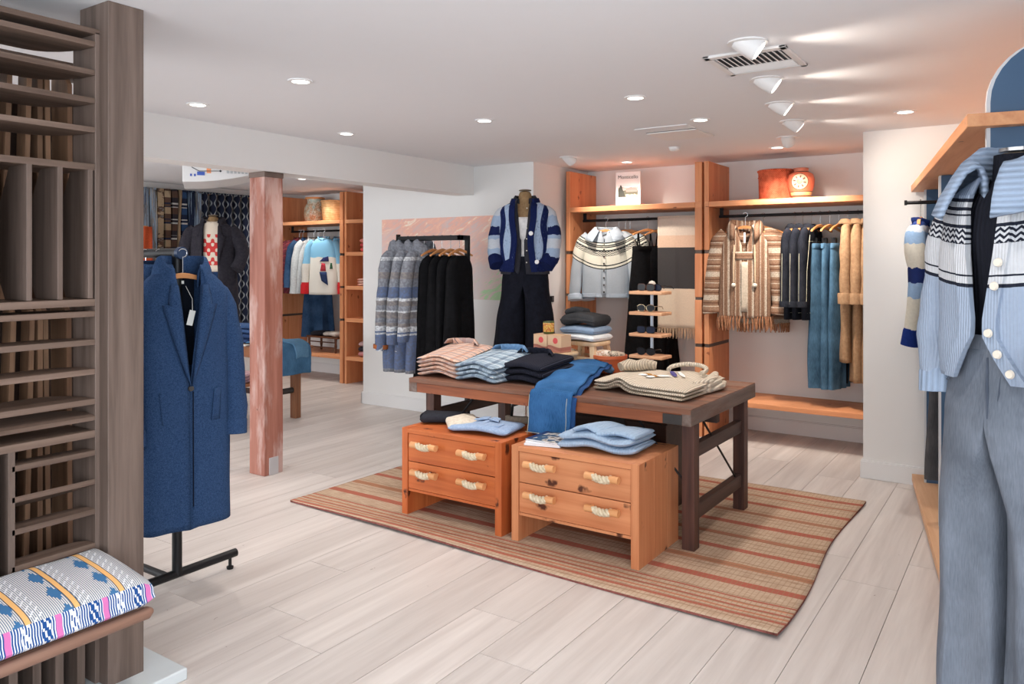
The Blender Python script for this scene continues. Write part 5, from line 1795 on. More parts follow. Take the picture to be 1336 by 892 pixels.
MB().lathe([(0.07, 0.0), (0.078, 0.005), (0.086, 0.04), (0.108, 0.11), (0.112, 0.17), (0.098, 0.215), (0.066, 0.235), (0.06, 0.242), (0.062, 0.265), (0.066, 0.268), (0.055, 0.27), (0.05, 0.24), (0.0, 0.2)], 36).build('body', n.mat, t, smooth=True)
# ================================================================== mannequins


def form(t, mat, s=1.0, z_neck=0.0, lean=0.0, hip=True):
    """headless dress form: neck, shoulders, chest, waist and hips as one surface; origin at the top of the neck"""
    tab = [(0.0, 0.052, 0.056, 0.0), (-0.06, 0.054, 0.058, 0.0), (-0.09, 0.066, 0.064, 0.01), (-0.115, 0.12, 0.075, 0.012), (-0.15, 0.175, 0.09, 0.012), (-0.20, 0.185, 0.10, 0.006),
           (-0.30, 0.165, 0.112, -0.004), (-0.40, 0.145, 0.10, 0.0), (-0.50, 0.125, 0.088, 0.004), (-0.60, 0.15, 0.10, 0.008), (-0.70, 0.165, 0.11, 0.008), (-0.80, 0.16, 0.108, 0.004)]
    rings = []
    for z, w, d, oy in tab:
        rings.append([(w * s * sp(math.sin(2 * PI * j / 32), 0.92), d * s * sp(math.cos(2 * PI * j / 32), 0.92) + oy, z * s) for j in range(32)])
    MB().loft(rings[::-1]).build('torso', mat, t, smooth=True, sub=1)
    MB().lathe([(0.053, -0.004), (0.055, 0.0), (0.053, 0.004), (0.03, 0.009), (0.0, 0.01)], 28).build('neck_cap', plain('cap_' + t.name.replace('.', '_'), C(120, 104, 84), 0.4), t, smooth=True)


def stand(t, z_top, z_floor, r=0.15, y=0.03):
    MB().tube([(0, y, z_top), (0, y, z_floor + 0.012)], 0.014, 12).build('pole', CHROME, t, smooth=True)
    MB().lathe([(r, z_floor), (r, z_floor + 0.008), (r * 0.9, z_floor + 0.013), (0.02, z_floor + 0.016)], 32, c=(0, y, 0)).build('base_plate', CHROME, t, smooth=True)


def worn_trousers(label, loc, yaw, mat, waist_z, hem_z, ww=0.165, wd=0.12, leg_top=0.10, leg_bot=0.115, spread=0.098, name='trousers', seed=0.0, group=None, fold=0.006, wb=True, belt_mat=None, hipw=1.12, crotch=0.30):
    t = thing(name, label, 'trousers' if name == 'trousers' else 'jeans', loc, yaw, group)
    cz = waist_z - crotch
    m = MB()
    for sx in (-1, 1):
        rr = []
        N = 40
        for i in range(N + 1):
            z = lerp(waist_z, hem_z, i / N)
            s = i / N
            hq = min(1.0, (waist_z - z) / (crotch * 0.65))
            w = lerp(ww, ww * hipw, hq); d = lerp(wd * 0.86, wd, hq)
            q = max(0.0, min(1.0, (cz + 0.10 - z) / 0.34)); q = q * q * (3 - 2 * q)
            ls = max(0.0, (cz - z) / (cz - hem_z))
            r = lerp(leg_top, leg_bot, ls)
            ccx = max(r - 0.002, lerp(spread, spread + (leg_bot - leg_top), ls))
            ring = []
            for j in range(40):
                a = -PI / 2 + 2 * PI * j / 40
                ca, sa = math.cos(a), math.sin(a)
                xh = w * sp(ca, 0.9) if ca > 0 else 0.0
                yh = d * sp(sa, 0.9)
                xc = ccx + r * ca; yc = r * 1.08 * sa
                x = lerp(xh, xc, q); y = lerp(yh, yc, q)
                f = fold * (0.4 + 1.8 * ls) * q
                x += f * 0.7 * math.sin(a * 5 + seed + sx); y += f * math.sin(a * 4 + seed * 2 + sx)
                v = noise.noise_vector(Vector((sx * x * 7 + seed, y * 7, z * 3.5)))
                k = fold * 1.7
                ring.append((sx * max(0.0, x + v.x * k * (1 if x > 0.02 else 0)), y + v.y * k, z))
            rr.append(ring)
        m.loft(rr, True, False, False)
    m.build('legs', mat, t, smooth=True, solid=0.004)
    if wb:
        R = []
        for zz, k in ((waist_z + 0.03, 0.985), (waist_z + 0.032, 1.02), (waist_z - 0.012, 1.035), (waist_z - 0.014, 1.0)):
            R.append([(ww * k * sp(math.sin(2 * PI * j / 48), 0.9), wd * 0.87 * k * sp(math.cos(2 * PI * j / 48), 0.9), zz) for j in range(48)])
        MB().loft(R, True, False, False).build('waistband', belt_mat or mat, t, smooth=True)
    return t


# ------------------------------------------------------------------ blue striped mannequin at the back of the table
MX, MY, MZ, MR = -3.645, 5.60, 2.205, 0.42
t = thing('mannequin', 'headless kraft mannequin dressed in the blue striped cardigan behind the table', 'mannequin', (MX, MY, MZ), MR)
form(t, KRAFT, 1.02)
stand(t, -0.8, -MZ + 0.008)
worn_trousers('black wide trousers on the blue striped mannequin behind the table', (MX, MY, MZ), MR, cloth('black_crepe', C(26, 28, 38), C(18, 19, 27), 30, bump=0.1), -0.60, -1.66, 0.185, 0.14, 0.118, 0.15, 0.108, seed=2.0, fold=0.007)
# camisole and dark shirt
t = thing('white_camisole', 'white top showing in the neckline of the blue striped mannequin', 'top', (MX, MY, MZ), MR)
g = Garment(t, [(-0.235, 0.13, 0.118), (-0.3, 0.175, 0.122), (-0.42, 0.165, 0.114), (-0.60, 0.175, 0.116)], p=2.1, fold=0.0, seed=1)
g.body(cloth('white_jersey', C(232, 230, 228), None, 30), rumple=0.002, rows=10)
m = MB()
for sx in (-1, 1):
    m.tube([(sx * 0.075, -0.112, -0.24), (sx * 0.085, -0.095, -0.17), (sx * 0.085, -0.02, -0.115), (sx * 0.08, 0.09, -0.2)], 0.005, 6)
m.build('strap', bpy.data.materials['white_jersey'], t, smooth=True)
DSH = denim('charcoal_denim', C(46, 46, 54), 0.25)
t = thing('denim_shirt', 'open charcoal denim shirt under the blue striped cardigan', 'shirt', (MX, MY, MZ), MR)
g = Garment(t, [(-0.075, 0.075, 0.075), (-0.10, 0.12, 0.09), (-0.135, 0.19, 0.105), (-0.20, 0.215, 0.122), (-0.35, 0.21, 0.130), (-0.5, 0.205, 0.130), (-0.72, 0.215, 0.138)], p=2.2, fold=0.006, seed=3)
gap = lambda z: max(0.012, 0.055 - 0.10 * max(0, (-0.1 - z)) if z > -0.42 else 0.012 + 0.10 * max(0, -0.55 - z))
g.body(DSH, gap=gap, rumple=0.004)
g.collar(DSH, 0.075, 0.072, -0.085, [(0.0, 0.0), (0.004, 0.04), (0.012, 0.045), (0.03, 0.02), (0.045, -0.02)], a0=0.55, front_drop=0.04, tip=0.4)
g.buttons(BUTTON_P, 0.035, [-0.16, -0.24, -0.33, -0.42, -0.52, -0.62], 0.006, 0.008)

NV, SKYB, PALEB = C(24, 34, 78), C(160, 180, 206), C(200, 206, 214)
n = NT('wavy_stripe_knit', 0.95, 0.1)
X, Y, Z = n.xyz()
wx = n.m('ADD', n.m('ABSOLUTE', X), n.m('MULTIPLY', n.m('SINE', n.m('ADD', n.m('MULTIPLY', Z, 17.0), n.m('MULTIPLY', n.m('GREATER_THAN', X, 0.0), 0.5))), 0.012))
col = n.ramp(n.m('DIVIDE', wx, 0.32), [(0, NV), (0.27, SKYB), (0.50, NV), (0.66, SKYB), (0.9, PALEB)], 'CONSTANT')
hem = n.m('LESS_THAN', n.m('ADD', Z, n.m('MULTIPLY', n.m('SINE', n.m('MULTIPLY', X, 22.0)), 0.02)), -0.60)
col = n.mix(hem, col, NV)
hole = n.noise(n.vm('MULTIPLY', n.obj(), (1, 1, 0.6)), 75, 1)
col = n.mix(n.ramp(hole, [(0.58, (0, 0, 0, 1)), (0.72, (0.5, 0.5, 0.5, 1))]), col, C(70, 84, 116))
n.color(col)
n.bump(n.noise(scale=110, detail=2), 0.6, 0.006)
WAVY = n.mat
SLV = bands('sleeve_stripe_knit', 'z', -0.8, 0.0, [(-0.8, NV), (-0.575, SKYB), (-0.50, PALEB), (-0.42, SKYB), (-0.385, NV), (-0.315, SKYB), (-0.22, PALEB), (-0.14, SKYB)], wob=0.02, knit=0.35, base_noise=0.1)
NAVYK = cloth('navy_knit', NV, C(20, 30, 70), 60, bump=0.5)
t = thing('striped_cardigan', 'chunky navy and pale blue wavy striped cardigan on the mannequin behind the table', 'cardigan', (MX, MY, MZ), MR)
g = Garment(t, [(-0.085, 0.088, 0.085), (-0.11, 0.14, 0.10), (-0.135, 0.195, 0.115), (-0.18, 0.222, 0.135), (-0.32, 0.228, 0.150), (-0.5, 0.232, 0.155), (-0.63, 0.232, 0.158), (-0.70, 0.212, 0.145)], p=2.2, fold=0.016, seed=6, foldk=2.2)
gap = lambda z: 0.075 if z > -0.25 else (lerp(0.075, 0.052, (-0.25 - z) / 0.15) if z > -0.40 else 0.052 + 0.13 * max(0, (-0.47 - z)))
g.body(WAVY, gap=gap, rumple=0.014, thick=0.016)
# rib band down both fronts and round the neck
m = MB()
for sx in (-1, 1):
    P = []
    for i in range(15):
        z = lerp(-0.10, -0.70, i / 14)
        gx = gap(z)
        P.append([(sx * (gx - 0.006), g.yfront(gx, z) - 0.012, z), (sx * (gx + 0.045), g.yfront(gx + 0.045, z) - 0.014, z), (sx * (gx + 0.045), g.yfront(gx + 0.045, z) + 0.004, z), (sx * (gx - 0.006), g.yfront(gx, z) + 0.006, z)])
    m.loft(P)
m.build('front_band', NAVYK, t, smooth=True)
g.collar(NAVYK, 0.088, 0.085, -0.095, [(0.0, 0.0), (0.006, 0.03), (0.03, 0.03), (0.045, -0.005)], a0=0.7, front_drop=0.02, thick=0.012)
for x, z in ((0.075, -0.375), (0.125, -0.615)):
    y = g.yfront(x, z) - 0.018
    MB().tube([(x, y, z), (x, y - 0.007, z)], [0.019, 0.017], 18).build('button', WHITE_P, t, smooth=True)
for sx, pth in ((-1, [(-0.14, 0.0, -0.175), (-0.200, 0.008, -0.215), (-0.246, -0.005, -0.37), (-0.254, -0.04, -0.53), (-0.225, -0.11, -0.645)]),
                (1, [(0.14, 0.0, -0.175), (0.200, 0.008, -0.215), (0.244, -0.01, -0.37), (0.246, -0.06, -0.54), (0.195, -0.13, -0.650)])):
    g.sleeve(SLV, pth, [(0.048, 0.05), (0.066, 0.068), (0.070, 0.072), (0.070, 0.068), (0.050, 0.048)], seed=sx * 2.2, rumple=0.012, cuff=(0.10, (0.062, 0.056)), cuff_mat=NAVYK, n=22)

# ------------------------------------------------------------------ grey fair isle mannequin on the right
RX, RY, RZ, RR = -0.045, 2.86, 1.925, -0.62
t = thing('mannequin', 'headless mannequin in black turtleneck at the right edge of the picture', 'mannequin', (RX, RY, RZ), RR)
RIBB = bands('black_rib_knit', 'x', -1, 1, [(-1, C(26, 28, 36))], ribs=('x', 420), knit=0.4)
form(t, RIBB, 1.04)
stand(t, -0.8, -RZ + 0.09, 0.15)
MB().tube([(0, 0, 0.012), (0, 0, 0.022)], [0.05, 0.05], 28).build('metal_cap', CHROME, t, smooth=True)
t = thing('turtleneck', 'black ribbed turtleneck under the grey fair isle cardigan at right', 'sweater', (RX, RY, RZ), RR)
g = Garment(t, [(0.002, 0.060, 0.064), (-0.075, 0.064, 0.068), (-0.10, 0.085, 0.08), (-0.125, 0.14, 0.095), (-0.16, 0.19, 0.11), (-0.25, 0.195, 0.125), (-0.42, 0.160, 0.112), (-0.62, 0.160, 0.108)], p=2.1, fold=0.003, seed=1)
g.body(RIBB, rumple=0.002, rows=26)
GD = denim('grey_denim', C(104, 112, 124), 0.2)
jt = worn_trousers('washed grey wide jeans on the mannequin at the right edge', (RX, RY, RZ), RR, GD, -0.585, -1.80, 0.190, 0.138, 0.112, 0.122, 0.112, name='jeans', seed=5.0, fold=0.010, crotch=0.32)
GDS = denim('grey_denim_seam', C(80, 88, 102), 0.2)
m = MB().tube([(0.0, -0.125, -0.62), (0.006, -0.138, -0.70), (0.012, -0.140, -0.80), (-0.002, -0.130, -0.86)], 0.005, 6)
m.tube([(0.045, -0.122, -0.62), (0.045, -0.137, -0.72), (0.035, -0.138, -0.80), (0.0, -0.131, -0.86)], 0.003, 6)
m.build('fly_seam', GDS, jt, smooth=True)
m = MB()
for sx in (-1, 1):
    m.tube([(sx * 0.09, -0.115, -0.615), (sx * 0.115, -0.118, -0.67), (sx * 0.165, -0.098, -0.71)], 0.003, 6)
m.build('pocket_seam', GDS, jt, smooth=True)
MB().tube([(0.012, -0.118, -0.595), (0.012, -0.126, -0.595)], [0.012, 0.011], 16).build('button', plain('grey_button', C(84, 88, 96), 0.3, 0.6), jt, smooth=True)
m = MB()
for x in (-0.10, 0.085):
    m.box(x - 0.007, x + 0.007, -0.126, -0.114, -0.625, -0.565)
m.build('belt_loop', GD, jt)
FI2 = fairisle('fair_isle_knit_blue', -0.148, -0.55, grey=C(152, 166, 186), cream=C(196, 199, 204), black=C(34, 38, 50), zs=0.98, zigx=40.0)
GREYK2 = bands('grey_blue_rib', 'z', -3, 1, [(-3, C(152, 170, 194))], ribs=('x', 300), knit=0.7, base_noise=0.06, ribdark=0.15)
GREYK3 = bands('grey_blue_collar_rib', 'z', -3, 1, [(-3, C(154, 172, 196))], ribs=('z', 330), knit=0.7, base_noise=0.06, ribdark=0.2)
t = thing('knit_cardigan', 'grey blue fair isle cardigan with big ribbed collar on the right mannequin', 'cardigan', (RX, RY, RZ), RR)
g = Garment(t, [(-0.055, 0.09, 0.092), (-0.085, 0.145, 0.108), (-0.115, 0.195, 0.122), (-0.165, 0.222, 0.140), (-0.30, 0.230, 0.155), (-0.45, 0.230, 0.160), (-0.60, 0.230, 0.165), (-0.69, 0.215, 0.158)], p=2.2, fold=0.010, seed=2.2, foldk=1.8)


def gap2(z):
    if z > -0.30: return lerp(0.062, 0.05, (-0.06 - z) / 0.24)
    if z > -0.50: return lerp(0.05, 0.022, (-0.30 - z) / 0.20)
    return 0.022 + 0.55 * max(0, -0.55 - z)


g.body(FI2, gap=gap2, rumple=0.010, thick=0.012, rows=44)
m = MB()
for sx in (-1, 1):
    P = []
    for i in range(22):
        z = lerp(-0.12, -0.69, i / 21)
        gx = gap2(z)
        P.append([(sx * (gx - 0.004), g.yfront(gx, z) - 0.012, z), (sx * (gx + 0.038), g.yfront(gx + 0.038, z) - 0.013, z), (sx * (gx + 0.038), g.yfront(gx + 0.038, z) + 0.004, z), (sx * (gx - 0.004), g.yfront(gx, z) + 0.006, z)])
    m.loft(P)
m.build('front_band', FI2, t, smooth=True)
g.collar(GREYK3, 0.090, 0.090, -0.075, [(-0.004, -0.02), (0.0, 0.075), (0.012, 0.112), (0.034, 0.118), (0.062, 0.095), (0.092, 0.05), (0.118, 0.0), (0.136, -0.045)], a0=0.36, front_drop=0.075, thick=0.014, rumple=0.006, n=44, tip=0.15)
for z in (-0.33, -0.40, -0.54, -0.60, -0.655):
    gx = gap2(z) + 0.02
    y = g.yfront(gx, z) - 0.016
    MB().tube([(gx, y, z), (gx, y - 0.007, z)], [0.0135, 0.011], 16).build('button', BUTTON_P, t, smooth=True)
for sx, pth in ((-1, [(-0.17, 0.0, -0.15), (-0.222, 0.0, -0.24), (-0.25, -0.01, -0.42), (-0.262, -0.02, -0.58), (-0.25, -0.03, -0.76)]),
                (1, [(0.185, 0.0, -0.15), (0.25, 0.0, -0.24), (0.30, -0.02, -0.42), (0.30, -0.10, -0.56), (0.22, -0.20, -0.66)])):
    g.sleeve(FI2, pth, [(0.065, 0.065), (0.074, 0.075), (0.066, 0.068), (0.064, 0.066), (0.052, 0.052)], seed=sx * 1.4, rumple=0.012, cuff=(0.075, (0.060, 0.058)), cuff_mat=GREYK2, n=22)

# ------------------------------------------------------------------ angled fixture on the right
BLUEP_ = plain('blue_lacquer', C(62, 92, 124), 0.45, var=0.03)
EDGE = plain('pale_panel_edge', C(206, 210, 214), 0.5)
FROT = math.atan2(DX, DY)      # yaw so that local y runs along the fixture


def fthing(name, label, cat, along, into, z=0.0):
    p = fx(along, into, z)
    t = thing(name, label, cat, (p.x, p.y, p.z), math.atan2(0.984, -0.179) - PI / 2)
    return t


SHELF_R = wood('shelf_right', C(228, 170, 124), C(202, 134, 92), 'y', 0.7, knots=0.08, var=0.02)
t = fthing('wall_shelf', 'long pale wood shelf over the hanging clothes on the right wall', 'shelf', 0.0, 0.0, 2.135)
MB().box(0.0, 0.55, -2.94, -0.915, -0.048, 0.0).build('board', SHELF_R, t, bevel=0.003)
MB().box(0.0, 0.55, -0.912, 0.0, -0.048, 0.0).build('board', SHELF_R, t, bevel=0.003)


def panel(label, along, z1, r, th=0.03):
    t = fthing('arched_panel', label, 'panel', along, 0.068)
    pts = [(0.012, 0.0), (0.48, 0.0), (0.48, z1)]
    for k in range(9):
        a = PI / 2 + k / 8 * PI / 2
        pts.append((0.012 + r + r * math.cos(a), z1 - r + r * math.sin(a)))
    MB().prism(pts, -th / 2, th / 2, axis='y').build('board', BLUEP_, t)
    e = [(0.0, 0.0), (0.0, z1 - r)]
    m = MB()
    path = [(0.006, 0, 0.0), (0.006, 0, z1 - r)] + [(0.006 + r + r * math.cos(PI - k / 8 * PI / 2), 0, z1 - r + r * math.sin(PI - k / 8 * PI / 2)) for k in range(1, 9)]
    R = []
    for i, p in enumerate(path):
        p = Vector(p)
        R.append([p + Vector((-0.006, -th / 2 - 0.001, 0)), p + Vector((0.006, -th / 2 - 0.001, 0)), p + Vector((0.006, th / 2 + 0.001, 0)), p + Vector((-0.006, th / 2 + 0.001, 0))])
    m.loft(R).build('edge_strip', EDGE, t)
    return t


panel('tall blue panel with rounded top beside the grey cardigan at the right edge', 2.90 - 0.03, 2.40, 0.22)
panel('blue panel under the middle of the right wall shelf', 1.16, 2.085, 0.006)
panel('blue panel under the far end of the right wall shelf', 0.20, 2.085, 0.006)
t = fthing('face_out_bar', 'short black hanging bar on the far blue panel', 'rail', 0.42, -0.06, 1.985)
MB().tube([(0.0, 0, 0), (0.60, 0, 0)], 0.012, 10).build('bar', BLACK, t, smooth=True)
MB().box(-0.006, 0.01, -0.016, 0.016, -0.016, 0.016).build('end_stop', BLACK, t, bevel=0.002)
BENCHR = wood('platform_wood', C(232, 188, 148), C(212, 160, 118), 'y', 0.7, var=0.03)
t = fthing('low_platform', 'low pale wood platform along the right wall under the mannequin', 'platform', 0.0, 0.005)
MB().box(0.0, 0.55, -4.6, 0.0, 0.035, 0.085).build('deck', BENCHR, t, bevel=0.003)
for y in (-0.3, -1.25, -2.3, -3.4):
    MB().tube([(0.04, y, 0), (0.04, y, 0.035)], 0.014, 10).build('foot', BLACK, t)
    MB().tube([(0.5, y, 0), (0.5, y, 0.035)], 0.014, 10).build('foot', BLACK, t)

# clothes on the face-out bar
t0 = fx(0.42, 0.03, 1.985)
t = thing('knit_sweater', 'navy, cream and blue striped chunky sweater hung edge-on at the right wall', 'sweater', tuple(t0), PI / 2 - 0.05)
SW2 = bands('striped_mohair', 'z', -1.0, 0.0, [(-1.0, C(36, 58, 120)), (-0.885, C(226, 222, 206)), (-0.62, C(150, 180, 214)), (-0.53, C(32, 48, 104)), (-0.43, C(224, 220, 206)), (-0.28, C(150, 180, 214)), (-0.20, C(206, 214, 224)), (-0.16, C(44, 64, 122))], wob=0.02, knit=0.4)
g = Garment(t, shirt_tab(0.07, 0.17, 0.20, 0.20, 0.72, 0.055, 0.06, -0.125), fold=0.012, seed=3)
g.body(SW2, rumple=0.014)
for sx in (-1, 1):
    g.sleeve(SW2, [(sx * 0.15, 0, -0.18), (sx * 0.215, 0, -0.28), (sx * 0.26, 0.03 * sx, -0.55), (sx * 0.25, 0.02, -0.92)], [(0.055, 0.05), (0.066, 0.06), (0.062, 0.058), (0.045, 0.042)], seed=sx, rumple=0.012, cuff=(0.11, (0.052, 0.05)), cuff_mat=cloth('royal_knit_%d' % (sx + 1), C(30, 52, 122)))
g.collar(cloth('navy_neck', C(40, 60, 122)), 0.066, 0.05, -0.13, BAND, a0=0.05, front_drop=0.02)
hanger('wooden hanger inside the striped sweater at the right wall', tuple(t0), PI / 2 - 0.05, 0.16)
p = fx(0.42, 0.14, 1.985)
t = thing('knit_sweater', 'second cream chunky sweater behind the striped one at the right wall', 'sweater', tuple(p), PI / 2 + 0.02)
g = Garment(t, shirt_tab(0.07, 0.17, 0.19, 0.19, 0.66, 0.045, 0.05, -0.125), fold=0.012, seed=8)
g.body(SW2, rumple=0.012)
hanger('wooden hanger nearest the wall on the short black bar', tuple(p), PI / 2 + 0.02, 0.16)
p = fx(0.95, 0.14, 1.62)
BKD = denim('charcoal_washed_denim', C(74, 74, 76), 0.22)
hanging_trousers('charcoal washed jeans hanging low beside the blue panel at right', (p.x, p.y, 1.62), PI / 2 - 0.35, BKD, 1.15, 0.15, 0.05, -0.14, None, 'wooden hanger holding the left charcoal jeans', 1.0, 0.20, name='jeans')
p = fx(1.02, 0.24, 1.62)
hanging_trousers('longer charcoal jeans just behind the grey cardigan sleeve at right', (p.x, p.y, 1.62), PI / 2 - 0.35, BKD, 1.32, 0.15, 0.05, -0.14, None, 'wooden hanger holding the right charcoal jeans', 2.0, 0.20, name='jeans')
t = fthing('face_out_bar', 'black hanging bar holding the charcoal jeans at the right wall', 'rail', 0.99, 0.08, 1.62)
MB().tube([(0.0, 0, 0), (0.45, 0, 0)], 0.012, 10).build('bar', BLACK, t, smooth=True)
MB().box(-0.006, 0.01, -0.016, 0.016, -0.016, 0.016).build('end_stop', BLACK, t, bevel=0.002)
# ================================================================== coat rack at left with the long navy coat
t = thing('garment_rack', 'black tube garment rack behind the dark post carrying the long navy coat', 'garment rack', (-3.467, 2.215, 0))
MB().tube([(0.0, -0.42, 0.075), (0.0, 0.335, 0.075)], 0.021, 14).build('foot_bar', BLACK, t, smooth=True)
MB().tube([(-1.25, -0.42, 0.075), (-1.25, 0.335, 0.075)], 0.021, 14).build('foot_bar', BLACK, t, smooth=True)
MB().tube([(0.0, 0.0, 0.07), (0.0, 0.0, 1.637)], 0.0235, 16).build('upright', BLACK, t, smooth=True)
MB().tube([(-1.25, 0.0, 0.07), (-1.25, 0.0, 1.637)], 0.0235, 16).build('upright', BLACK, t, smooth=True)
MB().tube([(0.02, 0.0, 1.637), (-1.27, 0.0, 1.637)], 0.0235, 16).build('hanging_rod', BLACK, t, smooth=True)
MB().tube([(0.045, 0, 1.637), (0.02, 0, 1.637)], 0.030, 20).build('end_cap', plain('blue_black_cap', C(46, 66, 96), 0.4), t, smooth=True)
MB().tube([(0.0, -0.05, 0.075), (-1.25, -0.05, 0.075)], 0.018, 12).build('base_bar', BLACK, t, smooth=True)
for x in (0, -1.25):
    for y in (-0.40, 0.30):
        MB().lathe([(0.016, 0.0), (0.018, 0.012), (0.008, 0.018), (0.008, 0.06)], 14, c=(x, y, 0)).build('levelling_foot', BLACK, t, smooth=True)

COATM = cloth('navy_boiled_wool', C(48, 72, 106), C(34, 55, 88), 150, weave=320, fleck=0.2, bump=0.2)
COATD = cloth('dark_coat_lining', C(20, 24, 34), None, 30)


def overcoat(label, loc, yaw, hl, full=True, mat=COATM, L=1.24, group=None):
    t = thing('overcoat', label, 'coat', loc, yaw, group)
    tab = [(-0.055, 0.088, 0.075), (-0.09, 0.125, 0.085), (-0.135, 0.175, 0.10), (-0.185, 0.208, 0.108), (-0.26, 0.212, 0.115), (-0.40, 0.208, 0.115), (-0.70, 0.206, 0.115), (-0.055 - L, 0.210, 0.12)]
    g = Garment(t, tab, fold=0.020, seed=2.0 if full else 5.0, foldk=1.7, p=2.5)
    btn = -0.625
    gap = (lambda z: max(0.0005, 0.062 * (z - btn) / (-0.06 - btn) + 0.0005)) if full else (lambda z: 0.001)
    g.body(mat, gap=gap, rumple=0.006, rows=44, hemfn=(lambda x, y: -0.01 * (x < 0)))
    for sx in (-1, 1):
        g.sleeve(mat, [(sx * 0.145, 0, -0.18), (sx * 0.195, 0, -0.27), (sx * 0.225, -0.005, -0.48), (sx * 0.238, -0.02, -0.72), (sx * 0.232, -0.035, -0.89)],
                 [(0.052, 0.055), (0.062, 0.066), (0.062, 0.066), (0.060, 0.064), (0.058, 0.06)], seed=sx * 2.0 + 1, cuff=(0.075, (0.063, 0.064)), rumple=0.006)
    if not full:
        g.collar(mat, 0.085, 0.06, -0.07, SHIRT_COLLAR, a0=0.5)
        hanger(hl, loc, yaw, 0.18)
        return t
    # lapels: two turned leaves with a notch, following the front opening
    for sx in (-1, 1):
        P = []
        zs = [btn + 0.0, btn + 0.06, btn + 0.14, btn + 0.22, btn + 0.30, btn + 0.36, -0.243, -0.242, -0.20, -0.15]
        lw = [0.004, 0.022, 0.040, 0.056, 0.070, 0.080, 0.084, 0.058, 0.050, 0.035]
        for z, w in zip(zs, lw):
            gx = gap(z)
            row = []
            for k in range(6):
                u = k / 5
                x = gx + w * u
                off = 0.014 + 0.016 * math.sin(u * PI) * (1 - u * 0.4)
                row.append((sx * x, g.yfront(x, z) - off, z))
            P.append(row)
        MB().grid(P).build('lapel', mat, t, smooth=True, solid=0.006)
    g.collar(mat, 0.080, 0.066, -0.075, [(0.0, -0.03), (0.004, 0.04), (0.016, 0.062), (0.034, 0.055), (0.05, 0.015), (0.062, -0.035), (0.068, -0.07)], a0=0.62, front_drop=0.075, thick=0.008, n=36)
    MB().loft([[(0.07 * math.sin(a), 0.055 + 0.02 * math.cos(a), -0.10 - 0.45 * k) for a in [PI / 2 * (q / 4 - 1) * 1.0 for q in range(9)]] for k in (0, 0.5, 1)], closed=False).build('lining', COATD, t, smooth=True)
    y = g.yfront(0.004, btn - 0.012) - 0.008
    MB().tube([(0.0, y, btn - 0.012), (0.0, y - 0.008, btn - 0.012)], [0.014, 0.012], 16).build('button', BUTTON_D, t, smooth=True)
    m = MB().tube([(0.02, 0.02, -0.16), (0.035, -0.03, -0.22), (0.03, -0.05, -0.28)], 0.0015, 5)
    m.bar((0.03, -0.055, -0.275), (0.012, -0.06, -0.345), 0.028, 0.001, up=(0, 1, 0))
    m.build('price_tag', TAGM, t)
    MB().box(-0.02, 0.02, 0.045, 0.047, -0.15, -0.135).build('neck_label', TAGM, t)
    m = MB().tube([(0.012, g.yfront(0.01, z) - 0.003, z) for z in [btn - 0.03 - k * 0.06 for k in range(10)]], 0.0025, 5)
    m.build('front_edge', COATD, t)
    for sx in (-1, 1):
        g.patch(mat, [(sx * 0.11 - 0.012, -0.80), (sx * 0.13 + 0.012, -0.80), (sx * 0.14 + 0.012, -0.65), (sx * 0.125 - 0.012, -0.65)], off=0.008, name='pocket_welt')
    hanger(hl, (loc[0], loc[1], loc[2]), yaw, 0.18)
    return t


overcoat('long navy wool coat with notched lapels hanging at the front of the left rack', (-3.405, 2.205, 1.637), PI / 2 - 0.28, 'wooden hanger inside the front navy wool coat')
overcoat('second navy wool coat hidden behind the front coat on the left rack', (-3.60, 2.205, 1.637), PI / 2 - 0.2, 'wooden hanger inside the second navy coat', full=False)
CHB = cloth('pale_chambray', C(112, 140, 172), C(94, 122, 158), 60)
t = thing('hanging_shirt', 'pale blue shirt third in line on the left rack, just beside the dark post', 'shirt', (-3.72, 2.205, 1.637), PI / 2 - 0.15)
g = Garment(t, shirt_tab(0.08, 0.19, 0.21, 0.22, 0.75, 0.05, 0.06, -0.10), fold=0.01, seed=4)
g.body(CHB, rumple=0.008)
for sx in (-1, 1):
    g.sleeve(CHB, [(sx * 0.16, 0, -0.15), (sx * 0.225, 0, -0.25), (sx * 0.26, 0, -0.5), (sx * 0.26, 0, -0.76)], [0.05, 0.06, 0.05, 0.045], seed=sx)
hanger('wooden hanger inside the pale blue shirt on the left rack', (-3.72, 2.205, 1.637), PI / 2 - 0.15, 0.18)

# ================================================================== middle rack
RYy = 5.20
t = thing('garment_rack', 'black square tube garment rack before the projected picture', 'garment rack', (-4.04, RYy, 0))
MB().box(-0.70, 0.02, -0.02, 0.02, 1.775, 1.817).build('hanging_rod', BLACK, t, bevel=0.003)
MB().box(-0.018, 0.018, 0.08, 0.116, 0.03, 1.817).build('upright', BLACK, t, bevel=0.003)
MB().box(-0.02, 0.02, -0.02, 0.08, 1.775, 1.817).build('corner_bar', BLACK, t, bevel=0.003)
MB().box(-0.02, 0.02, -0.30, 0.30, 0.0, 0.035).build('foot_bar', BLACK, t, bevel=0.003)
MB().box(-0.66, -0.02, 0.24, 0.28, 0.0, 0.035).build('base_bar', BLACK, t, bevel=0.003)
MB().box(-0.712, -0.70, -0.024, 0.024, 1.775, 1.835).build('end_lip', BLACK, t, bevel=0.002)
JAC_B, JAC_G, JAC_T, JAC_W = C(96, 112, 146), C(138, 142, 150), C(140, 134, 132), C(208, 212, 216)
st = []
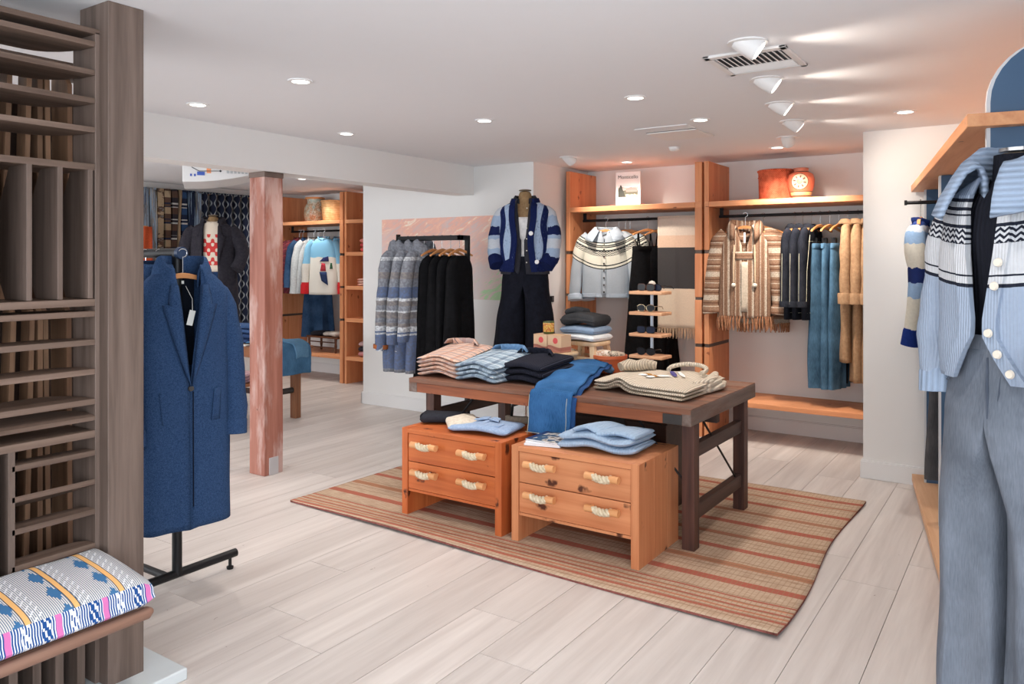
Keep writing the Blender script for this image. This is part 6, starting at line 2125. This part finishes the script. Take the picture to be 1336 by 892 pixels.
for p, c in ((-1.3, JAC_G), (-1.14, JAC_B), (-0.84, JAC_W), (-0.825, JAC_B), (-0.81, JAC_W), (-0.765, JAC_T), (-0.735, JAC_G), (-0.70, JAC_T), (-0.64, JAC_W), (-0.625, JAC_G), (-0.585, JAC_T),
             (-0.545, JAC_W), (-0.52, JAC_B), (-0.43, JAC_G), (-0.36, JAC_T), (-0.30, JAC_G), (-0.2, JAC_W), (-0.17, JAC_G)):
    st.append((p, c))
n = NT('blanket_jacquard', 0.95, 0.08)
X, Y, Z = n.xyz()
zz = n.m('ADD', Z, n.m('MULTIPLY', n.m('SUBTRACT', n.noise(scale=14, detail=3), 0.5), 0.02))
col = n.ramp(n.m('DIVIDE', n.m('ADD', zz, 1.3), 1.3), [((p + 1.3) / 1.3, c) for p, c in st], 'CONSTANT')
dz = n.m('ABSOLUTE', n.m('ADD', Z, 0.98)); dx = n.m('ABSOLUTE', n.m('SUBTRACT', n.m('MULTIPLY', n.m('FRACT', n.m('MULTIPLY', X, 5.5)), 0.18), 0.09))
dia = n.m('ADD', dz, n.m('MULTIPLY', dx, 1.4))
ring_ = n.m('MULTIPLY', n.m('LESS_THAN', dia, 0.05), n.m('GREATER_THAN', dia, 0.026))
col = n.mix(ring_, col, JAC_W)
col = n.mix(n.m('LESS_THAN', dia, 0.010), col, JAC_W)
fuzz = n.noise(scale=48, detail=4)
col = n.mix(n.ramp(fuzz, [(0.42, (0.55, 0.55, 0.55, 1)), (0.6, (0, 0, 0, 1))]), col, C(96, 98, 108))
n.color(col)
n.bump(fuzz, 0.4, 0.004)
JACQ = n.mat
RUST = cloth('rust_lining', C(176, 106, 66), C(150, 84, 48), 30)
names = ('first from the left', 'second from the left', 'third from the left', 'fourth from the left')
for i, x in enumerate((-4.716, -4.63, -4.53, -4.44)):
    loc = (x, RYy, 1.80)
    yaw = PI / 2 + (0.10, -0.28, -0.10, 0.06)[i]
    t = thing('blanket_coat', 'long grey and blue patterned blanket coat, %s on the middle rack' % names[i], 'coat', loc, yaw, 'patterned blanket coats')
    L = 1.08
    g = Garment(t, shirt_tab(0.085, 0.185, 0.215, 0.235, L, 0.052, 0.075, -0.085), fold=0.018, seed=i * 1.9, foldk=1.6)
    g.body(JACQ, gap=lambda z: 0.01 + (0.035 if i == 0 else 0.0) * max(0, z + 0.6), rumple=0.010, rows=36)
    for sx in (-1, 1):
        g.sleeve(JACQ, [(sx * 0.155, 0, -0.14), (sx * 0.215, 0, -0.24), (sx * 0.25, 0.01, -0.55), (sx * 0.255, 0.03, -0.98 + 0.03 * i)], [(0.05, 0.04), (0.062, 0.05), (0.060, 0.05), (0.058, 0.046)], seed=sx + i * 2, rumple=0.014)
        if i == 1:
            m = MB().tube([(sx * 0.255, 0.03, -0.93), (sx * 0.256, 0.031, -0.966), (sx * 0.256, 0.031, -0.95)], [0.071, 0.069, 0.05], 16)
            m.build('cuff_lining', RUST, t, smooth=True)
    g.collar(JACQ, 0.08, 0.05, -0.09, [(0.0, -0.02), (0.006, 0.05), (0.016, 0.075), (0.035, 0.06), (0.05, 0.0), (0.055, -0.05)], a0=0.45, front_drop=0.05, thick=0.010, rumple=0.006)
    if i == 0:
        g.patch(RUST, [(0.005, -0.72), (0.03, -0.72), (0.07, -0.12), (0.03, -0.12)], off=0.004, name='front_facing', nsub=8)
    hanger('wooden hanger inside the patterned coat %s' % names[i], loc, yaw, 0.17, drop=0.045)
for i, x in enumerate((-4.335, -4.24, -4.145, -4.05)):
    hanging_trousers('black velvet wide trousers, %s in the row on the middle rack' % ('leftmost', 'second from left', 'second from right', 'rightmost')[i], (x, RYy, 1.80), PI / 2 - 0.15 + 0.03 * i, VEL, 1.10, 0.16, 0.055, -0.155,
                     'black velvet trousers on the rack', 'wooden hanger holding the %s black velvet trousers' % ('leftmost', 'second from left', 'second from right', 'rightmost')[i], seed=i * 1.1, hem_w=0.19, hw=0.15, round_top=True, belt=False)

# ================================================================== back room
# textiles hung along the left wall
MB_RAIL = MB().tube([(-8.80, 2.0, 2.455), (-8.80, 7.05, 2.455)], 0.016, 10).build('textile_rail', HANGER, None, smooth=True)
tag(MB_RAIL, 'thin wooden rail at the ceiling carrying the hanging textiles', 'rail')


def textile_mat(name, kind, a, b, c):
    n = NT(name, 0.95, 0.08)
    X, Y, Z = n.xyz()
    if kind == 'chain':
        r = n.m('SINE', n.m('MULTIPLY', Z, 42.0))
        u = n.m('ABSOLUTE', n.m('SUBTRACT', n.m('FRACT', n.m('ADD', n.m('MULTIPLY', Y, 11.0), 0.25)), 0.5))
        d = n.m('ABSOLUTE', n.m('SUBTRACT', u, n.m('MULTIPLY', n.m('ADD', r, 1.2), 0.16)))
        f = n.m('LESS_THAN', d, 0.07)
        col = n.mix(f, a, b)
    elif kind == 'blocks':
        q = n.m('FRACT', n.m('MULTIPLY', Z, 5.0))
        w = n.m('FRACT', n.m('MULTIPLY', Z, 21.0))
        col = n.mix(n.m('GREATER_THAN', q, 0.6), a, b)
        col = n.mix(n.m('MULTIPLY', n.m('GREATER_THAN', w, 0.6), n.m('LESS_THAN', q, 0.3)), col, c)
    elif kind == 'warp':
        q = n.noise(n.vm('MULTIPLY', n.obj(), (60, 60, 1.0)), 1.0, 2)
        col = n.ramp(q, [(0.38, a), (0.5, b), (0.6, c)], 'CONSTANT')
    else:
        q = n.noise(n.vm('MULTIPLY', n.obj(), (9, 9, 22)), 1.0, 3)
        col = n.ramp(q, [(0.4, a), (0.52, b), (0.62, c)], 'CONSTANT')
    n.color(n.mix(n.m('MULTIPLY', n.noise(scale=50, detail=2), 0.3), col, (0.02, 0.02, 0.03, 1)))
    return n.mat


ND, IN, PB, TN, BR, GY, WH, RD = C(34, 44, 66), C(50, 76, 112), C(140, 160, 180), C(168, 146, 118), C(92, 70, 58), C(120, 116, 112), C(206, 204, 198), C(206, 82, 48)
TX = [('indigo cloth with pale squares', 'blocks', ND, IN, WH), ('dark indigo cloth with broken lines', 'warp', ND, ND, PB), ('faded blue grey striped cloth', 'warp', PB, GY, IN),
      ('pale pink and blue worn cloth', 'warp', GY, PB, TN), ('tan and brown ikat cloth', 'ikat', TN, BR, GY), ('brown striped cloth with tan end', 'blocks', BR, TN, ND),
      ('dark cloth with small white dashes', 'blocks', C(52, 48, 52), BR, WH), ('narrow tan woven band', 'warp', TN, TN, BR)]
yy = 4.95
tx_rng = random.Random(4)
for i in range(11):
    lab, kind, a, b, c = TX[i % 8]
    mt = textile_mat('textile_%d' % i, kind, a, b, c)
    w = 0.085 if i % 8 != 7 else 0.04
    t = thing('hanging_textile', '%s, %s from left on the rail' % (lab, ('first', 'second', 'third', 'fourth', 'fifth', 'sixth', 'seventh', 'eighth', 'ninth', 'tenth', 'eleventh')[i]), 'textile', (-8.78, yy + w / 2, 2.45), 0, 'hanging woven textiles')
    m = MB(); P = []
    for k in range(18):
        z = 0.02 - (1.75 + 0.25 * tx_rng.random()) * k / 17 if False else 0.02 - 1.9 * k / 17
        P.append([((0.05 if j in (1, 2) else -0.02) + 0.012 * math.sin(k * 0.5 + i + j), (-w / 2, -w * 0.42, w * 0.42, w / 2)[j] + 0.006 * math.sin(k * 0.7 + i * 2), z) for j in range(4)])
    m.grid(P).build('cloth', mt, t, smooth=True, solid=0.006)
    MB().box(-0.03, 0.055, -w * 0.42, w * 0.42, 0.0, 0.024).build('top_fold', mt, t, bevel=0.004)
    yy += w + 0.008
CH = textile_mat('textile_chain', 'chain', C(30, 36, 54), C(150, 156, 160), WH)
for i in range(6):
    w = 0.118
    t = thing('hanging_textile', 'navy ikat cloth with grey chain pattern, %s of six folds on the rail' % ('first', 'second', 'third', 'fourth', 'fifth', 'sixth')[i], 'textile', (-8.78, yy + w / 2, 2.45), 0, 'navy chain pattern textiles')
    m = MB(); P = []
    for k in range(16):
        z = 0.02 - 1.95 * k / 15
        P.append([(0.05 * math.sin((j / 8) * PI) + 0.006 * math.sin(k * 0.6 + i), -w / 2 + w * j / 8 + 0.006 * math.sin(k * 0.5 + i), z) for j in range(9)])
    m.grid(P).build('cloth', CH, t, smooth=True, solid=0.006)
    MB().box(-0.02, 0.05, -w * 0.42, w * 0.42, 0.0, 0.024).build('top_fold', CH, t, bevel=0.004)
    yy += w + 0.006
for i, (lab, kind, a, b, c) in enumerate((('black cloth with dense pale wavy lines', 'warp', C(40, 42, 44), C(170, 168, 160), GY), ('cream cloth with thin dark lines', 'warp', C(196, 186, 172), C(206, 196, 180), C(120, 110, 100)), ('grey and navy cloth with checked end', 'blocks', ND, GY, WH))):
    w = 0.10
    mt = textile_mat('textile_end_%d' % i, kind, a, b, c)
    t = thing('hanging_textile', '%s hung right of the chain pattern textiles' % lab, 'textile', (-8.78, yy + w / 2, 2.45), 0, 'hanging woven textiles')
    P = [[((0.05 if j in (1, 2) else -0.02) + 0.012 * math.sin(k * 0.5 + i + j), (-w / 2, -w * 0.42, w * 0.42, w / 2)[j], 0.02 - 1.95 * k / 15) for j in range(4)] for k in range(16)]
    MB().grid(P).build('cloth', mt, t, smooth=True, solid=0.006)
    MB().box(-0.03, 0.055, -w * 0.42, w * 0.42, 0.0, 0.024).build('top_fold', mt, t, bevel=0.004)
    yy += w + 0.008
# orange textile on a low peg
t = thing('hanging_textile', 'plain orange cloth hanging low at the far left of the textiles', 'textile', (-8.62, 5.13, 2.0), 0)
MB().grid([[(0.01 * math.sin(j + k * .4), -0.06 + 0.02 * j, -0.75 * k / 8) for j in range(7)] for k in range(9)]).build('cloth', cloth('orange_cloth', C(206, 92, 56)), t, smooth=True, solid=0.008)
MB().tube([(0, 0, 0.0), (-0.2, 0, 0.01)], 0.008, 8).build('peg', HANGER, t)

# mannequin of the back room
QX, QY, QZ, QR = -7.55, 5.26, 2.10, 0.75
t = thing('mannequin', 'headless mannequin in the back room wearing a charcoal coat', 'mannequin', (QX, QY, QZ), QR)
form(t, KRAFT, 1.0)
stand(t, -0.8, -QZ)
t = thing('jacquard_sweater', 'cream sweater with red folk pattern on the back room mannequin', 'sweater', (QX, QY, QZ), QR)
n = NT('red_folk_knit', 0.95, 0.1)
X, Y, Z = n.xyz()
gx = n.m('ABSOLUTE', n.m('SUBTRACT', n.m('FRACT', n.m('MULTIPLY', X, 12.0)), 0.5)); gz = n.m('ABSOLUTE', n.m('SUBTRACT', n.m('FRACT', n.m('MULTIPLY', Z, 9.0)), 0.5))
f = n.m('GREATER_THAN', n.m('ADD', n.m('MULTIPLY', n.m('SINE', n.m('MULTIPLY', X, 75.0)), n.m('SINE', n.m('MULTIPLY', Z, 62.0))), n.m('MULTIPLY', n.m('SINE', n.m('MULTIPLY', Z, 31.0)), 0.5)), -0.1)
zone = n.m('MULTIPLY', n.m('LESS_THAN', Z, -0.21), n.m('GREATER_THAN', Z, -0.55))
col = n.mix(n.m('MULTIPLY', f, zone), C(232, 218, 200), C(212, 72, 70))
n.color(col)
g = Garment(t, [(-0.07, 0.075, 0.075), (-0.10, 0.12, 0.09), (-0.14, 0.185, 0.105), (-0.25, 0.20, 0.125), (-0.45, 0.195, 0.122), (-0.62, 0.205, 0.128)], p=2.2, fold=0.004)
g.body(n.mat, rumple=0.004, rows=18)
g.collar(cloth('cream_neck', C(232, 218, 200)), 0.075, 0.075, -0.075, BAND, a0=0.05)
CHC = cloth('charcoal_wool', C(56, 54, 60), C(44, 42, 50), 40)
t = thing('overcoat', 'open charcoal coat worn by the back room mannequin', 'coat', (QX, QY, QZ), QR)
g = Garment(t, [(-0.06, 0.09, 0.085), (-0.09, 0.14, 0.10), (-0.125, 0.21, 0.12), (-0.17, 0.235, 0.135), (-0.4, 0.235, 0.145), (-0.8, 0.26, 0.155), (-1.22, 0.28, 0.16)], p=2.3, fold=0.014, seed=2)
gapc = lambda z: 0.075 + 0.03 * max(0, -0.3 - z)
g.body(CHC, gap=gapc, rumple=0.008, rows=30, thick=0.010)
g.collar(CHC, 0.085, 0.08, -0.07, [(0.0, -0.02), (0.006, 0.045), (0.02, 0.06), (0.045, 0.03), (0.06, -0.03)], a0=0.7, front_drop=0.05, thick=0.008)
for sx in (-1, 1):
    P = []
    for z, w in ((-0.55, 0.004), (-0.42, 0.04), (-0.30, 0.075), (-0.235, 0.09), (-0.234, 0.06), (-0.12, 0.03)):
        gx = gapc(z)
        P.append([(sx * (gx + w * u), g.yfront(gx + w * u, z) - 0.014 - 0.01 * math.sin(u * PI), z) for u in (0, 0.33, 0.66, 1)])
    MB().grid(P).build('lapel', CHC, t, smooth=True, solid=0.006)
for sx, pth in ((-1, [(-0.18, 0, -0.15), (-0.25, 0, -0.24), (-0.30, 0.0, -0.45), (-0.30, -0.04, -0.70)]), (1, [(0.18, 0, -0.15), (0.25, 0, -0.24), (0.31, 0.0, -0.42), (0.26, -0.08, -0.60)])):
    g.sleeve(CHC, pth, [0.07, 0.085, 0.075, 0.062], seed=sx, cuff=(0.06, 0.068))
worn_trousers('dark blue jeans on the back room mannequin', (QX, QY, QZ), QR, denim('indigo_denim', C(42, 70, 112), 0.35), -0.64, -1.6, 0.165, 0.12, 0.095, 0.11, 0.09, name='jeans', seed=1.0)

# jeans table and low table
t = thing('wooden_table', 'brown wooden table in the back room with jeans on it', 'table', (-6.70, 5.19, 0))
MB().box(-0.62, 0.58, -0.24, 0.24, 0.705, 0.735).build('top', BROWN_W, t, bevel=0.003)
for y in (-0.22, 0.22):
    MB().box(-0.60, 0.56, y - 0.015, y + 0.015, 0.63, 0.705).build('apron', BROWN_W, t, bevel=0.002)
for x in (-0.585, 0.545):
    MB().box(x - 0.015, x + 0.015, -0.22, 0.22, 0.63, 0.705).build('apron', BROWN_W, t, bevel=0.002)
BRZ = wood('brown_table_leg', C(160, 108, 76), C(112, 70, 46), 'z', 0.9)
for x in (-0.55, 0.45):
    for y in (-0.19, 0.12):
        MB().box(x - 0.042, x + 0.042, y - 0.035, y + 0.035, 0, 0.70).build('leg', BRZ, t, bevel=0.004)
MB().box(-0.5, 0.5, -0.20, -0.17, 0.26, 0.31).build('stretcher', DARK_RAIL, t, bevel=0.003)
MB().bar((0.43, 0.09, 0.48), (0.22, 0.09, 0.70), 0.014, 0.014).build('brace', BLACK, t)
MB().tube([(0.44, -0.19, 0.285), (0.44, 0.10, 0.285)], [0.03, 0.03], 12).build('iron_screw', IRON, t, smooth=True)
t = thing('draped_jeans', 'blue jeans hanging over the right end of the back room table', 'jeans', (-6.11, 5.19, 0.742), PI / 2)
path = [(0.55 - 0.05 * i, 0.035 + 0.012 * math.sin(i), 0.0) for i in range(11)] + [(0.03, 0.03, 0.0), (-0.005, 0.005, 0.0), (-0.016, -0.04, 0.0)] + [(-0.02 - 0.002 * (i % 3), -0.04 - 0.03 * i, 0.0) for i in range(1, 9)]
drape(t, path, lambda s: 0.19, denim('teal_denim', C(62, 104, 138), 0.25), 'upper_leg', 0.018, seed=2)
path = [(y - 0.014, z + 0.014, x + 0.06) for y, z, x in path[:17]]
drape(t, path, lambda s: 0.11 + 0.03 * math.sin(s * 5), denim('teal_denim_light', C(84, 124, 154), 0.25), 'folded_leg', 0.014, seed=6)
for i in range(4):
    t = thing('folded_jeans', 'dark indigo folded jeans on the back room table, %s of its pile' % ('bottom', 'second from bottom', 'second from top', 'top')[i], 'jeans', (-6.98 + 0.01 * i, 5.20, 0.737 + 0.048 * i), 0.35 + 0.1 * i, 'indigo jeans pile')
    m = folded_mb(0.36, 0.30, 0.05, i * 2.2, 0.014)
    m.rumple(0.012, 9, 9, i)
    m.build('body', denim('indigo_pile_%d' % i, C(34 + 8 * i, 56 + 10 * i, 98 + 10 * i), 0.4), t, smooth=True)
    MB().bar((-0.10, -0.14, 0.045), (0.02, -0.15, 0.05), 0.03, 0.004).build('paper_label', TAGM, t)
t = thing('paper_card', 'white card lying at the table edge in front of the indigo jeans', 'card', (-6.72, 5.02, 0.736), 0.1)
MB().box(-0.10, 0.10, -0.05, 0.05, 0, 0.006).build('card', TAGM, t)
t = thing('low_table', 'low brown side table in front of the jeans table', 'table', (-6.33, 4.66, 0))
MB().box(-0.40, 0.24, -0.2, 0.2, 0.42, 0.45).build('top', BROWN_W, t, bevel=0.003)
for x in (-0.35, 0.075):
    for y in (-0.18, 0.18):
        MB().box(x - 0.025, x + 0.025, y - 0.025, y + 0.025, 0, 0.42).build('leg', BRZ, t, bevel=0.003)
MB().box(-0.35, 0.1, -0.19, -0.16, 0.16, 0.19).build('stretcher', PALE_W, t, bevel=0.002)
PKS = bands('pink_striped_jersey', 'x', -0.3, 0.3, [(-0.3 + 0.06 * k + q * 0.03, C(222, 190, 190) if q else C(196, 160, 170)) for k in range(10) for q in (0, 1)])
stack(3, (-6.28, 4.65, 0.451), 0.3, 0.30, 0.28, 0.03, [PKS], 'folded pink striped shirt on the low table', 'pink shirts on the low table', wave=0.012)

# clothes of the back room bay
PLR = plaid('red_plaid', C(112, 36, 48), C(60, 26, 40), C(46, 30, 44), C(160, 70, 76), s=0.06)
LGT = cloth('light_grey_jersey', C(196, 200, 200), C(176, 180, 182), 40)
DEN2 = denim('night_denim', C(36, 64, 96), 0.35)


def simple_top(name, label, cat, loc, yaw, mat, L, hl, sl=0.78, sleeve_mat=None, cuff_mat=None, group=None, w=1.0, seed=0.0, d=0.06, hang=0.15, gap=None):
    t = thing(name, label, cat, loc, yaw, group)
    g = Garment(t, [(a, b * w, c) for a, b, c in shirt_tab(0.08, 0.185, 0.21, 0.22, L, d, d * 1.1, -0.105)], fold=0.009, seed=seed)
    g.body(mat, rumple=0.008, rows=24, gap=gap)
    for sx in (-1, 1):
        g.sleeve(sleeve_mat or mat, [(sx * 0.15 * w, 0, -0.155), (sx * 0.22 * w, 0, -0.25), (sx * 0.265 * w, -0.01, -0.5), (sx * 0.285 * w, -0.02, -sl)], [(0.05, 0.045), (0.062, 0.052), (0.055, 0.048), (0.05, 0.045)], seed=seed + sx,
                 cuff=(0.13, (0.054, 0.048)) if cuff_mat else None, cuff_mat=cuff_mat)
    g.collar(sleeve_mat if sleeve_mat and name == 'toy_sweater' else mat, 0.075, 0.055, -0.115, BAND, a0=0.05, front_drop=0.03)
    if hl: hanger(hl, loc, yaw, hang)
    return t, g


for i, x in enumerate((-8.58, -8.48)):
    simple_top('hanging_shirt', 'dark red plaid shirt, %s of two at the left of the back room bay' % ('left', 'right')[i], 'shirt', (x, 7.36 - 0.03 * i, 2.01), 0.95, PLR, 0.76, 'wooden hanger inside the %s dark red plaid shirt' % ('left', 'right')[i], seed=i * 2.0, group='red plaid shirts')
simple_top('denim_shirt', 'blue denim shirt between the red plaid and the light grey top', 'shirt', (-8.39, 7.34, 2.01), 1.1, DEN2, 0.62, 'wooden hanger inside the denim shirt of the back room', seed=3.0)
for i in range(2):
    simple_top('grey_top', 'light grey long sleeve top, %s of two in the back room bay' % ('front', 'rear')[i], 'top', (-8.24 + 0.05 * i, 7.32 + 0.06 * i, 2.01), 0.85, LGT, 0.66, 'wooden hanger inside the %s light grey top' % ('front', 'rear')[i], sl=0.86, seed=4 + i, group='light grey tops', w=0.95)
hanging_trousers('dark blue jean skirt hanging long below the light grey top', (-8.27, 7.42, 2.01), 0.9, DEN2, 1.30, 0.13, 0.05, -0.16, None, 'wooden hanger holding the dark denim skirt', 2.2, 0.23, name='skirt', split=False)
n = NT('toy_animal_knit', 0.95, 0.1)
X, Y, Z = n.xyz()
edge = n.m('ADD', Z, n.m('MULTIPLY', n.m('SINE', n.m('MULTIPLY', X, 40.0)), 0.006))
col = n.mix(n.m('GREATER_THAN', edge, -0.365), C(228, 224, 214), C(134, 190, 222))
n.color(col)
TOY = n.mat
TOYS = bands('toy_sleeve_knit', 'z', -1.0, 0.0, [(-1.0, C(206, 44, 50)), (-0.70, C(228, 224, 214)), (-0.45, C(134, 190, 222))])
REDK = cloth('red_knit', C(206, 44, 50))
t, g = simple_top('toy_sweater', 'pale blue and cream sweater with a skiing figure, front of the back room bay', 'sweater', (-7.935, 7.22, 2.01), 0.45, TOY, 0.76, 'wooden hanger inside the pale blue figure sweater', sl=0.85, sleeve_mat=TOYS, cuff_mat=REDK, seed=7.0, d=0.065, w=0.92)
g.collar(cloth('sky_neck', C(140, 192, 224)), 0.077, 0.058, -0.115, BAND, a0=0.05, front_drop=0.03, name='neck_rib')
for nm, c, pts in (('stitched_hill', C(58, 62, 110), [(-0.03, -0.42), (0.10, -0.42), (0.09, -0.35), (0.02, -0.37)]), ('stitched_coat', C(186, 62, 74), [(-0.02, -0.55), (0.06, -0.55), (0.05, -0.45), (0.0, -0.44)]),
                   ('stitched_trousers', C(52, 66, 104), [(0.0, -0.68), (0.09, -0.74), (0.07, -0.56), (-0.03, -0.56)]), ('stitched_tree', C(62, 104, 76), [(0.11, -0.52), (0.15, -0.52), (0.14, -0.44), (0.12, -0.44)])):
    g.patch(cloth(nm + '_yarn', c), pts, off=0.008, name=nm, th=0.003)
simple_top('toy_sweater', 'second pale blue sweater tucked behind the figure sweater', 'sweater', (-7.78, 7.36, 2.01), 0.5, cloth('sky_knit', C(120, 170, 204)), 0.70, 'wooden hanger inside the second pale blue sweater', sl=0.7, seed=8.0)
for i, x in enumerate((-7.72, -7.66)):
    hanger('bare wooden hanger at the right end of the back room rod, %s one' % ('left', 'right')[i], (x, 7.40, 2.01), 0.6, 0.15)

# jar, basket, stool on the back room bay
n = NT('speckled_glaze', 0.3, 0.5)
X, Y, Z = n.xyz()
q = n.m('ADD', n.noise(scale=22, detail=4), n.m('MULTIPLY', n.m('SUBTRACT', Z, 0.17), 0.9))
n.color(n.ramp(q, [(0.34, C(196, 140, 100)), (0.42, C(222, 204, 180)), (0.5, C(150, 128, 92)), (0.56, C(226, 220, 204)), (0.66, C(176, 196, 186))]))
t = thing('glazed_jar', 'speckled glazed jar with wooden rim on the back room shelf', 'jar', (-8.33, 7.42, 2.1355))
MB().lathe([(0.12, 0.0), (0.135, 0.01), (0.15, 0.10), (0.145, 0.20), (0.105, 0.27), (0.10, 0.29), (0.11, 0.32), (0.0, 0.3)], 32).build('body', n.mat, t, smooth=True)
MB().lathe([(0.10, 0.318), (0.135, 0.322), (0.135, 0.345), (0.10, 0.347)], 28).build('rim', HANGER, t, smooth=True)
n = NT('straw_basket', 0.8, 0.1)
X, Y, Z = n.xyz()
w = n.m('SINE', n.m('MULTIPLY', Z, 260.0))
n.color(n.ramp(n.m('ADD', n.m('MULTIPLY', w, 0.15), n.noise(scale=20)), [(0.3, C(186, 148, 100)), (0.7, C(216, 184, 138))]))
n.bump(w, 0.4, 0.004)
t = thing('straw_basket', 'round straw basket beside the glazed jar on the back room shelf', 'basket', (-7.93, 7.42, 2.1355))
MB().lathe([(0.15, 0.0), (0.165, 0.02), (0.19, 0.27), (0.185, 0.275), (0.175, 0.25), (0.15, 0.02), (0.0, 0.02)], 36).build('body', n.mat, t, smooth=True)
MB().tube([(0.19 * math.cos(2 * PI * k / 30), 0.19 * math.sin(2 * PI * k / 30), 0.275) for k in range(31)], 0.008, 8).build('rim', n.mat, t, smooth=True)
DKW = wood('dark_stool_wood', C(110, 66, 40), C(66, 38, 24), 'x', 0.9)
t = thing('low_stool', 'low dark turned stool on the bench of the back room bay', 'stool', (-8.02, 7.40, 0.355))
MB().box(-0.34, 0.30, -0.14, 0.14, 0.195, 0.22).build('seat', DKW, t, bevel=0.004)
for x in (-0.28, 0.24):
    for y in (-0.11, 0.11):
        MB().lathe([(0.012, 0.0), (0.018, 0.02), (0.014, 0.05), (0.02, 0.09), (0.015, 0.13), (0.02, 0.195)], 12, c=(x, y, 0)).build('leg', DKW, t, smooth=True)
MB().tube([(-0.28, -0.11, 0.07), (0.24, -0.11, 0.07)], 0.008, 8).tube([(-0.28, -0.11, 0.14), (0.24, -0.11, 0.14)], 0.008, 8).build('stretcher', DKW, t, smooth=True)
t = thing('folded_hat', 'dark knit cap lying on the low stool of the back room', 'hat', (-8.15, 7.37, 0.576), 0.3)
folded_mb(0.24, 0.18, 0.06, 3, 0.008, roll=0.9).build('body', cloth('dark_cap', C(40, 40, 46)), t, smooth=True)
MB().tube([(-0.1, -0.085, 0.02), (0.0, -0.095, 0.025), (0.1, -0.085, 0.02)], 0.012, 8).build('brim', bpy.data.materials['dark_cap'], t, smooth=True)
t = thing('folded_scarf', 'cream folded scarf beside the dark cap on the low stool', 'scarf', (-7.88, 7.36, 0.576), -0.1)
folded_mb(0.26, 0.2, 0.06, 5, 0.01, roll=0.8).build('body', cloth('cream_scarf', C(214, 204, 194)), t, smooth=True)

# folded knitwear in the cubbies
cub = (((1.7125, 3, 0.062, [cloth('coral_knit', C(214, 96, 92)), cloth('coral_knit_deep', C(200, 78, 80)), cloth('rose_knit', C(226, 140, 128))], 'coral folded sweater in the second cubby', 'coral sweaters in the cubby', -7.09),
        (1.2735, 3, 0.035, [cloth('cream_red_fleck', C(226, 206, 186), C(200, 120, 110), 40)], 'cream and red flecked folded knit in the third cubby', 'flecked knits in the cubby', -7.14),
        (0.8545, 3, 0.04, [cloth('white_knit', C(222, 222, 222))], 'white folded knit in the fourth cubby', 'white knits in the cubby', -6.98),
        (0.3565, 3, 0.07, [cloth('dusty_pink', C(214, 150, 152)), cloth('dark_knit', C(60, 52, 60)), cloth('blush_knit', C(206, 170, 170))], 'dusty pink and dark folded knit in the lowest cubby', 'mixed knits in the cubby', -7.12)))
for z, nn, th, mats, lab, grp, x in cub:
    stack(nn, (x, 7.37, z), 0.1, 0.32, 0.34, th, mats, lab, grp, cat='sweater', name='folded_sweater', wave=0.012)

# ceiling air unit of the back room
t = thing('air_conditioner', 'white ceiling air unit with blue and orange sticker behind the beam', 'air conditioner', (-6.15, 4.29, 2.55), -0.6)
MB().box(-0.55, 0.45, -0.40, 0.75, -0.05, 0.0).build('ceiling_plate', W_CEIL, t, bevel=0.004)
m = MB(); rings = []
for k in range(9):
    u = k / 8
    rings.append([(-0.30, -0.25 + 0.62 * u, 0.0), (0.42, -0.25 + 0.62 * u, 0.0), (0.42, -0.25 + 0.62 * u, -0.285 + 0.10 * u * u), (-0.30, -0.25 + 0.62 * u, -0.285 + 0.10 * u * u)])
m.loft(rings).build('cover', WHITE_P, t, bevel=0.006)
for k in range(9):
    MB().box(0.415, 0.426, 0.10 + k * 0.030, 0.12 + k * 0.030, -0.20, -0.11).build('grille_bar', plain('grille_grey_%d' % k, C(190, 194, 196), 0.5), t)
ST_B, ST_O, ST_K = plain('sticker_blue', C(70, 100, 190), 0.5), plain('sticker_orange', C(240, 160, 110), 0.5), plain('sticker_black', C(40, 42, 50), 0.5)
MB().box(0.42, 0.423, -0.06, -0.025, -0.205, -0.15).build('sticker_square', ST_O, t)
MB().box(0.42, 0.424, -0.135, -0.075, -0.225, -0.195).build('sticker_block', ST_B, t)
for k in range(2):
    MB().box(0.42, 0.423, -0.19 + 0.03 * k, -0.175 + 0.03 * k, -0.235, -0.215).build('sticker_dot', ST_B, t)
MB().tube([(0.422, -0.18, -0.12), (0.422, -0.175, -0.16), (0.422, -0.12, -0.19), (0.422, 0.0, -0.185), (0.422, 0.05, -0.183)], 0.003, 6).build('sticker_line', ST_K, t)
MB().lathe([(0.0, -0.01), (0.012, 0.0), (0.0, 0.01)], 8, c=(0.422, 0.05, -0.183)).build('sticker_fish', ST_K, t)
